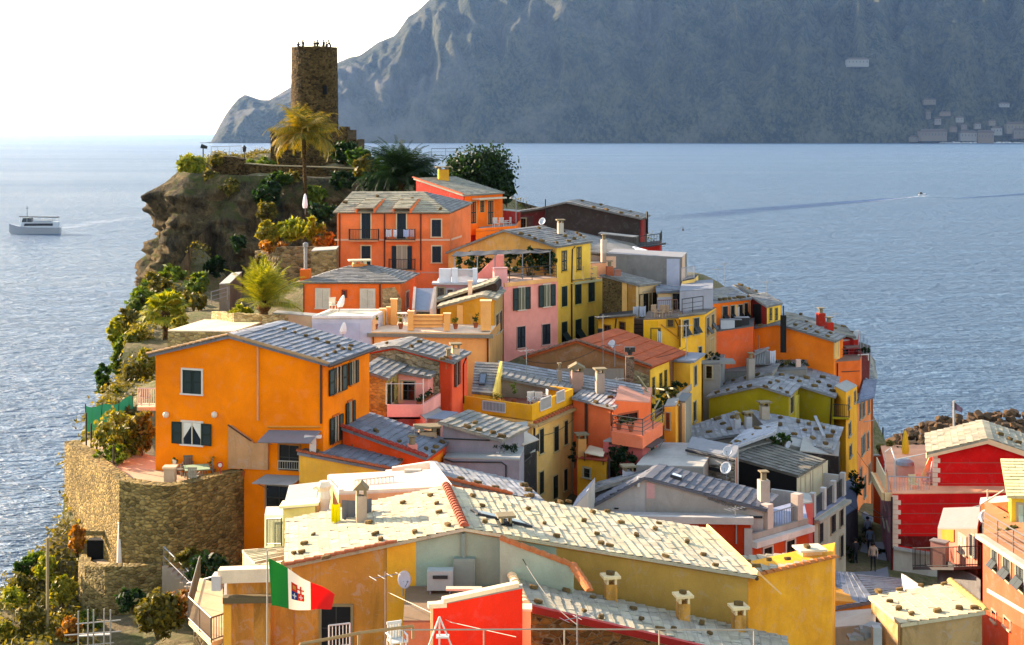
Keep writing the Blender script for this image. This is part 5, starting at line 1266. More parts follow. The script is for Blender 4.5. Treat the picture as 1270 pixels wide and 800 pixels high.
T2 = Thing('terrace_pier', 'square pink pier on the corner of the pink house terrace', 'pier', WP(620, 108.2, zt)); m = MB(); m.box(WP(620, 108.3, zt - .6), 1.0, .7, 1.65, .2); T2.part('shaft', m, stucco('e8a09a', .08)); m = MB(); m.box(WP(620, 108.3, zt + 1.05), 1.1, .8, .08, .2); T2.part('cap', m, plain('d8a098', .8))
railing('railing', 'thin iron railing along the pink house terrace', [WP(632, 108.4, zt), WP(660, 110, zt), WP(690, 111.6, zt)], 1.0, IRON, bars=4)
T2 = Thing('pergola', 'terrace pergola with dark grey canopy above the pink house', 'pergola', WP(620, 110.5, zt)); m = MB();
cz = P(600, 315, 111).z
for px, Y in ((564, 109.5), (592, 109.2), (614, 110.2), (648, 110.8), (682, 112.6)): m = MB(); m.tube([WP(px, Y, zt), WP(px, Y, cz)], .045, 6); T2.part('post', m, GALV)
m = MB(); n = 24
for i in range(n):
 f0, f1 = i / n, (i + 1) / n; q = []
 for f, g in ((f0, 0), (f1, 0), (f1, 1), (f0, 1)):
  px = 560 + 122 * f; Y = 108.9 + 3.6 * f + g * 2.6; q.append(WP(px + g * 6, Y, cz - .07 * math.sin(f * math.pi * 5) ** 2 + .12 * g))
 m.prism(q, UP * .04)
T2.part('canopy', m, plain('45474a', .8))
bush(WP(655, 113.2, zt + 1.1), (2.2, .8, 1.1), 900, 'deep', 'dark climbing greenery under the pink house pergola', .2); bush(WP(590, 111.8, zt + 1.0), (1.8, .7, .9), 600, 'deep', 'dark plants in the shade at the left of the pergola', .2); bush(WP(676, 113.4, zt + .9), (.9, .6, 1.0), 400, 'olive', 'brownish creeper at the right end of the pergola', .2)
T2 = Thing('stair_wall', 'sloping pink stair wall under the pergola', 'wall', WP(606, 110, zt)); m = MB(); m.prism([WP(592, 110.2, zt), WP(625, 110.2, zt), WP(625, 110.2, zt + 1.9), WP(617, 110.2, zt + 1.9), WP(592, 110.2, zt + .4)], Vector((0, .3, 0))); T2.part('wall', m, stucco('c88478', .2))
T = block('white_terrace', 'lavender rendered terrace with white balustrade left of the pink house', (541, 108), (604, 107), [(541, 351), (604, 352)], 44, (0, 545, 0, 112), stucco('c496a0', .2), floor=stucco('c8c0bc', .2)); zt = T.pts[0].z + .08
m = MB(); a, b = T.pts[0] - Vector((.3, .6, .05)), T.pts[-1] + Vector((.3, -.6, -.05)); m.obox(a, b - a, Vector((0, 1.4, 0)), UP * .12); T.part('slab', m, plain('bcb6b6', .8))
T2 = Thing('balustrade', 'white terrace balustrade with solid panel beside the red-orange house', 'balustrade', WP(567, 107.6, zt)); m = MB(); m.box(WP(552, 107.6, zt), .9, .25, 1.05); T2.part('panel', m, stucco('ccd0d8', .1))
for x, w__ in ((564, .45), (589, .35)): m = MB(); m.box(WP(x, 107.4, zt), w__, .3, 1.1); T2.part('pier', m, stucco('ccd0d8', .1))
m = MB()
for i in range(15): m.box(WP(567.5 + i * 1.35, 107.5, zt), .06, .06, .95)
m.obox(WP(566, 107.4, zt + .95), (1.4, 0, 0), (0, .16, 0), UP * .08); T2.part('balusters', m, plain('c8ccd4', .6))
window(T, T.w, 543, 357, 551, 372, 'dark', pane='07080a', sill=False); window(T, T.w, 555, 359, 562, 372, 'dark', trim=plain('c8c4c8', .8), sill=False)
PE = stucco('f0a25c', .14, 'b8783a')
T = block('peach_house', 'long peach coloured house with sunny pillared roof terrace in the centre', (460, 97), (607, 97), [(460, 412), (607, 414)], 42, (1, 620, 397), PE, floor=stucco('d8ccb0', .25)); PT = T; zt = T.pts[0].z + .08
m = MB(); a, b = T.pts[0], T.pts[-1]
m.obox(a + Vector((-.25, -.25, -.28)), b - a + Vector((.5, 0, 0)), Vector((0, .5, 0)), UP * .22); T.part('cornice', m, slate('9a927e', .8)); facing(T, T.right, [(607.5, 415), (620, 399), (622, 455), (607.5, 470)], stucco('b48c50', .4))
pipe(T, T.w, [(605, 415), (605, 452)], .06); pipe(T, T.w, [(463, 414), (463, 430)], .05)
PB = stucco('f4ac62', .15, 'b87a40')
for i, (x, Y, h, w__, lb) in enumerate(((474.5, 100, 1.1, .38, 'leftmost peach pillar at the back of the sunny terrace'), (483, 100.5, 1.15, .35, 'short peach pillar left of the tallest one on the sunny terrace'), (488.5, 100.2, 1.75, .42, 'tallest peach pillar at the back left of the sunny terrace'), (509.5, 97.4, 1.25, .38, 'peach pillar at the left end of the banded terrace wall'), (554.5, 97.4, 1.1, .42, 'peach pillar at the right end of the banded terrace wall'), (602.5, 97.6, 1.95, .7, 'broad peach pillar on the right corner of the sunny terrace'))):
 T2 = Thing('terrace_pillar', lb, 'pillar', WP(x, Y, zt)); m = MB(); m.box(WP(x, Y, zt), w__, w__, h); T2.part('shaft', m, PB); m = MB(); m.box(WP(x, Y, zt + h), w__ + .1, w__ + .1, .07); T2.part('cap', m, stucco('e8c08a', .1))
T2 = Thing('terrace_wall', 'banded peach parapet wall on the sunny terrace', 'wall', WP(531, 97.4, zt)); m = MB(); m.obox(WP(512, 97.3, zt + .2), WP(549, 97.3, 0) - WP(512, 97.3, 0), Vector((0, .3, 0)), UP * .85); T2.part('panel', m, PB); m = MB()
for k in range(3): m.obox(WP(512, 97.27, zt + .36 + .27 * k), WP(549, 97.27, 0) - WP(512, 97.27, 0), Vector((0, .36, 0)), UP * .035)
T2.part('rail', m, plain('9a5a30', .7))
q = [P(513, 357.5, 101.5), P(538, 357.5, 101.5), P(533, 385, 98.6), P(511, 384.5, 98.6)]; T2 = Thing('stair_cover', 'slanted grey slab cover over the terrace stair', 'stair cover', WP(524, 100, zt)); m = MB(); panel(m, q, .12); T2.part('slab', m, stucco('7f8894', .2)); m = MB()
for a, b in ((q[0], q[3]), (q[1], q[2])): m = MB(); k = [a + UP * .12, b + UP * .12, Vector((b.x, b.y, zt)), Vector((a.x, a.y, zt))]; m.hexa(k, [p + Vector((.18, 0, 0)) for p in k]); T2.part('side_wall', m, stucco('b8a898', .2))
T = house('yellow_loggia', 'yellow loggia with rising tiled verge at the back of the sunny terrace', (546, 101.5), (613, 100.5), [(546, 382), (598, 368), (613, 372)], 44, (2, 623, 0, 106), stucco('c8962a', .4), [0, 1], oh=(.25, .2), roofm=SLATE_WARM)
for x in (570.5,): m = MB(); m.box(WP(x, 101.1, zt - .3), .42, .2, 1.55); T.part('pilaster', m, PB)
window(T, T.right, 614.5, 390, 617.5, 413, 'sh', shut=plain('1a1c1e', .5), tw=.05); window(T, T.right, 619, 386, 622, 410, 'sh', shut=plain('1a1c1e', .5), tw=.05); facing(T, T.right, [(613, 376), (623, 360), (623, 440), (613, 450)], stucco('a4884c', .45))
T = house('shed_roof_house', 'narrow house with sunlit slanting roof edge between the loggia and the white balustrade', (541, 104.5), (615, 103.5), [(541, 375), (613, 351), (616, 353)], 44, (2, 622, 0, 107), stucco('3a2c24', .2), [0], oh=(.25, .3), roofm=SLATE_WARM);
m = MB(); c = WP(583, 103.2, P(583, 369, 103).z); m.box(c - UP * .2, .3, .3, 1.35); m.box(c + UP * 1.1, .4, .4, .1); T.part('chimney', m, stucco('d8b898', .2))
T = quadhouse('tile_canopy', 'small patterned tile canopy at the corner of the pink house', [(611, 353, 106), (624, 356, 106), (618, 368, 103.5), (607, 366, 103.5)], 46, stucco('a88c60', .3), SLATE_PALE)
RG = stucco('b8421e', .2, '8a2a18')
T = house('red_gable_house', 'red house with rubble stone gable and half sunlit slab roof', (448, 86), (559, 84), [(448, 439), (489, 431), (559, 450)], 41, (2, 578, 438.5), RG, [0, 1], oh=(.3, .25), roofm=SLATE)
w_ = T.w; facing(T, w_, [(449, 441), (489, 433.5), (545, 449), (547, 520), (449, 520)], masonry('8a7c64', 'a49674', '5c5140', 2.4, .5, .95, .09), .05, 'stone_gable'); window(T, T.right, 562.5, 448, 569, 478, 'open', leaf=.34, trim=plain('d87a58', .8), tw=.06)
facing(T, T.right, [(560, 452), (579, 441), (579, 520), (560, 532)], stucco('de5a34', .12)); pipe(T, T.right, [(577, 444), (573.5, 452), (573.5, 500)], .05); chimney(T, P(556, 449, 84.3), .4, .35, TILE, 'pot'); chimney(T, P(565, 438, 86), .45, .3, stucco('c8b088', .3), 'slab')
stones_on(T.roof_planes[1], [(510, 431), (520, 425), (548, 447), (553, 445)], 'stone on the right slope of the red gable roof', 'stones on the red gable roof', .2); stones_on(T.roof_planes[0], [(480, 427)], 'lone stone on the sunlit slope of the red gable roof', 'stones on the red gable roof', .22)
STY = masonry('a8863e', 'b89a52', '8a6c30', 3.2, .5, .95, .05)
T = house('stone_annex', 'ochre stone annex with striped lean-to roof below the red gable', (447, 81), (479.5, 80.4), [(447, 461), (479.5, 471)], 41, (0, 474, 444), STY, [0], oh=(.15, .2), roofm=SLATE)
window(T, T.right, 480.8, 475, 486.5, 500, 'open', leaf=.3, trim=plain('e0a890', .8), tw=.05)
PKB = stucco('e8988a', .08)
T = house('pink_porch', 'pink porch room with dark door and striped roof, behind a pink balcony', (492, 83.2), (531, 82.9), [(492, 462), (531, 469)], 41, (0, 510, 449), PKB, [0], oh=(.2, .3), roofm=SLATE); facing(T, T.w, [(493, 470), (500, 471), (500, 500), (493, 500)], stucco('e8a878', .1))
window(T, T.w, 497.5, 473, 514.5, 496, 'dark', pane='06080a', sill=False, tw=.06); m = MB(); m.tube([P(479, 475, 80), P(479, 502, 80)], .03, 5); m.tube([P(525, 470, 80), P(525, 502, 80)], .03, 5); m.tube([P(479, 476, 80), P(525, 476, 80)], .02, 5); T.part('awning_frame', m, WHITE)
a, b, c = P(480, 502, 79.8), P(524.5, 502, 79.8), P(546.5, 488, 83.3)
T = Thing('balcony', 'solid pink balcony wrapping the corner below the red gable house', 'balcony', Vector((b.x, b.y, 44))); m = MB(); zf = a.z - .8
m.prism([Vector((p.x, p.y, zf)) for p in (a, b, c, Vector((a.x + 1.6, c.y, 0)))], UP * .12); T.part('floor', m, plain('b8a0a0', .9)); m = MB()
for p, q in ((a, b), (b, c)): d = (q - p).normalized(); nn = Vector((-d.y, d.x, 0)); m.hexa([p, q, Vector((q.x, q.y, zf)), Vector((p.x, p.y, zf))], [r + nn * .14 for r in (p, q, Vector((q.x, q.y, zf)), Vector((p.x, p.y, zf)))])
T.part('parapet', m, PKB);
for i, f in enumerate((.1, .3, .5, .7)): pot_plant(b.lerp(c, f) + Vector((-.3, .05, -.25)), .35, ['dark potted plant nearest the corner of the pink balcony', 'second dark pot plant on the pink balcony parapet', 'third dark pot plant on the pink balcony parapet', 'dark pot plant at the far end of the pink balcony'][i], 'deep', .2, 90)
T = block('pink_lower_house', 'pink lower house under the pink balcony with a grey canopy', (528, 78.6), (549, 82), [(528, 521), (549, 511)], 40, (0, 515, 0, 81), PKB); w_ = T.w
window(T, w_, 540, 524, 545, 546, 'dark', tw=.06, pane='0a0a0a'); awning('canopy', 'grey slab canopy under the pink balcony', w_, 530, 518, 549, 509, .9, plain('8a929c', .7), .05)
T = house('coping_house', 'low red house with red tile verge right of the orange house', (425, 75), (528, 73), [(425, 533), (528, 570)], 40, (1, 557, 549.5), stucco('cc4a16', .2, '7a2a14'), [0], oh=(.1, .15), roofm=SLATE_BLUE)
mb = MB(); q = T.roof_planes[0]; coping(mb, q[0] + UP * .05, q[3] + UP * .05, .32, .14); T.part('verge_tile', mb, tilemat('a02c1c')); facing(T, T.right, [(529, 574), (549, 560), (549, 600), (529, 600)], stucco('e87818', .1)); chimney(T, P(511, 563, 74), .5, .5, stucco('d88a78', .2), 'pot'); chimney(T, P(530, 546, 77), .9, .5, stucco('a08a6c', .3), 'slab', .7); antenna(P(514, 560, 74), 1.2, 'crooked rusty aerial on the red coping house roof')
stones_on(q, [(434, 532), (466, 536), (495, 549), (540, 556), (548, 550), (537, 562), (528, 558)], 'small stone on the roof right of the orange house', 'stones on the red coping house roof', .18)
T = house('low_yellow_house', 'low yellow house with corrugated-looking slab roof in front of the orange house', (371, 72.5), (482, 71.5), [(371, 564), (482, 585)], 40, (0, 395, 549.5), stucco('cca83c', .25, '8a7a2a'), [0], oh=(.1, .12), roofm=SLATE_BLUE)
mb = MB(); q = T.roof_planes[0]; coping(mb, q[0] + UP * .05, q[3] + UP * .05, .26, .1); T.part('verge_tile', mb, tilemat('b0542c')); stones_on(q, [(416, 551), (438, 554), (459, 559), (482, 564), (392, 561), (496, 572)], 'small stone on the low yellow house roof', 'stones on the low yellow house roof', .17)
T2 = Thing('chimney', 'white forked chimney pots on the low yellow house', 'chimney', P(388, 561, 72.6)); m = MB(); m.box(P(388, 561, 72.6), .3, .3, .75); m.box(P(388, 543, 72.6), .85, .3, .12); T2.part('stack', m, stucco('c8c0b8', .2));
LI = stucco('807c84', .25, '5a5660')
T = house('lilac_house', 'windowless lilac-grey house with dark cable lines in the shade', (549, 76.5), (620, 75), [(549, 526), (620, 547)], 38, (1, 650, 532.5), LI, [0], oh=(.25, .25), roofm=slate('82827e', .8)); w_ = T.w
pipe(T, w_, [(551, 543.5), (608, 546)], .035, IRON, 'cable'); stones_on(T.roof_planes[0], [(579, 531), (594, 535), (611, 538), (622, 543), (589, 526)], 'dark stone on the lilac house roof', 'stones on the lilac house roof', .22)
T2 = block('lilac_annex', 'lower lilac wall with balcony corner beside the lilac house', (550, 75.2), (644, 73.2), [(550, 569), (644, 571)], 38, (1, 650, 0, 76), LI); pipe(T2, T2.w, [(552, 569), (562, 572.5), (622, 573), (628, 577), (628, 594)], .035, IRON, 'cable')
T3 = block('white_annex', 'whitish rendered annex with cream awning behind the lilac balcony', (618, 77.5), (652, 79.5), [(618, 543), (652, 540)], 38, (0, 622, 0, 81), stucco('a8a4ae', .2)); window(T3, T3.w, 624, 548, 629, 566, 'dark', sill=False); window(T3, T3.w, 631, 551, 637, 566, 'dark', sill=False)
awning('awning', 'cream fabric awning over the lilac balcony', T3.w, 630, 541, 650, 534, 1.0, plain('c8b8a4', .8), .35)
for i, (x, Y, lb) in enumerate(((619, 75.2, 'dark potted plant at the left of the lilac balcony'), (630, 75.0, 'dark potted plant in the middle of the lilac balcony'), (639, 74.8, 'dark potted plant at the right of the lilac balcony'))): pot_plant(WP(x, Y, T2.pts[0].z + .05), .5, lb, 'deep', .28, 110, 'cfccc8')
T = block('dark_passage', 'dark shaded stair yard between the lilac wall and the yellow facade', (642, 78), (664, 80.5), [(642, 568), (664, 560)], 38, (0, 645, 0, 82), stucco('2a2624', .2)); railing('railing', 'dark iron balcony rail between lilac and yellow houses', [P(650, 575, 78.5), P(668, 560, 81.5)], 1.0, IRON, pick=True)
YT_ = stucco('e4bc6c', .22, 'b08a58')
T = block('yellow_terrace_house', 'pale yellow house with walled roof terrace, white rails and tall shuttered windows', (570, 86.9), (660, 84), [(570, 510), (660, 523)], 38, (1, 711, 501), YT_, floor=stucco('7a4a3a', .3), par=.95, ptop=stucco('d4a41e', .2), sides='frb', pth=.18)
w_, R_ = T.w, T.right; ZT = T.pts[0].z + .08
m = MB(); a = T.pts[-1]; v = T.vec; m.obox(a + R_.n * .0 - UP * .28, v, R_.n * .45, UP * .16); m.obox(T.pts[0] - w_.u * .1 + w_.n * .001 - UP * .28, (T.pts[-1] - T.pts[0]) + w_.u * .5, w_.n * .3, UP * .14); T.part('cornice', m, stucco('a08a5a', .3))
m = MB()
for i in range(14): c = a.lerp(a + v, (i + .5) / 14); m.obox(c - R_.u * .1 + R_.n * .02 - UP * .1, R_.u * .2, R_.n * .25, UP * .12)
T.part('roof_tile', m, TILE)
for (x0, y0, x1, y1) in ((668.5, 532, 673.5, 562), (686.5, 529, 692, 559), (699.3, 522, 703.3, 551), (668.5, 585, 673.5, 612), (685.5, 590, 691, 618), (699, 582, 702.7, 608)): window(T, R_, x0, y0, x1, y1, 'sh', trim=plain('d8bc80', .8), tw=.06)
pipe(T, R_, [(709, 506), (708, 612)], .06, plain('b8a070', .6)); pipe(T, R_, [(661.5, 530), (661.5, 606)], .06)
WR = plain('d8d2c8', .6)
def grille(T, w, x0, y0, x1, y1, off=.02, n=16):
 m = MB(); xm, ym = (x0 + x1) / 2, (y0 + y1) / 2; t0, t1 = w.hit(x0, ym)[0], w.hit(x1, ym)[0]; z0, z1 = w.hit(xm, y1)[1], w.hit(xm, y0)[1]
 for z in (z0, z1): beam(m, w.p(t0, z, off + .03), w.p(t1, z, off + .03), .05, .06)
 for t in (t0, t1): m.obox(w.p(t - .03, z0, off), w.u * .06, UP * (z1 - z0), w.n * .05)
 for i in range(1, n): t = t0 + (t1 - t0) * i / n; m.obox(w.p(t - .012, z0, off + .01), w.u * .024, UP * (z1 - z0), w.n * .025)
 s = MB(); s.obox(w.p(t0, z0, off - .012), w.u * (t1 - t0), UP * (z1 - z0), w.n * .01); o = T.part('rail_panel', m, WR); T.part('backing', s, plain('8a8a94', .8), o)
grille(T, w_, 599, 498.5, 627, 510); grille(T, R_, 669.5, 493, 682.5, 507); grille(T, R_, 689.5, 485, 699, 498)
QP = [(589, 448.5, 92), (620, 450, 92), (611, 488, 87.6), (585, 486, 87.9)]
T2 = quadhouse('penthouse', 'small yellow penthouse with dark slate lean-to roof on the yellow terrace', QP, ZT - .3, stucco('d8b83a', .15), slate('6a6c70', .8), inset=.12); skylight(T2, T2.roof_planes[0], [(595.5, 465.5), (604, 466), (601, 479.5), (593.5, 479)])
m = MB(); b_ = T2.roof_planes[0]; m.prism([b_[1] + UP * .1, b_[2] + UP * .1, Vector((b_[2].x, b_[2].y, ZT)), Vector((b_[1].x, b_[1].y, ZT))], Vector((.16, 0, 0))); T2.part('gable_wall', m, stucco('e0c860', .1))
chair(WP(660, 87.6, ZT), .4, 'white chair at the left by the yellow terrace back wall', WHITE); chair(WP(667, 87.4, ZT), -.2, 'white chair in the middle by the yellow terrace back wall', WHITE); chair(WP(674, 88.4, ZT), -1.3, 'white chair at the right by the yellow terrace parapet', WHITE); table(WP(668, 86.6, ZT), 'small table by the white chairs on the yellow terrace', plain('5a4a3a', .7), .7, .6)
pot_plant(WP(617, 87.0, ZT), .9, 'tall potted plant beside the penthouse on the yellow terrace', 'olive', .3, 160); pot_plant(WP(621, 86.6, ZT), .5, 'small potted plant in a red pot on the yellow terrace', 'orange', .25, 120, 'b84a38'); pot_plant(WP(637, 88.6, ZT), 1.1, 'climbing plant against the yellow terrace back wall', 'mid', .25, 160); bush(WP(597, 86.6, ZT + .3), (.3, .3, .35), 160, 'deep', 'round dark pot shrub below the penthouse roof', .1)
T = quadhouse('long_grey_house', 'long low house with pale grey striped slab roof below the brown gable', [(618, 447, 95.5), (795, 477, 92.5), (800, 493, 90.5), (617, 463, 93.4)], 40, stucco('8f8676', .3), SLATE_PALE)
LQ = T.roof_planes[0]
chimney(T, P(694, 478, 92.5), .28, 1.0, stucco('8f8678', .3), 'pot'); chimney(T, P(715, 478, 92), .75, .9, stucco('a08676', .3), 'gable', .7); chimney(T, P(744, 489, 90.5), .5, 1.35, stucco('8f8478', .35), 'slab')
antenna(P(653, 470, 93), 2.0, 'tall aerial at the left end of the long grey roof'); antenna(P(765, 489, 90.5), 1.1, 'short aerial at the right end of the long grey roof')
T = house('lower_grey_house', 'low house with grey roof behind the yellow terrace', (612, 91.5), (700, 90), [(612, 468), (700, 486)], 40, (0, 620, 460), stucco('7e7668', .3), [0], roofm=SLATE)
T = house('red_roof_house', 'house with smooth brick-red roof and broad brown gable in the centre', (655, 99), (805, 97), [(655, 444), (716, 425), (805, 456)], 40, (1, 764, 409.5), stucco('7e5e3c', .35, '4a3626'), [0, 1], oh=(.25, .2), roofm=slate('b4501f', .9, .2, 'a84a20', .5, .2), rowh=.9, jit=.4)
YR = stucco('eab43c', .12, 'b08020'); R_ = T.right; facing(T, R_, [(806, 459), (829, 444), (833, 520), (806, 540)], YR)
for x0, y0, x1, y1 in ((808, 468, 811.5, 490), (817, 463, 820.5, 488), (823, 459, 826.5, 483)): window(T, R_, x0, y0, x1, y1, 'sh', trim=plain('d8a838', .8), tw=.05)
mb = MB(); q = T.roof_planes[0]; coping(mb, q[0] + UP * .05, q[3] + UP * .05, .28, .1); q = T.roof_planes[1]; coping(mb, q[0] + UP * .06, q[3] + UP * .06, .28, .1); T.part('verge_tile', mb, tilemat('7a5a48'))
facing(T, T.w, [(690, 457), (774, 457), (774, 476), (690, 470)], stucco('8f8478', .3)); facing(T, T.w, [(783, 457), (805, 466), (805, 500), (783, 492)], masonry('8a7a5a', 'a09068', '6a5a40', 2.8, .4, .9, .06), name='bare_masonry')
T2 = Thing('chimney', 'tall weathered brick chimney in front of the red roof', 'chimney', P(781, 476, 94)); m = MB(); m.box(P(781, 480, 94), .55, .5, 2.0); T2.part('stack', m, masonry('6a5244', '7e6252', '4a3a30', 4, .3, .9, .03)); m = MB(); m.tube([P(781, 440, 94), P(781, 433, 94)], .18, 8); m.box(P(777.5, 436, 94), .3, .4, .3); m.box(P(784.5, 436, 94), .3, .4, .3); T2.part('pots', m, IRON)
dish(P(759, 428, 99), -.9, 'pale satellite dish on a pole over the red roof', .36); antenna(P(748, 452, 97.5), 3.4, 'very tall thin aerial over the red roof ridge')
antenna(P(762.5, 455, 97), 1.6, 'mast in front of the red roof')
SA = stucco('e4703e', .14, 'a85030')
T = house('salmon_house', 'salmon orange house with striped grey roof and dark drainpipe', (711, 89), (761, 86.5), [(711, 495), (761, 507.5)], 38, (0, 726, 483.5), SA, [0], oh=(.15, .25), roofm=SLATE_PALE)
pipe(T, T.w, [(728.5, 500), (728.5, 550)], .1); pipe(T, T.w, [(759, 510), (759, 535), (795, 552)], .05); stones_on(T.roof_planes[0], [(739, 500), (753, 505), (757, 494)], 'stone on the salmon house roof', 'stones on the salmon house roof', .2)
T = block('salmon_loggia', 'salmon box house with dark loggia behind an iron balcony', (763, 87), (806, 89), [(763, 497), (806, 500)], 38, (0, 768, 0, 92), SA, floor=stucco('c08a70', .2)); window(T, T.w, 768, 513, 790, 533, 'dark', pane='060606', sill=False, trim=plain('b85a34', .8))
a, b, c = P(759, 535, 85), P(797, 541, 83.7), P(822, 526, 87.5); zb_ = a.z
T = Thing('balcony', 'salmon balcony with iron rail projecting below the loggia', 'balcony', b); m = MB(); b.z = a.z; c.z = a.z; pl = [a, b, c, Vector((c.x - 1.6, c.y + 1.5, a.z)), Vector((a.x, a.y + 2.5, a.z))]; m.prism([p - UP * .75 for p in pl], UP * .75); T.part('base', m, stucco('e07a52', .1)); railing('railing', 'black iron rail of the salmon balcony', [a + UP * .02, b + UP * .02, c + UP * .02], .95, IRON, bars=4)
for i, (f, lb) in enumerate(((.2, 'dark pot plant at the left of the salmon balcony'), (.6, 'dark pot plant in the middle of the salmon balcony'))): pot_plant(a.lerp(b, f) + Vector((.1, .7, .02)), .55, lb, 'deep', .3, 130)
T = block('salmon_lower_house', 'dusky pink lower storey below the salmon balcony', (748, 85.5), (797, 84.3), [(748, 548), (797, 551)], 36, (1, 815, 541), stucco('b8605a', .18)); window(T, T.right, 806, 552, 811, 566, 'dark', tw=.06); facing(T, T.w, [(756, 548.5), (797, 551.5), (797, 553.5), (756, 551)], BROWN, .1, 'string_course'); awning('canopy', 'dark slab canopy along the side under the salmon balcony', T.right, 797, 553, 815, 543, .5, plain('5a4a44', .8), .05)
bush(P(774, 572, 84.5), (.75, .5, 1.1), 700, 'deep', 'dark ivy mass against the dusky pink wall', .14); bush(P(764, 562, 84.7), (.6, .4, .5), 250, 'deep', 'dark ivy spilling left over the dusky pink wall', .13); window(T, T.w, 757, 572, 765, 592, 'dark', pane='060606', sill=False, trim=plain('8a8478', .8))
T = block('small_yellow_house', 'small yellow house with red tile edge and one dark window at the alley', (716, 86), (752, 84.3), [(716, 569), (752, 573)], 36, (1, 757, 0, 87), stucco('d8a428', .2), floor=stucco('c06a38', .2)); window(T, T.w, 724.5, 581, 732, 592, 'dark', pane='10100e'); mb = MB(); coping(mb, T.pts[0] + Vector((0, -.05, .06)), T.pts[-1] + Vector((0, -.05, .06)), .26, .1); T.part('verge_tile', mb, tilemat('a8402a'))
q = [P(731, 552, 87), P(751, 557, 86), P(748, 566, 84.4), P(725, 561, 85.4)]; T2 = Thing('canopy', 'cream sheet canopy on the small yellow house', 'canopy', sum(q, Vector()) / 4); m = MB(); panel(m, q, .06); T2.part('sheet', m, stucco('d8cfae', .15)); m = MB()
for p in q: m.tube([p, Vector((p.x, p.y, T.pts[0].z))], .035, 5)
T2.part('post', m, plain('6a3a28', .7))
bush(P(713, 560, 86.5), (.35, .3, .8), 240, 'deep', 'potted greenery on the narrow balcony by the yellow facade', .1); chimney(T, P(721, 560, 86), .5, .8, stucco('b8884a', .2), 'slab')
T = Thing('staircase', 'rickety iron stair and pipes climbing in front of the yellow corner', 'stair', P(815, 535, 92)); rr = random.Random(4)
for i in range(9): m = MB(); x0, y0 = rr.uniform(792, 835), rr.uniform(478, 520); m.tube([P(x0, y0, 92 + rr.random()), P(x0 + rr.uniform(-16, 16), y0 + rr.uniform(-18, 18), 91 + rr.random())], .06, 5); T.part('bar', m, plain('a8a07e', .6))
m = MB(); m.prism([P(812, 520, 91.5), P(858, 484, 99), P(858, 479, 99.5), P(812, 513, 92)], UP * .2); T.part('landing', m, stucco('8a8276', .3))
for i, (x, y, Y, n_) in enumerate(((828, 489, 96, 400), (842, 482, 98, 350), (818, 500, 93, 260))): bush(P(x, y, Y), (.75, .6, .5), n_, ('olive', 'deep', 'dark')[i], ('tangle of brown plants on the iron stair', 'dark plants at the top of the iron stair', 'dark plants at the foot of the iron stair')[i], .13)
T = block('yellow_tower_house', 'narrow yellow corner house with flat grey roof above the alley', (832, 101.5), (856, 100), [(832, 449), (856, 451)], 32, (1, 870, 441.5), stucco('e4b23c', .2, 'a08020'), floor=plain('8a8c90', .9)); window(T, T.right, 860.5, 454, 863.5, 477, 'sh', tw=.05); window(T, T.right, 859.5, 498, 863, 522, 'dark', tw=.05, pane='0c0c0c')
m = MB(); a, b = T.pts[0], T.pts[-1]; m.prism([a + Vector((-.2, -.25, .09)), b + Vector((.25, -.25, .09)), b + T.vec + Vector((.3, 0, .09)), a + T.vec + Vector((0, 0, .09))], UP * .12); T.part('roof_slab', m, plain('8e9096', .85)); antenna(P(851, 447, 101), 2.6, 'thin aerial on the narrow yellow corner house'); facing(T, T.w, [(832.5, 492), (855.5, 494), (855.5, 560), (832.5, 560)], stucco('a89a2a', .25))
T = block('column_house', 'slim grey house end with cream corner post below the iron stair', (838, 93), (850, 92.3), [(838, 498), (850, 499)], 34, (1, 858, 489), stucco('8a8474', .25), floor=plain('7a7a78', .9)); facing(T, T.w, [(846, 500), (850, 500), (850, 550), (846, 550)], stucco('d8c8a0', .1))
T = block('yellow_strip_house', 'narrow sunny yellow wall strip below the iron stair', (824, 91), (838, 90.5), [(824, 505), (838, 504)], 34, (1, 842, 0, 93), stucco('dca030', .2)); window(T, T.w, 826, 512, 831, 532, 'dark', tw=.05, pane='6a3018')
YB = stucco('e8ac30', .18, 'a8742c')
T = block('yellow_low_house', 'low bright yellow house behind the brick-red roof', (742, 111), (786, 108.5), [(742, 396), (786, 392)], 40, (0, 744, 0, 114), YB, floor=plain('3c342c', .9)); window(T, T.w, 750, 404, 757, 413, 'dark', pane='14100c', trim=plain('8a5a1a', .8), tw=.08); window(T, T.w, 769, 400, 775, 409, 'dark', pane='14100c', trim=plain('8a5a1a', .8), tw=.08); pipe(T, T.w, [(765, 395), (763, 412)], .05)
a, b = T.pts[0], T.pts[-1]; m = MB(); m.obox(a + Vector((-.2, -.5, .08)), b - a + Vector((.3, 0, 0)), Vector((0, .8, 0)), UP * .1); T.part('eaves', m, slate('5a4e42', .8)); T2 = Thing('telephone_box', 'small dark meter box on the wall of the low yellow house', 'box', P(745, 416, 108)); m = MB(); m.box(P(745, 416, 108), .45, .3, .5); T2.part('case', m, plain('3a3430', .7)); m = MB(); m.box(P(745, 416, 108) + Vector((0, -.16, .05)), .35, .02, .4); T2.part('door', m, plain('2a2624', .7))
T = house('brick_house', 'house with dark brick wall, cream piers and grey roof behind the yellow house', (747, 116), (792, 113.5), [(747, 343), (792, 355)], 44, (1, 816, 352), masonry('5e4a2a', '7a6438', '443620', 4.5, .6, .9, .03), [0], oh=(.25, .2), roofm=SLATE)
w_ = T.w; facing(T, w_, [(772, 349), (778, 351), (778, 395), (772, 395)], stucco('d8b46a', .2), .06, 'pier'); facing(T, w_, [(779, 352), (790, 355), (790, 395), (779, 395)], stucco('a07c34', .4)); facing(T, w_, [(789.5, 355), (792, 355), (792, 395), (789.5, 395)], stucco('d8c088', .2), .08, 'pier')
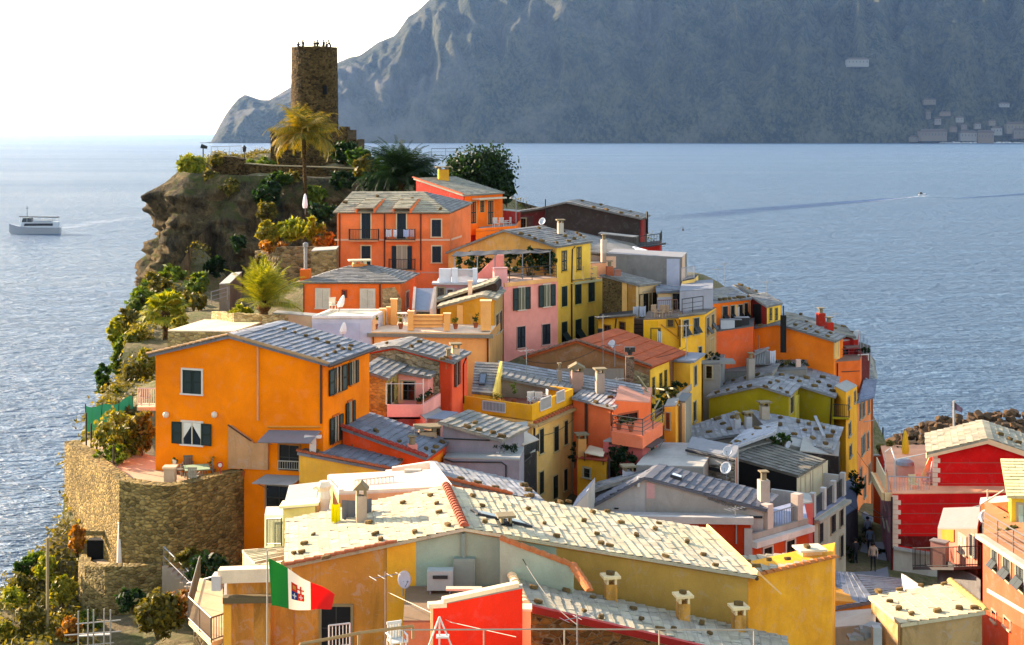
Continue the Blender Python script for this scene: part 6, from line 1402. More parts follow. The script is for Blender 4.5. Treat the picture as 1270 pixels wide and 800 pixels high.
R_ = T.right; facing(T, R_, [(792.5, 355), (816, 352), (816, 362), (792.5, 365)], stucco('c8b080', .2)); window(T, R_, 797.5, 362, 804, 388, 'door', pane='0c0c0c', sill=False, tw=.07); window(T, R_, 809, 360, 814.5, 386, 'door', pane='0c0c0c', sill=False, tw=.07); facing(T, R_, [(794, 366), (797, 366), (797, 392), (794, 392)], stucco('c0aa80', .2), .06, 'pier')
m = MB(); m.box(P(766, 342, 115), .5, .5, .5); T.part('chimney', m, stucco('8a6050', .3)); chimney(T, P(756, 341, 116), .5, .7, TILE, 'pot')
T = block('yellow_terrace_block', 'yellow house with laundry terrace on top and an outside stair, right of the red roof', (798, 107), (842, 107), [(798, 397), (842, 395)], 34, (1, 846, 0, 112), YB, floor=plain('7a6656', .9)); w_ = T.w; ZT = T.pts[0].z + .08
window(T, w_, 828, 396.5, 835, 405, 'dark', pane='1a1610', trim=plain('a8842a', .8)); window(T, w_, 808, 408, 818, 431, 'door', pane='241410', sill=False, trim=plain('8a6a28', .8)); facing(T, w_, [(798, 398), (816, 398), (816, 430), (798, 430)], stucco('c8a01e', .2)); m = MB(); m.tube([w_.px(820, 402, .1), w_.px(842, 419, .1)], .05, 5); T.part('handrail', m, stucco('b88a2a', .2)); pipe(T, w_, [(837, 396), (841, 404), (841, 420)], .04)
T2 = Thing('passage', 'dark recess between the two yellow houses right of the red roof', 'recess', P(791, 420, 110)); m = MB(); m.obox(P(785.5, 430, 110), P(799, 430, 110) - P(785.5, 430, 110), Vector((0, .8, 0)), UP * 2.1); T2.part('wall', m, stucco('5a5048', .3)); railing('railing', 'dark rail across the recess between the yellow houses', [P(786, 417, 109.5), P(798, 417, 109)], .9, IRON, bars=3)
for i, (x0, x1, Y, c, lb) in enumerate(((785, 792, 108.6, 'b8bcc4', 'white sheet drying at the left of the yellow terrace'), (793, 801, 108.2, 'a8b0c0', 'bluish sheet drying beside it on the yellow terrace'))): cloth('laundry', lb, (P(x0, 380, Y), P(x1, 379, Y), .75), 'laundry', plain(c, .9))
railing('railing', 'reddish slatted fence on the laundry terrace', [WP(816, 109.5, ZT), WP(840, 110, ZT)], 1.1, plain('8a5a48', .8), pick=True, infill=.16)
for i, (x, Y, rz, lb) in enumerate(((813, 107.8, .5, 'folding chair at the left of the laundry terrace'), (820, 107.6, -.6, 'folding chair in the middle of the laundry terrace'), (828, 108, 2.6, 'folding chair at the right of the laundry terrace'))): chair(WP(x, Y, ZT), rz, lb, plain('b89878', .7))
cloth('laundry', 'white sheet hanging at the yellow stair below the laundry terrace', (P(815, 409, 106.5), P(821, 411, 106.5), 1.1), 'laundry', plain('c8c4bc', .9))
T = block('yellow_shutter_house', 'yellow house with two propped dark shutters and flat terrace roof', (842, 106.5), (874, 109), [(842, 394), (874, 390)], 32, (1, 888, 382), YB, floor=plain('6e655c', .9)); w_ = T.w; SB = plain('1a1a18', .5)
window(T, w_, 847, 397, 853.5, 417, 'prop', tw=.06, shut=SB); window(T, w_, 860, 394.5, 866.5, 414, 'prop', tw=.06, shut=SB); window(T, w_, 866, 430, 870, 438, 'dark', tw=.05); window(T, T.right, 876, 394, 879, 415, 'prop', tw=.05, shut=SB); window(T, T.right, 882, 390, 885, 410, 'prop', tw=.05, shut=SB); facing(T, T.right, [(874.5, 393), (888, 383), (888, 470), (874.5, 470)], stucco('a08858', .3)); window(T, T.right, 880, 420, 884.5, 445, 'door', pane='0a0a0a', sill=False)
a, b = T.pts[0], T.pts[-1]; m = MB(); m.obox(a + Vector((-.1, -.3, .08)), b - a + Vector((.2, 0, 0)), Vector((0, .5, 0)), UP * .1); T.part('eaves', m, slate('8a7a66', .8)); ZT = a.z + .1; railing('railing', 'thin dark railing on the terrace of the yellow shutter house', [WP(846, 108, ZT), WP(872, 110, ZT)], 1.1, IRON, bars=3); pipe(T, w_, [(842.5, 396), (842.5, 430)], .05)
T = quadhouse('orange_shutter_house', 'orange house with grey roof and dark propped shutters on the sea skyline', [(873, 360, 122), (905, 355, 124), (933, 369.5, 119), (883, 375, 116)], 36, stucco('e06a18', .15, '9a4418'), slate('85878c', .85), inset=.12, rowh=.5); w_ = T.w
for x0, y0, x1, y1 in ((896, 380, 902, 399), (906, 379, 910.5, 398), (915.5, 378, 920.5, 397), (923, 376, 927, 395)): window(T, w_, x0, y0, x1, y1, 'prop', tw=.06, shut=SB)
facing(T, w_, [(911.5, 378), (914.5, 377.6), (914.5, 396), (911.5, 396)], stucco('e8b060', .1)); stones_on(T.roof_planes[0], [(893, 373), (899, 372.3), (905, 371.7), (911, 371), (917, 370.4), (922, 369.8), (928, 369)], 'dark stone along the eave of the orange shutter house', 'stones on the orange shutter house eave', .27)
T2 = house('yellow_skyline_house', 'small house with yellow front, red side and steep grey roof on the skyline', (933, 120), (951, 116), [(931, 368), (951, 381)], 36, (1, 969, 377.5), stucco('8a2418', .2), [0], oh=(.2, .2), roofm=slate('7e8084', .85), rowh=.45); facing(T2, T2.right, [(951, 382), (968, 378), (968, 410), (951, 412)], stucco('e0b440', .15))
for x0, x1 in ((953.5, 957), (960.5, 964)): window(T2, T2.right, x0, 382, x1, 397, 'sh', tw=.06, trim=plain('d8b050', .8))
q = [P(909, 353, 125), P(919, 352.5, 127), P(970, 377, 119), P(934, 367.5, 120)]; m = MB(); slope(m, *q, th=.12); T2.part('roof', m, slate('7e8084', .85)); stones_on(tuple(q), [(918, 354.5), (928, 359), (937, 362), (947, 366), (942, 368), (955, 372), (964, 374)], 'dark stone on the steep skyline roof', 'stones on the skyline roof', .27); facing(T2, T2.w, [(934, 377), (944, 377), (944, 405), (934, 405)], plain('0c0a0a', .9), name='opening'); antenna(P(951, 367, 120), 1.3, 'aerial on the steep skyline roof'); antenna(P(890, 355, 123), 1.6, 'aerial at the left of the orange shutter house roof'); antenna(P(899, 354, 124), 2.0, 'taller aerial on the orange shutter house roof')
T = block('clutter_terrace', 'flat roof terrace crowded with laundry below the orange shutter house', (888, 113), (934, 114), [(888, 412), (934, 405)], 34, (0, 892, 0, 118), stucco('c45a2c', .2), floor=plain('6a625a', .9), cat='terrace'); ZT = T.pts[0].z
for i, (x, Y, w__, d, h, c, lb) in enumerate(((902, 114, 1.1, .5, .75, 'c4c6cc', 'white washing machine on the cluttered terrace'), (912, 114.5, .9, .6, .7, '1c1c1e', 'black box left of centre on the cluttered terrace'), (920, 115, 1.1, .6, .8, '26262a', 'black box at the right of the cluttered terrace'))):
 T2 = Thing('crate', lb, 'box', WP(x, Y, ZT + .1)); m = MB(); m.box(WP(x, Y, ZT + .1), w__, d, h); T2.part('case', m, plain(c, .5)); m = MB(); m.box(WP(x, Y, ZT + .1 + h), w__ + .06, d + .06, .05); T2.part('lid', m, plain('8a8a8c', .5))
cloth('laundry', 'long white cloth hanging between the shutters of the orange house', (P(913.5, 381, 115), P(917, 380, 115), 1.1), 'laundry', plain('d8ccc0', .9))
T = house('long_orange_house', 'long windowless orange house with black chimney and clutter in front', (893, 118), (1034, 113), [(893, 415), (964, 403), (1034, 424)], 30, (1, 977, 397), stucco('e2761a', .18, 'a85a1c'), [0, 1], oh=(.25, .2), roofm=SLATE); LO = T
facing(T, T.w, [(893, 417), (930, 410.5), (934, 452), (893, 462)], stucco('d4683c', .2)); stones_on(T.roof_planes[1], [(986, 404), (999, 409), (1013, 413), (1026, 418), (1005, 406), (1030, 414)], 'dark stone on the long orange house roof', 'stones on the long orange house roof', .25); stones_on(T.roof_planes[0], [(905, 411), (918, 409), (930, 407), (943, 405)], 'dark stone along the left verge of the long orange house', 'stones on the long orange house roof', .25)
T2 = Thing('flue', 'tall thick black flue against the long orange house', 'chimney', P(971, 440, 113.5)); m = MB(); m.box(P(971.5, 437, 114.2), .42, .3, 2.95); T2.part('stack', m, plain('141312', .8)); m = MB(); m.tube([P(971.5, 391, 114.2), P(971.5, 379, 114.2)], .06, 6); T2.part('flue_pipe', m, IRON); facing(T, T.right, [(1034, 425), (1041, 421), (1041, 445), (1034, 445)], stucco('d8b060', .15)); window(T, T.right, 1031.8 + 3, 424, 1039, 443, 'dark', pane='0c0a08', sill=False, tw=.05)
T = quadhouse('sea_roof_house', 'long grey roof with red chimneys behind the long orange house, above the sea', [(974, 386, 127), (1049, 404, 123), (1062, 418, 117), (976, 400, 121)], 30, stucco('8a2018', .2), slate('8a8c86', .85), rowh=.45)
for x, y, Y, h, lb in ((1018, 400, 121, .8, 0), (1028, 411, 119, .75, 0)): chimney(T, P(x, y, Y), .6, h, stucco('9a2a1c', .3), 'pot');
antenna(P(1036, 405, 121), 1.2, 'aerial on the long grey sea roof'); stones_on(T.roof_planes[0], [(993, 391), (1046, 406), (1056, 413), (1000, 400), (1035, 409)], 'stone on the long grey sea roof', 'stones on the long grey sea roof', .24)
T = block('red_balcony_house', 'red house with stacked balconies above the small orange house at the sea edge', (1041, 117), (1064, 118), [(1041, 424), (1064, 421)], 28, (0, 1043, 0, 122), stucco('8e1a14', .2)); window(T, T.w, 1045, 433, 1052, 441, 'dark', trim=plain('b0484a', .8), tw=.06); m = MB(); m.obox(T.w.px(1042, 431), T.w.u * 1.4, UP * .14, T.w.n * .7); T.part('canopy', m, plain('7a5a50', .8)); railing('railing', 'red rail above the small orange house at the sea edge', [P(1042, 447, 115.5), P(1067, 446, 116.5)], .9, plain('8a2a2a', .6), bars=4)
T2 = Thing('chair_lift', 'white shade frame on the red balcony over the sea', 'frame', P(1070, 446, 117)); m = MB(); m.tube([P(1064, 440, 117), P(1078, 439.5, 117)], .05, 5); m.tube([P(1064, 440, 117), P(1064, 447, 117)], .04, 5); m.tube([P(1077, 440, 117), P(1077, 447, 117)], .04, 5); T2.part('frame', m, WHITE)
T = block('sea_edge_terrace', 'dark red terrace wall on the sea edge with thin masts', (1064, 117), (1078, 119), [(1064, 436), (1078, 441)], 26, (0, 1066, 0, 122), stucco('5e2420', .2), floor=plain('4a4240', .9), cat='terrace')
for i, (x, y0, y1) in enumerate(((1067, 411, 440), (1071, 416, 440), (1075.5, 420, 442))): m = MB(); m.tube([P(x, y1, 118), P(x, y0, 118)], .03, 5); tag(solo(m, 'mast', GALV, ('left thin mast on the sea edge terrace', 'middle thin mast on the sea edge terrace', 'right thin mast on the sea edge terrace')[i], 'mast'))
bush(P(1068, 436, 118), (.9, .5, .35), 240, 'deep', 'dark plants on the sea edge terrace', .12)
T = block('small_orange_house', 'small plain orange house at the sea edge right of the long orange one', (1036, 113.5), (1066.5, 115), [(1036, 449), (1066.5, 447)], 28, (1, 1069, 0, 118), stucco('dc6a26', .15, '8a4a2a'), floor=plain('8a6a58', .9)); pipe(T, T.w, [(1038, 450), (1038, 470)], .05, IRON); band(T, T.w, 1044, 461, 1066, 460, .06, BROWN)
T = block('grey_court', 'grey flat roof yard cluttered with pots below the long orange wall', (898, 112), (1000, 109.5), [(898, 462), (1000, 459)], 32, (0, 903, 0, 117), stucco('7c7870', .3), floor=plain('77746e', .9), cat='terrace')
T2 = Thing('shed', 'grey wooden stair shed on the cluttered roof yard', 'shed', P(945, 450, 111.5)); m = MB();
for i in range(5): beam(m, P(936 + i * 3, 452, 112), P(938 + i * 3, 434 - i * 0.8, 112.6), .12, .12)
beam(m, P(935, 440, 112.2), P(954, 431, 112.2), .15, .15); T2.part('frame', m, plain('8c8c8c', .7)); m = MB(); m.obox(P(937, 453, 112.8), (1.1, 0, 0), (0, .6, 0), UP * 1.1); T2.part('wall', m, stucco('8f8f92', .2)); cloth('laundry', 'white sheet drying in the cluttered roof yard', (P(955, 435, 112), P(962, 434, 112), 1.0), 'laundry', plain('ccccd4', .9))
for i, (x, k) in enumerate(((968, 'deep'), (976, 'olive'), (984, 'deep'), (996, 'deep'))): pot_plant(WP(x, 111.5, T.pts[0].z + .08), .7, ('dark pot plant beside the white sheet in the roof yard', 'brownish pot plant in the roof yard under the orange wall', 'dark pot plant in the middle of the roof yard', 'dark pot plant at the right of the roof yard')[i], k, .45, 160)
m = MB(); m.box(WP(990, 111, T.pts[0].z + .08), .35, .35, 1.1); tag(solo(m, 'post', stucco('c0a898', .2), 'pale plastered post at the right of the roof yard', 'post')); m = MB(); m.tube([P(941, 442, 114), P(941, 416, 114)], .05, 6); tag(solo(m, 'flue_pipe', plain('b0643c', .6), 'thin orange pipe against the long orange wall', 'pipe'))
T = block('grey_house', 'grey house end with a dark window between yellow tower and orange wall', (872, 108), (893, 107.5), [(872, 453), (893, 452)], 32, (1, 899, 0, 112), stucco('8c8a86', .3), floor=plain('85837e', .9)); window(T, T.w, 876, 454, 883, 469, 'dark', pane='08080a'); m = MB(); m.box(WP(884, 109, T.pts[0].z + .05), 3.2, 1.6, .2); T.part('slab', m, plain('9a968e', .85))
for i, (x, n_) in enumerate(((880, 200), (888, 160))): bush(WP(x, 109, T.pts[0].z + .5), (.4, .3, .35), n_, 'deep', ('dark plants on the grey house ledge by the doorway', 'small dark plants at the right of the grey house ledge')[i], .1)
OL = stucco('8e8a16', .25, '5a5a1a')
T = house('grey_lean_house', 'grey roofed house stepping up behind the left olive gable', (886, 109.5), (957, 107), [(886, 486), (957, 464)], 30, (1, 965, 453), stucco('8a867c', .3), [0], oh=(.2, .2), roofm=SLATE); chimney(T, P(931, 468, 107.5), .5, 1.4, stucco('8a847c', .3), 'pot'); stones_on(T.roof_planes[0], [(897, 478), (910, 473), (926, 470), (940, 466)], 'dark stone on the grey roof behind the left olive gable', 'stones on the grey lean roof', .25)
T = house('olive_back_house', 'right olive house with wide slab roof and dark loggia', (954, 108), (1034, 104.5), [(954, 468), (1034, 493)], 26, (0, 964, 447), OL, [0], oh=(.2, .25), roofm=SLATE_PALE); T.w
stones_on(T.roof_planes[0], [(969, 466), (982, 470), (991, 474), (1010, 480), (1032, 486), (1000, 470), (986, 463), (1015, 475), (1028, 480), (1042, 484), (970, 457), (1020, 469)], 'dark stone on the wide roof of the right olive house', 'stones on the right olive house roof', .26)
R_ = T.right; window(T, R_, 1036, 492, 1043, 514, 'dark', pane='0a0a0a', sill=False, tw=.05); facing(T, R_, [(1044, 489), (1050, 486), (1050, 520), (1044, 522)], stucco('d8c890', .15)); pipe(T, T.w, [(1032, 494), (1030, 530)], .06)
T2, A_, B_ = balcony('olive walled balcony with dark rail on the right olive house', R_, 1033, 1050, 517, 1.1, .9, IRON, OL)
T = house('olive_gable_house', 'left olive green house with low gable and grey slab roof', (879, 105), (978, 101.5), [(879, 494), (942, 480), (978, 491.5)], 30, (1, 955, 468.5), OL, [0, 1], oh=(.2, .2), roofm=SLATE_PALE); window(T, T.right, 980, 492, 984, 512, 'dark', pane='0a0a0a', sill=False, tw=.05); stones_on(T.roof_planes[1], [(949, 481), (955, 476), (968, 483), (976, 488), (964, 474)], 'dark stone on the left olive gable roof', 'stones on the left olive gable roof', .24); stones_on(T.roof_planes[0], [(890, 488), (903, 485), (918, 482), (930, 480)], 'dark stone along the left verge of the olive gable', 'stones on the left olive gable roof', .24)
m = MB(); c = T.right; facing(T, T.right, [(986, 491), (991, 489), (991, 520), (986, 520)], stucco('b0b048', .2));
T = quadhouse('grey_roof_house', 'left grey roof of the tumble of slabs below the olive gable', [(914, 509, 100), (926, 537, 93.5), (853, 548, 93.5), (848, 531, 98)], 30, stucco('8a8880', .3), SLATE_PALE); qz1 = T.roof_planes[0]
stones_on(qz1, [(925, 515), (910, 519), (897, 527), (905, 534), (920, 527), (880, 538), (890, 521)], 'grey stone on the left roof below the olive gable', 'stones on the tumble of grey roofs', .26); chimney(T, P(914, 535, 95), .4, .8, stucco('a4a4a8', .2), 'pot'); chimney(T, P(928, 533, 95), .4, .9, stucco('a4a4a8', .2), 'slab')
T = quadhouse('grey_roof_house', 'right grey roof of the tumble of slabs, reaching to the alley', [(930, 508, 101), (958, 540, 93), (1034, 560, 90.5), (1046, 530, 96.5)], 28, stucco('86847c', .3), SLATE_PALE); qz2 = T.roof_planes[0]
stones_on(qz2, [(968, 519), (990, 524), (1003, 527), (1020, 532), (1008, 545), (1024, 552), (985, 540), (1033, 537), (965, 528), (998, 535), (1013, 534), (1028, 543)], 'grey stone on the right roof reaching to the alley', 'stones on the tumble of grey roofs', .27); m = MB(); beam(m, plane_hit(qz2, 1011, 520) + UP * .2, plane_hit(qz2, 1022, 545) + UP * .2, .2, .1); T.part('plank', m, plain('9a9a9a', .7)); chimney(T, P(948, 516, 98), .55, .7, stucco('a09888', .3), 'slab')
T = quadhouse('grey_roof_house', 'small bright grey roof in the middle of the tumble of slabs', [(924, 533, 92.5), (965, 522, 94), (962, 536, 90.5), (890, 562, 88.5)], 30, stucco('8c8a84', .3), slate('b4b6ba', .9, .3, warm='aaaaac')); stones_on(T.roof_planes[0], [(905, 553), (915, 550), (925, 548), (935, 543), (948, 538), (954, 533), (940, 534)], 'dark stone on the small bright grey roof', 'stones on the tumble of grey roofs', .27)
facing(T, T.right, [(958, 548), (996, 556), (996, 572), (960, 565)], stucco('8f8c84', .2)) if False else None
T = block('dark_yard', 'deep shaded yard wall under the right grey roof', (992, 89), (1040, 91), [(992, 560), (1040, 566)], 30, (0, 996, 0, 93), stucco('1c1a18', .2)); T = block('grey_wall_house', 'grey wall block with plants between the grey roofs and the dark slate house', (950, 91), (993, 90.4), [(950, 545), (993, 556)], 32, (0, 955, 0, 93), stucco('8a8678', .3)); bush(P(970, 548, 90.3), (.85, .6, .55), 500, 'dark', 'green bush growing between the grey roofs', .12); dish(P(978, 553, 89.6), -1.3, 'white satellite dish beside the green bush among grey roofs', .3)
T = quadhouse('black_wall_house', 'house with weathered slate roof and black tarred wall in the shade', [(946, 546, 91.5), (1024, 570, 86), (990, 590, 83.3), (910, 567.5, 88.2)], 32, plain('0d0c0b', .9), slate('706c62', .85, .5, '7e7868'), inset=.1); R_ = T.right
facing(T, R_, [(988, 593), (1026, 571), (1026, 660), (988, 660)], stucco('b4b092', .25)); window(T, R_, 993, 592, 997.5, 613, 'dark', pane='181a18'); window(T, R_, 999, 588, 1004, 610, 'dark', pane='181a18'); window(T, R_, 1008, 580, 1019, 612, 'dark', pane='07070a', sill=False, label='wide dark balcony door')
T = block('terrace_house', 'grey terrace house with white-piered balcony parapet at the alley', (1010, 80.5), (1049, 85.5), [(1010, 644), (1049, 618)], 28, (0, 992, 0, 82.5), stucco('aaa894', .25), floor=plain('8c90a0', .9)); w_ = T.w; ZT = T.pts[0].z + .08
a, b = T.pts[0] + UP * .08, T.pts[-1] + UP * .08; u = w_.u; L = (b - a).length; LC = stucco('a6a49e', .2)
m = MB(); m.obox(a - UP * .3 + w_.n * .001, b - a, w_.n * .35, UP * .18); T.part('cornice', m, stucco('9a9888', .3))
for i in range(4): m = MB(); m.obox(a + u * (L * i / 3 * .955) - w_.n * .3, u * .38, w_.n * .28, UP * (1.25 if i % 3 else 1.35)); T.part('pier', m, LC)
for i in range(3):
 m = MB(); p, q_ = a + u * (L * i / 3 * .955 + .4) - w_.n * .16, a + u * (L * (i + 1) / 3 * .955) - w_.n * .16
 for k in range(9): c = p.lerp(q_, (k + .5) / 9); m.tube([c, c + UP * 1.0], .02, 4)
 m.tube([p + UP * 1.0, q_ + UP * 1.0], .03, 4); T.part('rail_panel', m, IRON)
for p, f in ((a - u * .05, 2.2), (b - u * .25, 2.6)): m = MB(); m.obox(p - w_.n * .35, -w_.n * f, u * .2, UP * 1.3); T.part('parapet', m, LC)
for x0, y0, x1, y1 in ((1015.5, 648, 1020, 672), (1030, 636, 1035.5, 660), (1041, 630, 1045, 652), (1041.5, 664, 1045, 690)): window(T, w_, x0, y0, x1, y1, 'sh', tw=.06, shut=plain('17191a', .5))
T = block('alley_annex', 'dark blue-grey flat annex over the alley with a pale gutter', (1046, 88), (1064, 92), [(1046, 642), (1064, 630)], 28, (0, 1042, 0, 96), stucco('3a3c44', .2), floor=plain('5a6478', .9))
T = block('yellow_alley_house', 'tall yellow-orange facade strip at the left side of the alley end', (1049, 103.5), (1063, 109.5), [(1049, 487), (1063, 479)], 24, (0, 1035, 0, 106), stucco('eaa420', .15, 'a8701a')); w_ = T.w
for x0, y0, x1, y1 in ((1051.5, 492, 1053.5, 506), (1052, 524, 1055, 540), (1059, 485, 1061, 499), (1053, 552, 1056, 566)): window(T, w_, x0, y0, x1, y1, 'dark', tw=.05, pane='1c1410')
T = block('orange_alley_house', 'tall weathered orange facade with many shutters at the end of the alley', (1063, 110), (1083, 119), [(1063, 496), (1083, 486)], 22, (0, 1046, 0, 113), stucco('d88448', .35, '8a5a3a')); w_ = T.w
for x0, y0, x1, y1 in ((1065.5, 500, 1067.5, 519), (1069, 499, 1072, 516), (1076, 495, 1078, 512), (1068, 540, 1072.5, 562), (1075, 536, 1077, 556), (1066, 580, 1068.5, 604), (1071, 590, 1073.5, 616), (1077, 575, 1079, 598)): window(T, w_, x0, y0, x1, y1, 'sh', tw=.06, shut=plain('3a2a20', .5))
pipe(T, w_, [(1080.5, 490), (1080.5, 640)], .07, plain('a86a48', .6)); m = MB(); m.tube([w_.px(1070, 523, .1), w_.px(1075, 519, .9), w_.px(1075, 530, .9)], .03, 4); T.part('bracket', m, GALV)
q = [P(1071, 471, 117), P(1088, 470, 121), P(1085, 492, 113.5), P(1064, 499, 109)]; m = MB(); slope(m, *q, th=.15, rowh=.5); T.part('roof', m, slate('7e8aa0', .85, warm='8088a0')); T2 = block('sea_edge_house', 'grey house with curved dark roof edge at the far right of the ridge', (1069, 119), (1083, 122), [(1069, 462), (1083, 456)], 20, (0, 1066, 0, 125), stucco('8a8a8c', .3)); m = MB(); slope(m, P(1079, 440, 124), P(1085, 446, 126), P(1088, 474, 121), P(1073, 470, 118), th=.15, rowh=.5); T2.part('roof', m, slate('6c727c', .85))
WG = stucco('a8a49e', .22, '6a6866')
T = house('white_gable_house', 'long whitish gable house with dark grey roof, skylight and faint scrawls', (730, 74), (946, 72), [(730, 632), (800, 594), (946, 633)], 34, (1, 817, 579), WG, [0, 1], oh=(.25, .2), roofm=slate('64646a', .85, .2, '6a6a70', .5, .25)); w_ = T.w; q = T.roof_planes[1]
facing(T, w_, [(801, 596.5), (946, 635), (946, 641), (801, 637)], stucco('98938a', .35)); facing(T, w_, [(802, 597), (812, 600), (812, 618), (802, 618)], stucco('b8908a', .25), .035, 'patch'); skylight(T, q, [(833, 590), (846, 594.5), (845, 597), (831, 592.5)], .12, 'c8ccd4')
chimney(T, P(947, 634, 73), .5, 1.6, stucco('a09a90', .25), 'pot'); m = MB(); m.obox(w_.px(762, 631, .0), w_.u * .22, UP * .06, w_.n * .05); T.part('vent', m, plain('1a1a1c', .8))
rr = random.Random(3); m = MB()
for i in range(22):
 x, y = 878 + i * 2.2, 619 + i * .6; m.tube([w_.px(x, y, .04), w_.px(x + 1.2, y + rr.uniform(-4, -1), .04), w_.px(x + rr.uniform(1, 2), y + rr.uniform(0, 3), .04), w_.px(x + 2.4, y + .6, .04)], .025, 4)
T.part('writing', m, plain('7e7a76', .9)); pipe(T, w_, [(802, 637), (946, 641)], .06, plain('2a2a2e', .7), 'gutter'); m = MB(); m.tube([w_.px(792, 603, .1), w_.px(792, 591, .1)], .08, 7); T.part('lamp', m, WHITE)
T = quadhouse('grey_strip_house', 'long grey strip roof in shade left of the white gable', [(742, 597, 79.5), (820, 577, 79.5), (806, 585, 77), (725, 612, 77)], 34, stucco('4a4846', .2), slate('6e7076', .85, .2)); chimney(T, P(779, 595, 78.5), .5, .5, stucco('b0b0b8', .2), 'slab')
T = block('whitewashed_block', 'small whitewashed wall end behind the front roof', (706, 70), (728, 71), [(706, 636), (728, 612)], 34, (1, 738, 0, 74), stucco('a8a69e', .2), floor=plain('a4a6ae', .9))
T = block('concrete_terrace', 'pale concrete roof terrace behind the white gable', (789, 82), (872, 80.5), [(789, 578), (872, 580)], 34, (0, 812, 0, 88), stucco('8e8b84', .3), floor=stucco('a6a49c', .3)); m = MB(); m.box(P(826, 573, 84), 1.6, .4, .25); T.part('vent', m, plain('4a4a48', .8))
T = block('concrete_house', 'white-grey flat house over a rubble wall in the middle of the grey roofs', (852, 84), (912, 81.5), [(852, 556), (912, 569)], 34, (0, 858, 0, 87), stucco('aaa69e', .3), floor=plain('8e8e90', .9)); facing(T, T.w, [(868, 577), (912, 575), (912, 600), (868, 597)], masonry('8a8072', 'a09686', '625a4e', 3, .4, .9, .06), .03, 'rubble'); pipe(T, T.w, [(852, 558), (912, 571)], .08, plain('2c2c30', .7), 'gutter'); m = MB(); m.obox(T.w.px(855, 577), T.w.u * 2.6, T.w.n * .12, UP * .18); T.part('ledge', m, plain('2a2a2a', .8))  # last part: dark strip where the pale wall ends
m = MB(); m.box(P(857, 590, 82.5), .8, .5, .75); T2 = Thing('air_conditioner', 'air conditioning unit at the foot of the rubble wall', 'air conditioner', P(857, 590, 82.5)); T2.part('case', m, plain('a8a8a4', .5)); m = MB(); m.lathe(P(857, 586, 82.2), [(.02, 0), (.2, .02)], 12); T2.part('fan_grille', m, IRON)
dish(P(903, 560, 81), -.5, 'upper of two white satellite dishes by the dark slate house', .3); dish(P(901, 581, 80.6), -.6, 'lower of two white satellite dishes by the dark slate house', .36); T = block('pier_block', 'pinkish plastered pier at the left end of the black wall', (907, 82), (914, 82), [(907, 568), (914, 568)], 34, (0, 908, 0, 83), stucco('a8806c', .35), cat='pier')
RB = stucco('94300f', .25, '6a2412')
T = block('red_base_house', 'dark red house front with white cornice below the white gable', (740, 71.6), (931, 71), [(740, 645), (931, 648)], 32, (0, 742, 0, 73), RB, floor=stucco('a29e9a', .25)); w_ = T.w; m = MB(); m.obox(w_.px(735, 646), w_.px(934, 649) - w_.px(735, 646), w_.n * .3, UP * .34); T.part('cornice', m, stucco('a8a49e', .2)); facing(T, w_, [(923, 655), (933, 655), (933, 720), (923, 720)], stucco('a29e9a', .25), .06, 'pilaster'); window(T, w_, 891, 679, 904, 700, 'dark', trim=plain('b4b4b8', .7)); pipe(T, w_, [(913, 650), (913, 674)], .04, GALV); antenna(w_.px(912, 649, .1) + UP * .1, .8, 'aerial on the white cornice of the red house')
T = block('red_alley_house', 'orange-red house with white-piered terrace facing the alley', (931, 71), (1003, 74.2), [(931, 673), (1003, 652)], 32, (0, 929, 0, 76), stucco('b2481c', .25, '7a3018'), floor=plain('9298ac', .9)); w_ = T.w; a, b = T.pts[0] + UP * .08, T.pts[-1] + UP * .08; L = (b - a).length; u = w_.u
m = MB(); m.obox(a - UP * .3 - w_.n * .001, b - a, w_.n * .4, UP * .3); T.part('cornice', m, stucco('c4beb4', .2)); m = MB(); m.obox(a - w_.n * .2, b - a, w_.n * .18, UP * .3); T.part('parapet', m, stucco('8f8a80', .3))
for f, h in ((.3, 1.5), (.82, 1.6)): m = MB(); m.obox(a + u * L * f - w_.n * .5, u * .45, w_.n * .45, UP * h); T.part('pier', m, stucco('b0a498', .2))
window(T, w_, 947, 679, 957, 705, 'door', pane='0a0c0e', trim=plain('d8ccc0', .7), sill=False); window(T, w_, 975, 670, 985, 696, 'door', pane='0a0c0e', trim=plain('d8ccc0', .7), sill=False)
railing('railing', 'iron rail between the white piers of the red alley house', [a + u * L * .34 - w_.n * .25, a + u * L * .81 - w_.n * .25], 1.0, GALV, pick=True, infill=.2); T = block('pink_stair_block', 'pinkish stair block behind the right white pier', (993, 78), (1008, 79), [(993, 626), (1008, 624)], 34, (0, 990, 0, 80), stucco('b05a50', .2));
OC = stucco('b88838', .7, '5a4220', 1.0, 1.2)
T = house('front_house', 'nearest house with broad bright slab roof weighted with stones, ochre and green walls', (362, 54.5), (928, 54), [(362, 702), (575, 657), (928, 715)], 38, (1, 553, 607), OC, [0, 1], oh=(.25, .25), th=.12, roofm=slate('cfc0a0', .78, .3, 'd4c394', .4, .3), rowh=.36, jit=1.2)
FH = T; w_ = T.w; q0, q1 = T.roof_planes
GR = stucco('8fa08a', .12, '6a7a68'); facing(T, w_, [(516, 672), (575, 659.5), (690, 679), (690, 790), (516, 790)], GR); facing(T, w_, [(690, 679), (927, 717), (927, 770), (690, 790)], stucco('a08640', .35)); facing(T, w_, [(480, 679.5), (516, 671.8), (516, 800), (480, 800)], stucco('e0a832', .3, 'a87a2c'))
mb = MB(); coping(mb, q0[0] + UP * .04, q0[1] + UP * .04, .34, .16); T.part('ridge_tile', mb, tilemat('b8583a')); mb = MB(); coping(mb, along(q0[3], q0[0], .0) + UP * .02, along(q0[3], q0[0], .62) + UP * .02, .3, .1); T.part('verge_tile', mb, tilemat('a8562c'))
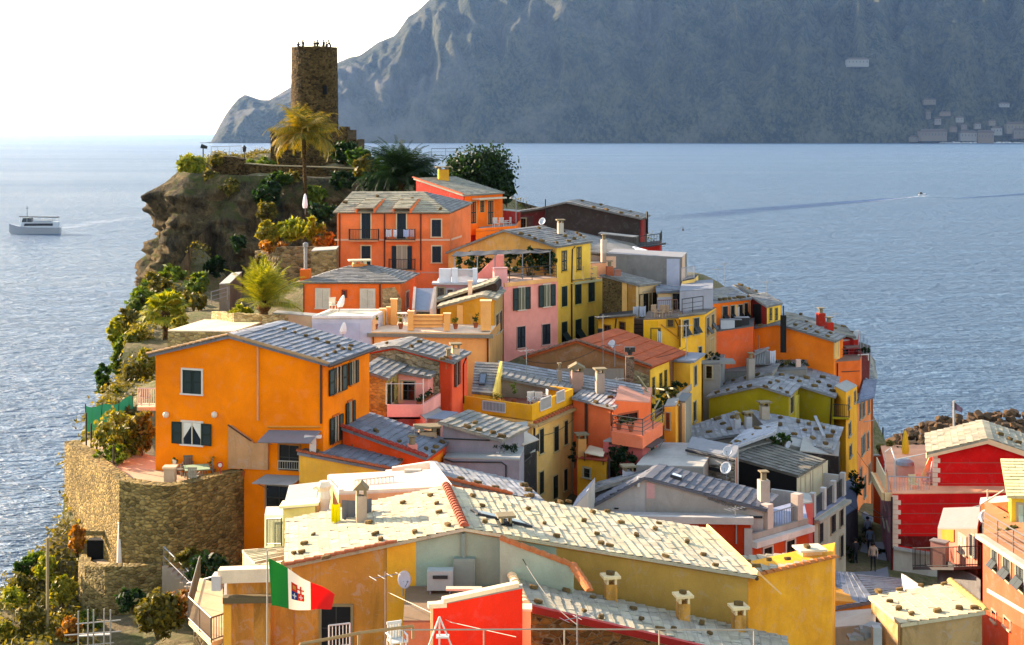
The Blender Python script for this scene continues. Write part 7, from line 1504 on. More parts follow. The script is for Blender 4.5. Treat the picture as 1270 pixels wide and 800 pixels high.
pipe(T, w_, [(575, 660), (575, 690)], .09, plain('8f9c8c', .6)); m = MB(); m.obox(w_.px(563, 729, .03), w_.u * .82, UP * 1.2, w_.n * .35); o = T.part('meter_cabinet', m, plain('93a090', .6)); m = MB(); m.obox(w_.px(565, 727, .385), w_.u * .7, UP * 1.05, w_.n * .02); T.part('cabinet_door', m, plain('8c998a', .6), o)
SGRP = 'stones weighing down the front roof'
stones_on(q0, [(389, 657 + 8), (378, 676), (365, 688), (375, 687), (433, 641), (458, 650), (466, 664), (515, 662), (473, 671), (500, 625), (534, 616), (542, 626), (545, 637), (556, 653), (405, 694)], 'brown stone on the sunlit left slope of the front roof', SGRP, .17)
stones_on(q1, [(586, 617), (598, 629), (601, 649), (653, 617), (655, 633), (675, 651), (690, 667), (724, 648), (740, 664), (745, 676), (789, 666), (695, 625), (735, 637), (753, 636), (789, 664), (817, 647 + 4), (825, 692), (852, 674), (872, 690), (887, 703), (812, 658), (770, 650), (756, 679), (705, 612 + 12)], 'brown stone on the long right slope of the front roof', SGRP, .165)
chimney(T, P(448, 640, 58), .42, .85, stucco('a89a84', .3), 'gable', .42); skylight(T, q1, [(583, 634), (650, 650), (660, 656), (592, 640)], .06, '1a1c20'); chimney(T, P(627, 657, 55.5), .45, .3, plain('1c1c1c', .8), 'slab')
m = MB(); a, b = q1[3], q1[2]; d = (q1[3] - q1[0]).normalized(); m.prism([a + UP * .02, b + UP * .02, b + UP * .14, a + UP * .14], d * .14); panel(m, [b + UP * .14, a + UP * .14, a + d * .9 - UP * .55, b + d * .9 - UP * .55], .06); T.part('eave_flashing', m, stucco('d8b070', .2))
window(T, w_, 399, 752, 435, 806, 'door', pane='0e1011', trim=plain('9a8a60', .8), sill=False);
dish(P(500, 719, 52.9), .75, 'grey satellite dish on the ochre wall of the front house', .32, .25)
antenna(P(478, 800, 51), 2.6, 'tall thin aerial mast in front of the ochre wall', 4); antenna(P(716, 806, 46.5), 1.2, 'thin white aerial in front of the brown verge', 3)
T = quadhouse('eaves_annex', 'left annex with cream boxed gutter under the eave of the front house', [(318, 699.5, 57), (352, 695, 55.5), (336, 714, 53.8), (279, 714, 54.8)], 38, OC, slate('d0c4a0', .8, .15, 'd0c6a4', .4, .1), inset=.05)
m = MB(); a, b = P(270, 724, 54), P(338, 722, 53.2); m.obox(a, b - a, Vector((0, .5, 0)), UP * .5); T.part('fascia', m, stucco('d8c8a4', .15)); m = MB(); m.obox(P(276, 749, 53.9), P(338, 748, 53.3) - P(276, 749, 53.9), Vector((0, .4, 0)), UP * .22); T.part('gutter', m, plain('6a5a38', .7)); m = MB(); m.box(P(270, 730, 54.2), .35, .6, .55); T.part('bracket', m, plain('d8d0c0', .6))  # the part below the fascia is a dark brown strip
T2 = block('annex_wall', 'stained ochre wall under the cream boxed gutter', (277, 54.1), (364, 54.4), [(277, 747), (364, 746)], 36, (0, 279, 0, 58), OC, cat='wall'); facing(T2, T2.w, [(277.5, 750), (287, 750), (287, 802), (277.5, 802)], stucco('e0b040', .15))
T = quadhouse('low_roof', 'small cream slab roof behind the boxed gutter annex', [(300, 682, 62), (360, 677, 61.5), (358, 689, 58.5), (316, 698, 58)], 38, stucco('c8b080', .2), slate('d0c4a0', .8, .15, 'd0c6a4', .4, .1), inset=.05, cat='roof annex')
T = block('green_gatehouse', 'small yellow-green gatehouse with moulded recess left of the front roof', (351, 62), (391, 61), [(351, 632), (391, 628)], 36, (1, 396, 0, 65), stucco('b4b46a', .2, '8a8a48')); m = MB(); a = T.w.px(368, 676); m.obox(a, T.w.u * .75, UP * 1.1, T.w.n * .06); T.part('panel', m, stucco('9ca054', .15)); m = MB(); m.obox(T.pts[0] + Vector((-.15, -.15, .07)), T.pts[-1] - T.pts[0] + Vector((.3, 0, 0)), Vector((0, 1, 0)), UP * .1); T.part('cornice', m, stucco('d8d49a', .1))
T = block('green_yard_wall', 'pale green yard wall with iron gate below the garage', (328, 64.5), (351, 63), [(328, 641), (351, 641)], 36, (0, 330, 0, 66), stucco('a8b48a', .15), cat='wall'); railing('gate', 'dark iron gate in the pale green yard wall', [P(331, 677, 63.9), P(349, 677, 62.8)], 1.2, IRON, pick=True, cat='gate')
T = block('cream_terrace_house', 'cream roof terrace with high sunlit back wall behind the front roof', (420, 62.5), (556, 61), [(420, 614), (556, 608)], 38, (0, 408, 0, 66), stucco('d8a878', .2), floor=stucco('d8c4b0', .2)); a, b = T.pts[0], T.pts[-1]; v = T.vec; CW = stucco('e4cdbc', .15)
top = [P(406, 597, 66), P(478, 589, 65.6), P(478, 584, 65.6), P(486, 583.5, 65.55), P(486, 580, 65.5), P(533, 573, 65.3)]; z0 = a.z; m = MB(); m.prism([Vector((top[0].x, top[0].y, z0))] + top + [Vector((top[-1].x, top[-1].y, z0))], Vector((0, .2, 0))); T.part('back_wall', m, CW)
m = MB(); e = P(555, 601, 61); m.prism([top[-1], e, Vector((e.x, e.y, z0)), Vector((top[-1].x, top[-1].y, z0))], Vector((.2, 0, 0))); T.part('side_wall', m, CW); m = MB(); e = P(420, 607, 62.5); m.prism([top[0], e, Vector((e.x, e.y, z0)), Vector((top[0].x, top[0].y, z0))], Vector((.2, 0, 0))); T.part('side_wall', m, CW); m = MB(); m.obox(a + UP * .07, b - a, Vector((0, .25, 0)), UP * .1); T.part('kerb', m, stucco('e8d8c0', .1))
m = MB()
for i in range(11): p = along(P(440, 611, 63.5), P(488, 606, 63.2), i / 10); m.tube([p, p + UP * .55], .03, 4)
m.tube([P(440, 611, 63.5) + UP * .55, P(488, 606, 63.2) + UP * .55], .035, 4); T2 = Thing('balustrade', 'low cream balustrade on the cream roof terrace', 'balustrade', P(464, 610, 63.4)); T2.part('balusters', m, plain('d8c8b4', .7))
T2 = Thing('garden_shower', 'white outdoor washstand against the cream terrace wall', 'washstand', P(512, 606, 64.6)); m = MB(); m.box(P(512, 606, 64.6), .5, .3, .75); T2.part('pedestal', m, plain('d8d0cc', .6)); m = MB(); m.box(P(512, 587, 64.6), .75, .35, .18); T2.part('basin', m, plain('c8bca8', .6))
cloth('tarpaulin', 'bright yellow tarpaulin hanging beside the front roof chimney', (P(411, 624, 58.6), P(422, 624, 58.6), .75), 'tarpaulin', plain('f0d800', .7, 1.0)); cloth('tarpaulin', 'grey plastic sheet behind the gabled chimney', (P(424, 620, 58.8), P(461, 618, 59), .75), 'tarpaulin', plain('6a6c70', .5)); T2 = Thing('figurehead', 'cream plaster sculpture at the corner of the cream terrace', 'sculpture', P(402, 640, 61.5)); m = MB(); m.lathe(P(402, 640, 61.5), [(.3, 0), (.22, .4), (.3, .8), (.24, 1.1), (.34, 1.3), (.2, 1.5)], 9); m.tube([P(402, 612, 61.5), P(392, 603, 61.5), P(389, 606, 61.5)], .08, 6); T2.part('body', m, stucco('e0d0b4', .2))
T = house('orange_coping_house', 'grey slab roof with orange tile coping between front roof and lilac wall', (556, 63.5), (672, 62), [(556, 599), (672, 626)], 38, (1, 645, 601), stucco('e0883a', .2), [0], oh=(.15, .1), roofm=SLATE_PALE, rowh=.34); q = T.roof_planes[0]; mb = MB(); coping(mb, q[0] + UP * .03, along(q[0], q[3], .66) + UP * .03, .26, .1); T.part('verge_tile', mb, tilemat('c8602c')); stones_on(q, [(571, 596), (592, 601), (650, 604), (655, 610), (658, 617), (614, 607)], 'stone on the roof with orange coping', 'stones on the orange coping roof', .2)
pl = lambda px, py, Y: P(px, py, Y)
a_, b_ = P(637, 715, 52), P(655, 754, 48.6); c_, d_ = P(975, 798, 48.6), P(925, 771, 53)
Q2 = (a_, b_, c_ , d_)
T = quadhouse('chimney_house', 'front house with three slab-topped chimneys and a red painted verge', [(637, 715, 53.4), (655, 754, 48.6), (985, 832, 48.6), (975, 790, 53.4)], 36, masonry('6a4a26', '8a6232', '3c2a18', 3.2, .6, .9, .05), slate('bcb29c', .74, .32, 'c0b28c', .4, .3), inset=.08, rowh=.36); Q2 = T.roof_planes[0]
RP = plain('9a1c14', .6); m = MB(); d = (Q2[2] - Q2[1]).normalized(); m.obox(Q2[1] + UP * .0 - Vector((0, .12, .1)), Q2[2] - Q2[1], Vector((0, .2, 0)), UP * .24); T.part('verge', m, RP); m = MB(); coping(m, Q2[1] + Vector((-.1, 0, .08)), Q2[0] + Vector((-.1, 0, .08)), .34, .16, 9); T.part('ridge_tile', m, stucco('e8c89a', .15)); facing(T, T.w, [(690, 775), (860, 815), (860, 840), (690, 840)], stucco('b87a2a', .6)) if False else None
for x, y, lb in ((757, 744, 0), (847, 768, 0), (916, 782, 0)):
 p = plane_hit(Q2, x, y); chimney(T, p, .42, .62, stucco('b48c40', .95, '1c1810', 1.0, 3.0), 'slab', .42, smat=stucco('e0cc98', .2)); stone(p + UP * .95, .2, 'stone lying on top of a front chimney slab', 'stones on the front chimneys')
stones_on(Q2, [(655, 716), (661, 731), (667, 749), (724, 760), (735, 743), (785, 757), (795, 770), (870, 775), (880, 788), (745, 768), (818, 783), (835, 782), (702, 735)], 'stone on the roof with three chimneys', 'stones on the three-chimney roof', .17)
skylight(T, Q2, [(684, 713), (710, 712), (722, 722), (690, 722)], .05, '0e1014')
T = block('red_front_house', 'bright red wall with cream coping at the bottom of the view', (534, 46.5), (648, 47), [(534, 753), (648, 730)], 36, (0, 534.5, 0, 46.8), stucco('e8321a', .12, '9a2414', 1.0)); m = MB(); a, b = T.w.px(549, 747), T.w.px(643, 727); m.obox(a - UP * .02 - T.w.n * .22, b - a, T.w.n * .3, UP * .14); m.obox(T.w.px(531, 754) - T.w.n * .22, T.w.u * .6, T.w.n * .3, UP * .14); T.part('coping', m, stucco('e8d0a8', .15)); facing(T, T.w, [(534, 753), (537, 752.5), (537, 810), (534, 810)], stucco('e8c48a', .1))
T2 = Thing('pillar', 'cream pillar between the red wall and the brown stone wall', 'pillar', P(653, 812, 47.8)); m = MB(); m.box(P(653, 812, 47.9), .28, .5, 1.55); T2.part('shaft', m, stucco('e4c088', .15)); m = MB(); m.box(P(653, 755, 47.9), .36, .58, .08); T2.part('cap', m, stucco('e8d0a8', .15))
T = Thing('garden_wall', 'sloping sage green wall with orange tile coping in the courtyard of the front house', 'wall', P(650, 735, 53)); m = MB(); Wg = Wall((620, 53.2), (710, 52.6)); pts = [(620, 670), (684, 694), (710, 704)]; m.prism([Wg.px(620, 790)] + [Wg.px(*p) for p in pts] + [Wg.px(710, 790)], -Wg.n * .25); T.part('wall', m, stucco('9aa892', .12)); m = MB(); P_ = [Wg.px(*p) for p in pts]; coping(m, P_[0] - Wg.n * .1, P_[1] - Wg.n * .1, .34, .14); coping(m, P_[1] - Wg.n * .1, P_[2] - Wg.n * .1, .34, .14); coping(m, P_[2] - Wg.n * .1, P(731, 733, 50.8), .34, .14); T.part('coping_tile', m, tilemat('c87038'))
T2 = Thing('air_conditioner', 'white cabinet on legs in the courtyard under the green wall', 'cabinet', P(546, 735, 53)); m = MB(); m.box(P(546, 730, 53.2), .95, .5, .72); T2.part('case', m, plain('a8b0a8', .5)); m = MB(); m.box(P(546, 718, 52.9), .55, .04, .12); T2.part('grille', m, plain('2a2e2c', .6))
for sx in (-1, 1): m = MB(); m.box(P(546 + sx * 12, 742, 53.2), .06, .4, .4); T2.part('leg', m, GALV)
T2 = Thing('table', 'cream board lying on the courtyard wall by the red coping', 'board', P(568, 732, 50)); m = MB(); m.obox(P(553, 733, 50), (1.25, 0, 0), (0, .3, 0), UP * .07); T2.part('board', m, plain('d8c8a4', .7))
T = block('courtyard', 'small shaded courtyard floor between front house and red wall', (500, 50.2), (660, 50), [(500, 772), (660, 772)], 36, (0, 503, 0, 54), stucco('a48a5c', .3), floor=stucco('7a6a50', .3), cat='courtyard')
T = house('yellow_wall_house', 'bright golden yellow wall house with orange tile edge right of the front roof', (913, 55.5), (1032, 57.8), [(913, 719), (1032, 692)], 34, (1, 1036, 0, 60), stucco('e2a02c', .3, 'a06a1c', 1.0, 1.3), None); m = MB(); a, b = T.pts; coping(m, a + Vector((.3, .05, .02)), b + Vector((.2, .05, .02)), .26, .1); T.part('verge_tile', m, tilemat('c8702c')); m = MB(); v = T.vec; slope(m, P(1030, 683, 61), P(1034, 690, 57.9), P(925, 713, 55.8), P(918, 690, 59), th=.1, rowh=.4); T.part('roof', m, SLATE_WARM); qq = (P(1030, 683, 61), P(1034, 690, 57.9), P(925, 713, 55.8), P(918, 690, 59)); stones_on(qq, [(928, 699), (954, 697), (977, 696), (938, 705)], 'stone on the thin roof above the golden wall', 'stones above the golden wall', .2)
T2 = Thing('chimney', 'broad cream chimney with flat slab at the end of the golden wall', 'chimney', P(1003, 696, 58.5)); m = MB(); m.box(P(1004, 699, 58.5), .85, .6, .55, .2); T2.part('stack', m, stucco('d8b87a', .2)); m = MB(); m.box(P(1004, 681, 58.5), 1.15, .9, .08, .2); T2.part('slab', m, plain('e0d0b0', .8)); stone(P(1001, 679, 58.4), .2, 'stone lying on the broad cream chimney slab', 'stones on the front chimneys')
railing('railing', 'long thin metal rail crossing in front of the red wall at the bottom', [P(500, 806, 43), P(700, 805, 43), P(935, 806, 43)], .6, plain('b0a088', .5), n=2, bars=1, r=.022); railing('railing', 'wooden-coloured terrace rail rising in front of the ochre wall', [P(372, 815, 42), P(445, 801, 42.6), P(512, 792, 43.2)], .38, plain('b08a58', .7), n=1, bars=1, r=.045); railing('gate', 'white iron gate in front of the dark front door', [P(408, 806, 50), P(434, 803, 50)], .85, WHITE, pick=True, cat='gate'); chair(P(492, 812, 44), .4, 'white chair half hidden behind the bottom rail', WHITE); m = MB(); m.tube([P(482, 735, 52.5), P(560, 772, 46), P(640, 790, 44)], .012, 4); tag(solo(m, 'cable', plain('c8b8a0', .6), 'thin cable sagging across the bottom terrace', 'cable'))
T = Thing('trestle', 'white folding trestle in front of the red wall', 'trestle', P(549, 806, 45)); m = MB();
for p, q in (((545, 765), (545, 806)), ((545, 765), (562, 806)), ((545, 765), (530, 806))): m.tube([P(*p, 45), P(*q, 45)], .03, 5)
T.part('legs', m, WHITE); m = MB(); m.box(P(549, 790, 45), .4, .3, .04); T.part('shelf', m, WHITE)
T = Thing('viewing_terrace', 'pale terrace edge along the bottom of the view', 'terrace', P(600, 812, 43)); m = MB(); m.prism([P(350, 822, 42), P(940, 812, 42.6), P(940, 808, 43.6), P(350, 816, 43.4)], UP * -.3); T.part('slab', m, stucco('a89a80', .3)); m = MB(); m.prism([P(430, 822, 41.8) - UP * .4, P(900, 815, 42.4) - UP * .4, P(900, 815, 43.2) - UP * .4, P(430, 822, 42.8) - UP * .4], UP * -8); T.part('base_wall', m, stucco('a8906a', .4))
mb = MB(); pole = [P(331.5, 812, 48.5), P(331.5, 683, 48.5)]; T = Thing('flag', 'Italian naval flag with red and blue shield flying in front of the ochre annex', 'flag', pole[0]); mb.tube(pole, .03, 7); T.part('pole', mb, plain('b0a898', .4))
NU, NV = 36, 18; g = []
for i in range(NU + 1):
 u = i / NU; row = []
 for j in range(NV + 1):
  v = j / NV
  tx = 333 + 83 * u; ty = 692 + 43 * u - 16 * u * (1 - u) * 0; by = 751 + 8 * u - 22 * max(0, u - .62) ** 1.2 * 1.2
  x = tx + (1 - u) * 4 * v - 3 * v * u; y = ty + (by - ty) * v
  p = P(x, y, 48.4); p.y += .16 * math.sin(u * 9 + v * 1.6) * u ** .5 - .25 * u; row.append(p)
 g.append(row)
def flagpt(u, v, off=0.0):
 fu, fv = u * NU, v * NV; i, j = min(NU - 1, int(fu)), min(NV - 1, int(fv)); a = fu - i; b = fv - j
 p = g[i][j] * (1 - a) * (1 - b) + g[i + 1][j] * a * (1 - b) + g[i][j + 1] * (1 - a) * b + g[i + 1][j + 1] * a * b
 n = (g[i + 1][j] - g[i][j]).cross(g[i][j + 1] - g[i][j]).normalized(); n = n if n.y < 0 else -n
 return p + n * off
def flagpatch(mb, u0, v0, u1, v1, off, k=6):
 for i in range(k):
  for j in range(k):
   q_ = [flagpt(u0 + (u1 - u0) * (i + a) / k, v0 + (v1 - v0) * (j + b) / k, off) for a, b in ((0, 0), (1, 0), (1, 1), (0, 1))]; mb.poly(q_)
def cloth_mat(h):
 t = NT('flag_cloth_' + h); c = sc3(lin(h), 1.0); t.b.inputs['Base Color'].default_value = (*c, 1); t.b.inputs['Roughness'].default_value = .9
 tr = t.new('BsdfTranslucent'); tr.inputs[0].default_value = (*c, 1); ms = t.new('MixShader'); ms.inputs[0].default_value = .5; t.l(t.b.outputs[0], ms.inputs[1]); t.l(tr.outputs[0], ms.inputs[2]); t.l(ms.outputs[0], t.out.inputs[0]); return t.m
for nm, u0, u1, c in (('green_stripe', 0, .29, '0a8a34'), ('white_stripe', .29, .64, 'f0e4d0'), ('red_stripe', .64, 1, 'e8261a')):
 m = MB(); n = 12
 for i in range(n):
  for j in range(NV):
   q_ = [(u0 + (u1 - u0) * (i + a) / n, (j + b) / NV) for a, b in ((0, 0), (1, 0), (1, 1), (0, 1))]
   m.poly([flagpt(*x, .004) for x in q_]); m.poly([flagpt(*x, -.004) for x in q_][::-1])
 o = T.part(nm, m, cloth_mat(c), fix=False, smooth=False)
 if nm == 'white_stripe':
  RD, BL_, WT, GD = cloth_mat('c83418'), cloth_mat('1c3070'), cloth_mat('f4ece0'), cloth_mat('d8a030')
  m = MB(); flagpatch(m, .345, .28, .445, .5, .008); T.part('lion_quarter', m, RD, o, fix=False); m = MB(); flagpatch(m, .445, .28, .545, .5, .008); T.part('cross_quarter', m, WT, o, fix=False)
  m = MB(); flagpatch(m, .345, .5, .445, .72, .008); T.part('blue_quarter', m, BL_, o, fix=False); m = MB(); flagpatch(m, .445, .5, .545, .72, .008); T.part('red_quarter', m, RD, o, fix=False)
  m = MB(); flagpatch(m, .483, .28, .507, .5, .013, 3); flagpatch(m, .445, .37, .545, .41, .0135, 3); T.part('red_cross', m, RD, o, fix=False)
  m = MB(); flagpatch(m, .387, .54, .403, .68, .013, 3); flagpatch(m, .365, .59, .425, .63, .0135, 3); flagpatch(m, .487, .54, .503, .68, .013, 3); flagpatch(m, .465, .59, .525, .63, .0135, 3); T.part('white_cross', m, WT, o, fix=False); m = MB(); flagpatch(m, .37, .34, .42, .44, .013, 3); T.part('gold_lion', m, GD, o, fix=False)
T = Thing('balcony', 'railed balcony with white awning left of the ochre annex', 'balcony', P(258, 800, 57)); m = MB(); sl_ = [P(234, 778, 57.5), P(262, 797, 55), P(278, 790, 55.5), P(276, 755, 62), P(248, 752, 63)]; zz = sl_[1].z; sl_ = [Vector((p.x, p.y, zz)) for p in sl_]; m.prism(sl_, UP * -.18); T.part('slab', m, stucco('c8b890', .2)); railing('railing', 'dark iron balcony rail left of the ochre annex', [sl_[4], sl_[0], sl_[1], sl_[2]], .95, plain('5a564e', .5), pick=True); q = [P(252, 757, 62), P(272, 749, 62), P(275, 756, 60), P(256, 762, 60)]; m = MB(); panel(m, q, .04); T.part('canopy', m, plain('e0dccc', .8)); T = block('undercroft', 'dark stone wall under the railed balcony', (240, 58.5), (277, 57), [(240, 784), (277, 784)], 34, (0, 250, 0, 63), masonry('5a4a34', '76623e', '40341f', 2.6, .5, .9, .06), cat='wall')
railing('railing', 'pale railing of the path below the dark leafy bush', [P(232, 748, 66), P(258, 742, 64), P(275, 738, 63)], .9, GALV, bars=2)
RD_ = stucco('c01410', .1, '7a1410')
T = house('red_house', 'large bright red house with white string courses, quoins and sunlit gable roof', (1157, 88), (1292, 86.4), [(1157, 561), (1224, 545), (1292, 568)], 36, (1, 1218, 524), RD_, [0, 1], oh=(.4, .35), roofm=SLATE_WARM); RH = T; w_ = T.w
QW = stucco('d8c0a8', .15)
for y in (574, 587, 600): band(T, w_, 1159, y, 1280, y, .03, plain('a4604e', .8), .015)
m = MB()
for i in range(9): z = w_.hit(1158, 562 + i * 6)[1]; m.obox(w_.p(-.02, z - .28, -.01), w_.u * (.45 if i % 2 else .3), UP * .27, w_.n * .05)
T.part('quoins', m, QW); m = MB(); q = T.roof_planes
for a, b in ((q[0][3], q[0][0]), (q[1][0], q[1][3])): d = b - a; m.hexa([a - UP * .02, b - UP * .02, b - UP * .34, a - UP * .34], [p + Vector((0, .12, 0)) for p in (a - UP * .02, b - UP * .02, b - UP * .34, a - UP * .34)])
T.part('bargeboard', m, stucco('e0b890', .1)); stones_on(q[1], [(1240, 540), (1252, 546), (1262, 550)], 'stone on the shaded slope of the red house roof', 'stones on the red house roof', .22)
T2 = block('red_lower_house', 'lower storey of the red house with white quoins and striped string courses', (1107, 86.8), (1292, 85.2), [(1107, 613), (1292, 611)], 32, (0, 1092, 0, 100), RD_, floor=stucco('d8a078', .15)); w2 = T2.w
for y in (625, 637, 650, 662): band(T2, w2, 1111, y, 1285, y - 1, .03, plain('a4604e', .8), .015)
m = MB()
for i in range(11): z = w2.hit(1108, 614 + i * 6)[1]; m.obox(w2.p(-.02, z - .28, -.01), w2.u * (.5 if i % 2 else .34), UP * .27, w2.n * .05)
T2.part('quoins', m, QW); pipe(T2, w2, [(1106, 616), (1105.5, 720)], .06, plain('2a2624', .6)); facing(T2, w2, [(1108, 679), (1164, 688), (1168, 760), (1108, 760)], stucco('a8a49a', .25), .06); window(T2, w2, 1114.5, 691, 1122.5, 720, 'door', pane='1c1c1c', sill=False); window(T2, w2, 1138, 699, 1149, 726, 'prop', shut=plain('26282a', .5)); facing(T2, w2, [(1108, 677), (1164, 686), (1164, 689), (1108, 680)], plain('b4b0a8', .8), .3, 'cornice'); facing(T2, w2, [(1114, 665), (1166, 665), (1166, 684), (1114, 676)], stucco('5a100c', .2))
facing(T2, T2.left, [(1092.5, 614), (1106, 614), (1106, 720), (1092.5, 700)], stucco('b07a84', .2)); window(T2, T2.left, 1096, 628, 1099, 648, 'dark', tw=.05); window(T2, T2.left, 1101, 630, 1104, 652, 'dark', tw=.05); m = MB(); m.tube([T2.left.px(1097, 640, .1), T2.left.px(1101, 633, .9)], .03, 4); T2.part('bracket', m, GALV)
a, b, c, d = P(1083, 597, 92.5), P(1097, 612, 87.2), P(1158, 612, 86.9), P(1158, 590, 94); zf = b.z; pl_ = [Vector((p.x, p.y, zf)) for p in (a, b, c, d)]
T = Thing('balcony', 'large sunny terrace balcony with cream fascia at the left of the red house', 'balcony', pl_[1]); m = MB(); m.prism([p - UP * .35 for p in pl_], UP * .35); T.part('slab', m, stucco('e8a468', .15)); m = MB(); e = .02
for p, q in ((pl_[0], pl_[1]), (pl_[1], pl_[2])): v = (q - p).normalized(); n_ = Vector((v.y, -v.x, 0)); m.hexa([p + n_ * e - UP * .42, q + n_ * e - UP * .42, q + n_ * e + UP * .06, p + n_ * e + UP * .06], [r + n_ * .14 for r in (p + n_ * e - UP * .42, q + n_ * e - UP * .42, q + n_ * e + UP * .06, p + n_ * e + UP * .06)])
T.part('fascia', m, stucco('ecc890', .1)); railing('railing', 'grey picket railing along the front of the red house balcony', [pl_[1] + Vector((.3, .2, 0)), pl_[2] + Vector((-.2, .2, 0))], 1.0, plain('b4b0ac', .5), pick=True, infill=.16); railing('railing', 'cream side railing at the outer end of the red house balcony', [pl_[0] + Vector((.2, -.1, 0)), pl_[1] + Vector((.15, .3, 0))], 1.0, plain('e0d0a8', .6), pick=True, infill=.2)
chair(Vector((G(1133, 87.8).x, 87.8, zf)), .1, 'cream armchair on the red house balcony', plain('e8d4a0', .6)); chair(Vector((G(1151, 88.5).x, 88.5, zf)), -.8, 'small pink chair at the right of the red house balcony', plain('d89a88', .6)); T = Thing('grill', 'grey covered grill at the back of the red house balcony', 'grill', Vector((G(1122, 91).x, 91, zf))); m = MB(); p = Vector((G(1122, 91).x, 91, zf)); m.box(p + UP * .15, 1.1, .6, .75); T.part('cabinet', m, plain('c8a898', .6)); m = MB(); m.lathe(p + UP * .9, [(.6, 0), (.55, .2), (.3, .35), (.02, .38)], 12); T.part('lid', m, plain('8a9096', .4))
T = block('terrace_wall', 'orange-brown terrace wall behind the red house balcony', (1096, 95), (1156, 94.2), [(1096, 577), (1156, 577)], 36, (0, 1097, 0, 95.4), stucco('b8581c', .2), cat='wall'); T = block('garden_wall', 'burnt orange wall between the alley facade and the red house balcony', (1083, 104), (1112, 102), [(1083, 566), (1112, 566)], 24, (0, 1084, 0, 104.5), stucco('a84a20', .2), cat='wall')
T = Thing('pipe_frame', 'white pipe awning frame on the red house balcony', 'frame', pl_[1] + Vector((.5, 1, 0))); m = MB(); A_ = [P(1098, 605, 89), P(1098, 560, 89), P(1105, 555, 89.5), P(1110, 570, 88), P(1110, 607, 88)]; m.tube(A_, .04, 6); m.tube([P(1110, 570, 88), P(1157, 561, 88.5)], .035, 6); T.part('frame', m, WHITE)
T = Thing('folding_chairs', 'pale yellow folded deck chair leaning on the red house wall', 'deck chair', P(1149, 590, 89)); m = MB(); panel(m, [P(1143, 590, 89), P(1153, 566, 90), P(1157, 569, 90), P(1148, 593, 89)], .06); T.part('frame', m, plain('d8dc90', .7)); m = MB(); panel(m, [P(1153, 591, 88.6), P(1156, 572, 88.8), P(1158, 575, 88.8), P(1157, 594, 88.6)], .05); T.part('canvas', m, plain('dcd4cc', .8))
parasol(P(1123, 577, 97), 2.4, 'closed yellow parasol behind the red house balcony', plain('d8a81e', .8, 1.0)); T = Thing('sun_sail', 'bright yellow sail shade behind the red house eave', 'sun sail', P(1146, 565, 98)); m = MB(); panel(m, [P(1136, 562, 98), P(1155, 560, 98), P(1151, 550, 100)], .04); T.part('sail', m, plain('e8d020', .8, 1.0)); T = Thing('deck_chair', 'white-blue sun lounger leaning behind the red house balcony', 'deck chair', P(1138, 572, 97)); m = MB(); panel(m, [P(1134, 573, 97), P(1138, 574, 97), P(1143, 563, 97.5), P(1139, 562, 97.5)], .06); T.part('canvas', m, plain('c8d0dc', .7))
for i, (x, y, Y, n_, kd, lb) in enumerate(((1105, 558, 100, 500, 'olive', 'olive bushes at the left behind the red house balcony'), (1118, 566, 99, 500, 'dark', 'dark bush in the middle behind the red house balcony'), (1134, 570, 99, 400, 'deep', 'dark bush at the right behind the red house balcony'), (1150, 580, 96, 300, 'deep', 'dark bush against the corner of the red house'))): bush(P(x, y, Y), (.9, .7, .7), n_, kd, lb, .16)
T = quadhouse('cream_roof_house', 'small stone house with bright cream slab roof and tiled ridge', [(1179, 722.5, 62), (1223, 758, 58.3), (1117, 774, 58), (1077, 740, 61.5)], 34, stucco('a89060', .7, '5a4a28', 1.0, 1.3), slate('d8c49a', .85, .15, 'd8c8a0', .4, .15), inset=.12); q = T.roof_planes[0]; mb = MB(); coping(mb, q[0] + UP * .04, q[1] + UP * .04, .3, .13); T.part('ridge_tile', mb, tilemat('d8b060'))
stones_on(q, [(1090, 736), (1116, 733), (1104, 748), (1115, 757), (1131, 763), (1163, 760), (1190, 756), (1209, 756), (1142, 728), (1171, 726)], 'stone on the bright cream roof', 'stones on the cream roof', .19); Lw = T.left; facing(T, Lw, [(1081, 746), (1116, 776), (1116, 812), (1081, 800)], stucco('e0c050', .25)); m = MB(); m.tube([T.w.px(1119, 775, .05), T.w.px(1119, 810, .05)], .04, 5); T.part('drainpipe', m, plain('8a6a38', .6)); window(T, Lw, 1090, 752, 1097, 775, 'door', pane='c89a20', sill=False, tw=.05); window(T, Lw, 1102, 764, 1109, 800, 'door', pane='9a6a1c', sill=False, tw=.05)
T = quadhouse('corrugated_house', 'ochre house with blue-grey ribbed roof right of the golden wall', [(1059, 710, 68), (1085, 745, 63.5), (1031, 754, 63), (1031, 709, 67.5)], 34, stucco('b8882e', .4), SLATE_BLUE, rowh=.3, inset=.08); mb = MB(); q = T.roof_planes[0]; coping(mb, q[3] + UP * .02, q[2] + UP * .02, .24, .1); T.part('verge_tile', mb, TILE)
T = quadhouse('grey_shed', 'low shed with plain grey roof in front of the alley mouth', [(1062, 712, 72), (1124, 718, 71), (1118, 735, 67.5), (1080, 742, 67)], 34, stucco('8a8680', .2), SLATE_PALE); T = block('white_parapet', 'white wall end leaning out above the cream roof', (1118, 68), (1124, 66), [(1118, 713), (1124, 716)], 36, (1, 1143, 0, 64.5), stucco('c8c8c8', .15), cat='wall')
T = block('rubble_yard', 'low cluttered yard with red tiles left of the cream roofed house', (1032, 61), (1086, 60), [(1032, 780), (1086, 776)], 34, (0, 1034, 0, 63), stucco('8f8878', .3), floor=stucco('98948a', .3), cat='yard'); T2 = Thing('tile_stack', 'heap of broken red roof tiles in the yard', 'tiles', P(1076, 776, 61.5)); m = MB(); rr = random.Random(2)
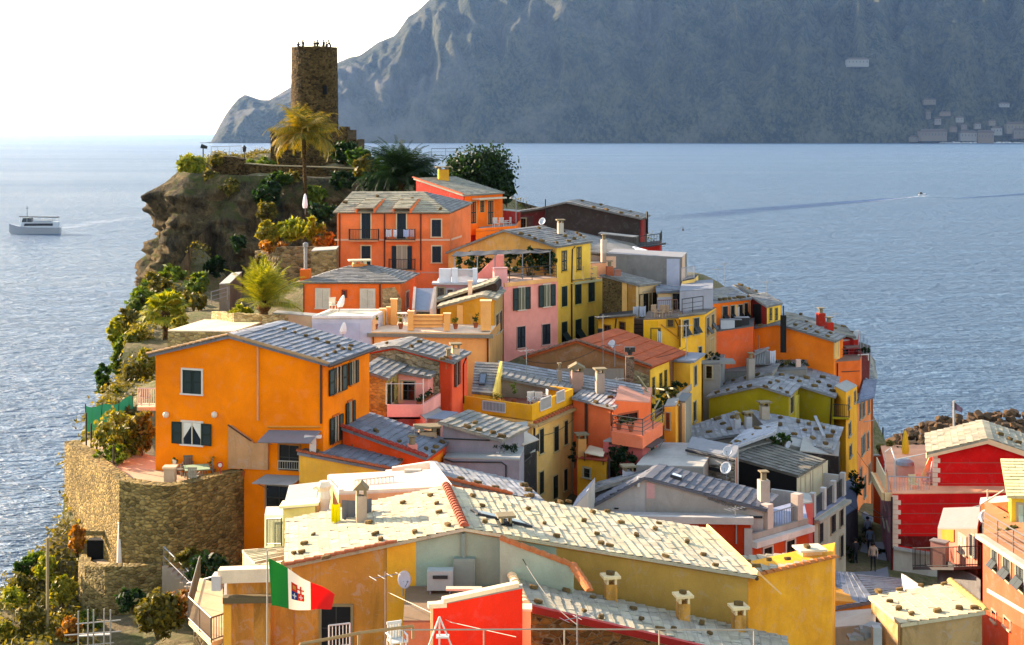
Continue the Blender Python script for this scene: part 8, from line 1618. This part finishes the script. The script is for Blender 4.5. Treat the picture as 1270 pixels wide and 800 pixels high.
for i in range(14): m.box(P(1070 + rr.uniform(0, 13), 774 - rr.uniform(0, 6), 61.5), .35, .2, .06, rr.random() * 3)
T2.part('tiles', m, tilemat('c04a24')); T = Thing('concrete_slabs', 'pile of pale concrete slabs beside the cream house door', 'slabs', P(1070, 788, 59)); m = MB()
for i in range(5): m.box(P(1062 + i * 5, 792 - i * 2, 58.6), .7, .5, .12 + .05 * i, i)
T.part('slab', m, plain('9c9c98', .9)); m = MB(); m.box(P(1087, 800, 58), .35, .4, .75); tag(solo(m, 'pillar', plain('b4b0a8', .8), 'short grey concrete pillar beside the cream house', 'pillar'))
SL = stucco('b4583a', .25, '8a4a38'); T = block('salmon_right_house', 'salmon house with grey shutters and rail terrace at the right edge', (1219, 66), (1300, 58), [(1219, 664), (1300, 716)], 34, (0, 1222, 655, 72), SL, floor=stucco('8f6a48', .3)); w_ = T.w; SH2 = plain('2a3230', .5)
for x0, y0, x1, y1 in ((1231, 682, 1238, 706), (1245, 692, 1254, 718), (1261, 702, 1271, 730)): window(T, w_, x0, y0, x1, y1, 'prop', shut=SH2, tw=.08)
m = MB(); a, b = w_.px(1219, 664), w_.px(1300, 716); m.obox(a - UP * .12, b - a, w_.n * .35, UP * .2); T.part('cornice', m, stucco('b0a490', .25)); band(T, w_, 1225, 732, 1290, 770, .18, plain('c8b8a8', .8)); window(T, w_, 1231, 758, 1236, 770, 'dark', tw=.06); window(T, w_, 1246, 768, 1254, 778, 'dark', tw=.06); railing('railing', 'dark iron rail of the roof terrace at the right edge', [a + UP * .1, b + UP * .1], 1.0, plain('6a6460', .5), bars=4)
facing(T, w_, [(1219, 755), (1300, 795), (1300, 850), (1219, 850)], stucco('b04420', .25)); bush(P(1254, 666, 66), (.9, .6, .45), 420, 'olive', 'yellow-green terrace plants at the right edge', .12); bush(P(1240, 652, 68), (.6, .5, .4), 260, 'deep', 'dark terrace plants left of the yellow-green ones', .11)
T = block('salmon_side_house', 'pink-salmon house with dark balcony between the red house and the salmon one', (1163, 76), (1212, 71.5), [(1163, 656), (1212, 656)], 34, (0, 1170, 0, 80), stucco('a8705c', .25), floor=plain('8a8680', .9)); w_ = T.w; window(T, w_, 1204, 664, 1211, 690, 'open', tw=.06, shut=plain('5a6672', .5)); window(T, w_, 1190, 664, 1199, 686, 'sh', tw=.06, shut=plain('b09a84', .6)); facing(T, w_, [(1169, 657), (1184, 657), (1184, 672), (1169, 672)], stucco('a87828', .2), .05, 'blind')
B_, a, b = balcony('dark iron corner balcony of the pink-salmon house', w_, 1163, 1216, 702, 1.4, 1.0, IRON, plain('4a4644', .8)); T2 = Thing('cupboard', 'small pinkish cupboard standing on the dark iron balcony', 'cupboard', a + Vector((1.2, .5, 0))); m = MB(); c = a.lerp(b, .45) - w_.n * .5; m.box(c, .8, .45, 1.3, -.7); T2.part('case', m, plain('b88878', .7)); m = MB(); m.box(c + UP * 1.3, .9, .55, .06, -.7); T2.part('top', m, plain('8a8078', .7)); m = MB(); m.obox(P(1166, 740, 74), P(1216, 770, 70) - P(1166, 740, 74), (0, .5, 0), UP * 2.0); T = Thing('grey_wall', 'grey shaded wall under the dark iron balcony', 'wall', P(1190, 770, 72)); T.part('wall', m, stucco('6a6866', .3))
T = quadhouse('lichen_roof_house', 'small pinkish house with grey slab roof between red house and salmon terrace', [(1190, 633, 80), (1216, 626, 80), (1218, 652, 73), (1208, 656, 74)], 38, stucco('c07a5c', .2), SLATE); stones_on(T.roof_planes[0], [(1206, 638)], 'stone on the small pinkish house roof', 'stones on the pinkish roof', .22); dish(P(1223, 641, 72), -.9, 'satellite dish on the orange wall at the right edge', .36); T = block('orange_wall', 'orange-red wall with poles at the right edge', (1215, 74), (1254, 70), [(1215, 625), (1254, 622)], 36, (0, 1216, 0, 75), stucco('b4481c', .2), cat='wall'); m = MB(); m.tube([P(1216, 626, 73), P(1245, 608, 72)], .04, 5); m.tube([P(1225, 630, 73), P(1225, 607, 73)], .05, 5); m.tube([P(1216, 627, 73), P(1216, 650, 73)], .04, 5); tag(solo(m, 'pole_frame', plain('b0a090', .6), 'leaning washing-line poles over the orange wall', 'poles')); cloth('line', 'washing line drooping over the salmon terrace', (P(1228, 632, 72), P(1268, 655, 66), .03), 'washing line', plain('b8b0a4', .7), n=14)
T = block('yellow_corner_house', 'yellow corner house with sunlit cream roof cut by the right edge', (1254, 67), (1300, 66.6), [(1254, 617), (1300, 617)], 38, (0, 1250, 0, 71.5), stucco('e8c038', .12)); a, b = T.pts; v = T.vec; m = MB(); slope(m, a + v + Vector((-.3, .2, .75)), b + v + UP * .75, b + Vector((0, -.3, .12)), a + Vector((-.3, -.3, .12)), th=.1); T.part('roof', m, slate('d8c890', .85, .12, 'd8cc9a', .4, .1)); window(T, T.w, 1263, 626, 1275, 650, 'prop', shut=plain('c8d0b0', .6))
t = NT('paving'); f = t.noise(t.coord(), 1.2, 5); br = t.new('TexBrick'); br.inputs['Scale'].default_value = 1.6; t.l(t.coord(), br.inputs['Vector']); br.inputs['Color1'].default_value = (.2, .2, .21, 1); br.inputs['Color2'].default_value = (.28, .28, .3, 1); br.inputs['Mortar'].default_value = (.1, .1, .1, 1); PAV = t.fin(t.mix(f, br.outputs[0], (.18, .18, .2)), .7)
m = MB(); Lp = [P(x, y, Y) for x, y, Y in ((1052, 730, 82), (1058, 712, 85), (1065, 690, 91), (1071, 668, 98), (1074, 650, 106), (1076, 636, 112))]; Rp = [P(x, y, Y) for x, y, Y in ((1104, 732, 82), (1102, 714, 85), (1099, 690, 91), (1095, 668, 98), (1092, 650, 106), (1088, 636, 112))]
for i in range(len(Lp) - 1):
 R0, R1_ = Rp[i].copy(), Rp[i + 1].copy(); R0.z, R1_.z = Lp[i].z, Lp[i + 1].z; q_ = [Lp[i], R0, R1_, Lp[i + 1]]; m.hexa(q_, [p - UP * 2 for p in q_])
st = m.build('street', PAV); tag(st, 'narrow paved alley descending between the houses', 'street', kind='structure')
sz = lambda Y: P(1065, 690, 91).z if Y < 91 else P(1074, 650, 106).z
for x, y, Y, lb, c1, rz in ((1083, 708, 86, 'person with light top walking down the alley near the grey doors', 'c8a890', 2.8), (1061, 703, 87.5, 'person in dark clothes at the left side of the alley', '2a2830', .4), (1079, 690, 92, 'person in blue-grey in the middle of the alley', '7a869a', 3.0), (1076, 676, 96.5, 'person in pale top further down the alley', 'b0b4c4', .2)):
 p = P(x, y, Y); k = next((i for i in range(len(Lp) - 1) if Lp[i].y <= Y <= Lp[i + 1].y), 0); f = (Y - Lp[k].y) / (Lp[k + 1].y - Lp[k].y); p.z = Lp[k].z + (Lp[k + 1].z - Lp[k].z) * f; person(p, rz, lb, c1, group='people in the alley')
T = Thing('market_umbrella', 'square pale sunshade over the alley', 'sunshade', P(1077, 660, 100)); m = MB(); panel(m, [P(1069, 637, 99), P(1082, 645, 97.5), P(1081, 650, 97), P(1070, 643, 98.4)], .05); panel(m, [P(1069, 637, 99), P(1082, 645, 97.5), P(1083, 643, 99), P(1072, 635, 100.4)], .05); T.part('canopy', m, plain('c0c2c6', .8)); m = MB(); m.tube([P(1077, 672, 98.5), P(1077, 643, 98.5)], .035, 6); T.part('pole', m, GALV)
for i, (x, y, Y, n_) in enumerate(((1054, 690, 88, 300), (1063, 668, 96, 260), (1096, 690, 92, 240), (1062, 600, 96, 400))): bush(P(x, y, Y), (.7, .8, .9), n_, 'deep', ('dark plants at the left of the alley', 'dark plants further up the left of the alley', 'dark plants by the pink wall of the alley', 'dark greenery hanging at the head of the alley')[i], .14)
BR_M = rockmat('3e2e22', '86684a', .8); BRK = [stone_proto(i + 20, BR_M) for i in range(7)]; rr = random.Random(11)
BK = [(1086, 545, 268), (1110, 540, 280), (1140, 534, 290), (1165, 524, 300), (1200, 522, 303), (1240, 519, 306), (1290, 518, 308)]
mb = MB(); cs = [P(x, y + 5, Y) for x, y, Y in BK]
for a, b in zip(cs, cs[1:]):
 q0_ = [Vector((a.x, a.y - 9, -1)), Vector((a.x, a.y - 2, 1.2)), Vector((a.x, a.y + 2, 1.2)), Vector((a.x, a.y + 8, -1))]; mb.hexa(q0_, [v + (b - a) * Vector((1, 1, 0)).length / 1.4142 * 0 + Vector((b.x - a.x, b.y - a.y, 0)) for v in q0_])
tag(mb.build('breakwater_bank', plain('4a3c2e', .95)), 'dark core of the boulder breakwater', 'breakwater', kind='structure')
for i in range(290):
 f = rr.random() * (len(cs) - 1); k = int(f); p = cs[k].lerp(cs[k + 1], f - k); o_ = rr.uniform(-14, 5); s = rr.uniform(.5, 1.35)
 o = bpy.data.objects.new('boulder', BRK[i % 7]); COL.objects.link(o); o.location = (p.x + rr.uniform(-1, 1), p.y + o_, max(-.4, 2.4 - abs(o_ + 1) * .22 + rr.uniform(-.5, .7))); o.rotation_euler = (rr.uniform(-.6, .6), rr.uniform(-.6, .6), rr.uniform(0, 6.3)); o.scale = (s, s * .85, s * .8); tag(o, 'brown boulder heaped on the harbour breakwater', 'boulder', 'boulders of the harbour breakwater')
T = Thing('flag', 'small faded flag on a white pole above the breakwater', 'flag', P(1183, 534, 200)); m = MB(); m.tube([P(1183, 560, 200), P(1183, 497, 200)], .16, 7); T.part('pole', m, plain('c8b8a8', .5)); m = MB()
for i in range(6):
 a, b = i / 6, (i + 1) / 6; q_ = [P(1184 + 10 * a, 499 + 8 * a, 200 - math.sin(a * 5) * .4), P(1184 + 10 * b, 499 + 8 * b, 200 - math.sin(b * 5) * .4), P(1184 + 9 * b, 508 + 4 * b, 200 - math.sin(b * 5) * .4), P(1184 + 9 * a, 508 + 4 * a, 200 - math.sin(a * 5) * .4)]; m.prism(q_, Vector((0, .05, 0)))
T.part('cloth', m, plain('8a6670', .9))
m = MB(); m.tube([P(1095, 556, 180), P(1095, 530, 180)], .1, 6); tag(solo(m, 'post', IRON, 'dark mooring post at the left end of the breakwater', 'post'))
YB_ = depth_at(290, 0); c = G(44, YB_); ang = math.atan2(-28, -78) ; L_ = 30.0
T = Thing('ferry', 'white passenger ferry with dark windows and covered top deck on the left sea', 'ferry', Vector((c.x, c.y, 0))); Rm = Matrix.Rotation(R(186), 3, 'Z')
ZS = 1.5
def B3(x, y, z): return Vector((c.x, c.y, 0)) + Rm @ Vector((x, y, z * ZS))
def hullring(x, hw, z0, z1): return [B3(x, -hw * .75, z0), B3(x, hw * .75, z0), B3(x, hw, z1), B3(x, -hw, z1)]
st_ = [(-15, 2.9, -.8, 2.6), (-8, 3.4, -.8, 2.6), (4, 3.4, -.8, 2.8), (10, 2.4, -.8, 3.3), (14, 1.0, -.6, 3.9), (15.8, .12, .8, 4.3)]; m = MB()
for s0, s1 in zip(st_, st_[1:]): m.hexa(hullring(*s0), hullring(*s1))
T.part('hull', m, plain('9a9ea6', .4)); m = MB(); m.hexa([B3(-14, -2.8, 2.6), B3(-14, 2.8, 2.6), B3(-14, 2.8, 4.9), B3(-14, -2.8, 4.9)], [B3(9, -2.3, 2.8), B3(9, 2.3, 2.8), B3(7.5, 2.2, 4.9), B3(7.5, -2.2, 4.9)]); T.part('cabin', m, plain('c0c4cc', .4)); m = MB(); m.hexa([B3(-11, -2.86, 3.4), B3(-11, 2.86, 3.4), B3(-11, 2.86, 4.4), B3(-11, -2.86, 4.4)], [B3(6.5, -2.5, 3.4), B3(6.5, 2.5, 3.4), B3(6, 2.5, 4.4), B3(6, -2.5, 4.4)]); T.part('windows', m, glassy('10141c'))
m = MB(); m.hexa([B3(-14, -2.9, 6.7), B3(-14, 2.9, 6.7), B3(-14, 2.9, 7.0), B3(-14, -2.9, 7.0)], [B3(9.5, -2.2, 7.0), B3(9.5, 2.2, 7.0), B3(9.5, 2.2, 7.3), B3(9.5, -2.2, 7.3)]); T.part('deck_roof', m, plain('2a3038', .6)); m = MB(); m.hexa([B3(2, -2.1, 4.9), B3(2, 2.1, 4.9), B3(2, 2.1, 6.6), B3(2, -2.1, 6.6)], [B3(8, -1.9, 4.9), B3(8, 1.9, 4.9), B3(7, 1.9, 6.6), B3(7, -1.9, 6.6)]); T.part('wheelhouse', m, plain('3a4048', .4)); m = MB(); m.tube([B3(5, 0, 7.2), B3(5, 0, 11.5)], .15, 6); m.box(B3(5, 0, 10.5), 1.4, .3, .3); T.part('mast', m, plain('2a2e36', .5))
for i in range(6):
 for sy in (-1, 1): m = MB(); m.tube([B3(-13 + i * 4.4, sy * 2.5, 4.9), B3(-13 + i * 4.4, sy * 2.5, 6.8)], .1, 5); T.part('deck_post', m, plain('d0d0d0', .5))
m = MB(); m.tube([B3(-14, 2.8, 5.9), B3(2, 2.6, 5.9)], .07, 4); m.tube([B3(-14, -2.8, 5.9), B3(2, -2.6, 5.9)], .07, 4); T.part('rail', m, plain('d0d0d0', .5)); m = MB(); m.hexa([B3(-10, -2.95, 5.0), B3(-10, 2.95, 5.0), B3(-10, 2.95, 5.6), B3(-10, -2.95, 5.6)], [B3(1, -2.7, 5.0), B3(1, 2.7, 5.0), B3(1, 2.7, 5.6), B3(1, -2.7, 5.6)]); T.part('bulwark', m, plain('aeb4be', .5))
ZS = 1.0; Yb = depth_at(242, 0); c = G(1143, Yb); T = Thing('motorboat', 'small speedboat with two dark figures on the right sea', 'motorboat', Vector((c.x, c.y, 0))); Rm = Matrix.Rotation(R(8), 3, 'Z'); m = MB(); st_ = [(-3.2, 1.1, -.3, .9), (0, 1.3, -.3, 1.0), (2.6, .9, -.2, 1.3), (4.6, .08, .4, 1.7)]
for s0, s1 in zip(st_, st_[1:]): m.hexa(hullring(*s0), hullring(*s1))
T.part('hull', m, plain('d8dce2', .4)); m = MB(); m.hexa([B3(.6, -.9, 1.0), B3(.6, .9, 1.0), B3(.2, .9, 1.9), B3(.2, -.9, 1.9)], [B3(.8, -.9, 1.0), B3(.8, .9, 1.0), B3(.4, .9, 1.9), B3(.4, -.9, 1.9)]); T.part('windscreen', m, glassy('1a2028')); m = MB(); m.box(B3(-3.5, 0, .5), .5, .5, 1.2); T.part('engine', m, IRON); m = MB(); m.hexa([B3(-2.6, -1, .9), B3(-2.6, 1, .9), B3(-2.2, .9, 3), B3(-2.2, -.9, 3)], [B3(.6, -1, .9), B3(.6, 1, .9), B3(0, .8, 2.9), B3(0, -.8, 2.9)]); T.part('cabin', m, plain('20242c', .5))
person(B3(1.4, .4, .9), 1.4, 'person in dark clothes at the bow of the speedboat', '1a1c24', hgt=1.8); person(B3(-3, -.4, .9), 1.2, 'dark figure at the stern of the speedboat', '22242c', hgt=1.8); Ys_ = depth_at(286, 0); c = G(847, Ys_); T = Thing('buoy', 'tiny dark buoy floating off the village', 'buoy', Vector((c.x, c.y, 0))); m = MB(); m.lathe(Vector((c.x, c.y, -.5)), [(.4, 0), (.8, .4), (.7, 1.1), (.2, 1.6), (.15, 2.6), (.05, 2.7)], 10); T.part('float', m, plain('1a1c20', .6))
def wakemat(name, c1, c2, a0, a1, sx, sy):
 t = NT(name); n_ = t.noise(t.coord(scale=(sx, sy, 1)), 1.0, 5, .7, .6); g = t.new('Attribute'); g.attribute_name = 'fade'; mu = t.new('Math'); mu.operation = 'MULTIPLY'; t.l(t.ramp(n_, [(a0, (0, 0, 0)), (a1, (1, 1, 1))]), mu.inputs[0]); t.l(g.outputs['Fac'], mu.inputs[1]); t.fin(t.mix(n_, c1, c2), .8, None, .1); t.l(mu.outputs[0], t.b.inputs['Alpha']); return t.m
def wake(name, label, pts, mat, z):
 """pts = (px, py, half width m, strength); sheet on the water"""
 mb = MB(); fd = []; P_ = [(G(x, depth_at(y, 0)), w__, f) for x, y, w__, f in pts]
 for i, (p, w__, f) in enumerate(P_):
  d = (P_[min(i + 1, len(P_) - 1)][0] - P_[max(i - 1, 0)][0]).normalized(); s = Vector((-d.y, d.x, 0))
  for k, a in ((-1, 0), (-.5, .8), (0, 1), (.5, .8), (1, 0)): mb.v.append(p + s * w__ * k + UP * z); fd.append(f * a)
 for i in range(len(P_) - 1):
  for k in range(4): a = i * 5 + k; mb.f.append((a, a + 1, a + 6, a + 5))
 o = mb.build(name, mat, fix=False); at = o.data.attributes.new('fade', 'FLOAT', 'POINT'); at.data.foreach_set('value', fd); tag(o, label, 'wake', kind='stuff')
FOAM = wakemat('wake_foam', (.55, .6, .66), (.85, .88, .9), .42, .6, .09, .09); DARKW = wakemat('wake_reflection_paint', (.03, .07, .16), (.05, .1, .2), .3, .5, .01, .05)  # second material: dark colour stands in for the wake's weaker reflection
wake('wake', 'white foam trail behind the ferry', [(70, 284, 3, .6), (84, 282.5, 6, .45), (105, 279, 10, .35), (135, 274, 14, .25), (165, 270, 17, .15), (195, 266, 15, 0)], FOAM, .12)
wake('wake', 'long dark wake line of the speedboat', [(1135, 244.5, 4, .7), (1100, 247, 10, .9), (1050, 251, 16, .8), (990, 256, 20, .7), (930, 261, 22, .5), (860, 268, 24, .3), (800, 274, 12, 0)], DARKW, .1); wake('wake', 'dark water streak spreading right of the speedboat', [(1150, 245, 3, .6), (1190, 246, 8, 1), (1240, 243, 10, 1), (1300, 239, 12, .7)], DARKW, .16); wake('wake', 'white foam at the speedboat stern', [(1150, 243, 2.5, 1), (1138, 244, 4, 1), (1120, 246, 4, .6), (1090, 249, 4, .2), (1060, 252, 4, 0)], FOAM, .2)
rr = random.Random(8); FW = [plain(c_, .9, .27) for c_ in ('d8d4cc', 'c8b8a0', 'b8a898', 'd0c8c0', 'c0a890')]
FAR = [(1063, 77, 26, 6, 'long white building alone on the far slope'), (1152, 126, 15, 4, 'pale villa highest of the far village'), (1151, 142, 6, 6, 'small pale house left of the two terraced far villas'), (1163, 150, 7, 5, 'white-roofed house in the middle of the far village'), (1172, 141, 12, 3, 'long low far house on the village terrace'), (1190, 148, 9, 4, 'pinkish far house right of the white-roofed one'),
       (1133, 172, 10, 4, 'small low far house at the waterline left of the big hall'), (1156, 167, 32, 8, 'big long far hall just above the waterline'), (1200, 168, 20, 7, 'broad far house behind the far jetty'), (1221, 169, 20, 9, 'rounded pinkish far house right of the jetty'), (1236, 162, 12, 6, 'far house between the rounded one and the right edge'), (1258, 158, 22, 8, 'wide far building near the right edge'), (1265, 165, 18, 7, 'lower wide far building at the right edge'), (1212, 156, 8, 4, 'small far house above the rounded one'), (1182, 160, 8, 4, 'small far house above the jetty'), (1245, 130, 12, 3, 'high far house at the right edge'), (1230, 152, 8, 4, 'small far house left of the wide right building'), (1195, 157, 7, 4, 'tiny far house above the broad house')]
for i, (x, y, w__, h_, lb) in enumerate(FAR):
 p = hill_at(x, min(y + h_ / 2, 176.6)); k = p.y / F; p.y -= max(20, w__ * k * .5) * .75; p = P(x, min(y + h_ / 2, 176.6), p.y); T = Thing('far_house', lb, 'house', p, 'houses on the far shore'); m = MB(); W_2, H_2 = w__ * k, h_ * k; m.box(p - UP * H_2 * .5, W_2, max(20, W_2 * .5), H_2 * 1.5); T.part('wall', m, FW[i % 5]); m = MB(); a0 = [p + Vector((-W_2 * .54, -max(20, W_2 * .5) * .55, H_2)), p + Vector((W_2 * .54, -max(20, W_2 * .5) * .55, H_2)), p + Vector((W_2 * .4, 0, H_2 * 1.3)), p + Vector((-W_2 * .4, 0, H_2 * 1.3))]; panel(m, a0, 3); T.part('roof', m, plain('b09484', .9, .18)); m = MB()
 for q_ in range(max(2, int(w__ / 4))): m = MB(); m.box(p + Vector((W_2 * ((q_ + .5) / max(2, int(w__ / 4)) - .5), -max(20, W_2 * .5) * .5 - .6, H_2 * .35)), k * .9, 1.0, H_2 * .35); T.part('window', m, plain('4a5058', .6))
T = Thing('jetty', 'long pale stone jetty at the foot of the far village', 'jetty', P(1215, 177.4, YS - 30)); m = MB(); n = 46
for i in range(n): x = 1166 + i * 2.3; p = P(x, 177.6, YS - 40); m.box(Vector((p.x, p.y + rr.uniform(-12, 12), -2)), rr.uniform(9, 15), 16, rr.uniform(5, 11))
T.part('blocks', m, plain('c8c8c8', .9))
def cable(p, q, sag, label):
 p, q = P(*p), P(*q); m = MB(); m.tube([p.lerp(q, i / 12) - UP * sag * 4 * (i / 12) * (1 - i / 12) for i in range(13)], .018, 4); tag(solo(m, 'cable', IRON, label, 'cable'))
for a, b, s, lb in (((652, 447, 95), (748, 428, 97), .6, 'thin cable from the aerial over the brown gable to the tall aerial'), ((748, 428, 97), (851, 431, 101), .8, 'thin cable from the tall aerial to the narrow yellow corner house'), ((627, 650, 55.5), (716, 775, 46.5), .5, 'thin cable from the front roof to the white aerial'), ((912, 640, 71), (1015, 645, 80), .5, 'thin cable from the white cornice to the terrace house'), ((1049, 622, 85), (1107, 640, 86.8), .4, 'thin cable crossing the alley high up'), ((1063, 560, 110), (1107, 600, 100), .5, 'thin cable crossing the head of the alley'), ((401, 470, 73), (447, 470, 81), .3, 'thin cable from the orange house to the stone annex'), ((711, 520, 88), (664, 540, 84.5), .3, 'thin cable between the salmon house and the yellow facade')): cable(a, b, s, lb)
for x, Y, kd, lb in ((466, 98, 'mid', 'green pot plant at the left end of the peach roof terrace'), (497, 98.2, 'olive', 'dry pot plant between the peach pillars'), (565, 98, 'mid', 'green pot plant right of the banded terrace wall'), (590, 98.6, 'dark', 'dark pot plant before the broad peach pillar')): pot_plant(WP(x, Y, PT.pts[0].z + .08), .6, lb, kd, .26, 120)
table(WP(498, 101, PT.pts[0].z + .08), 'round-cornered white table at the back of the peach terrace', WHITE, .8); chair(WP(493, 100.6, PT.pts[0].z + .08), 1.2, 'white chair left of the table on the peach terrace', WHITE); chair(WP(503, 100.8, PT.pts[0].z + .08), -1.4, 'white chair right of the table on the peach terrace', WHITE)
for T_, pts in ((FH, [FH.roof_planes[1][3], FH.roof_planes[1][2]]), (ORANGE, [ORANGE.roof_planes[1][3], ORANGE.roof_planes[1][2]])):
 m = MB(); d = (ORANGE.roof_planes[1][3] - ORANGE.roof_planes[1][0]).normalized() if T_ is ORANGE else Vector((0, 0, 0)); m.tube([p + d * .08 - UP * .1 for p in pts], .075, 8); T_.part('gutter', m, plain('4a3428', .5))
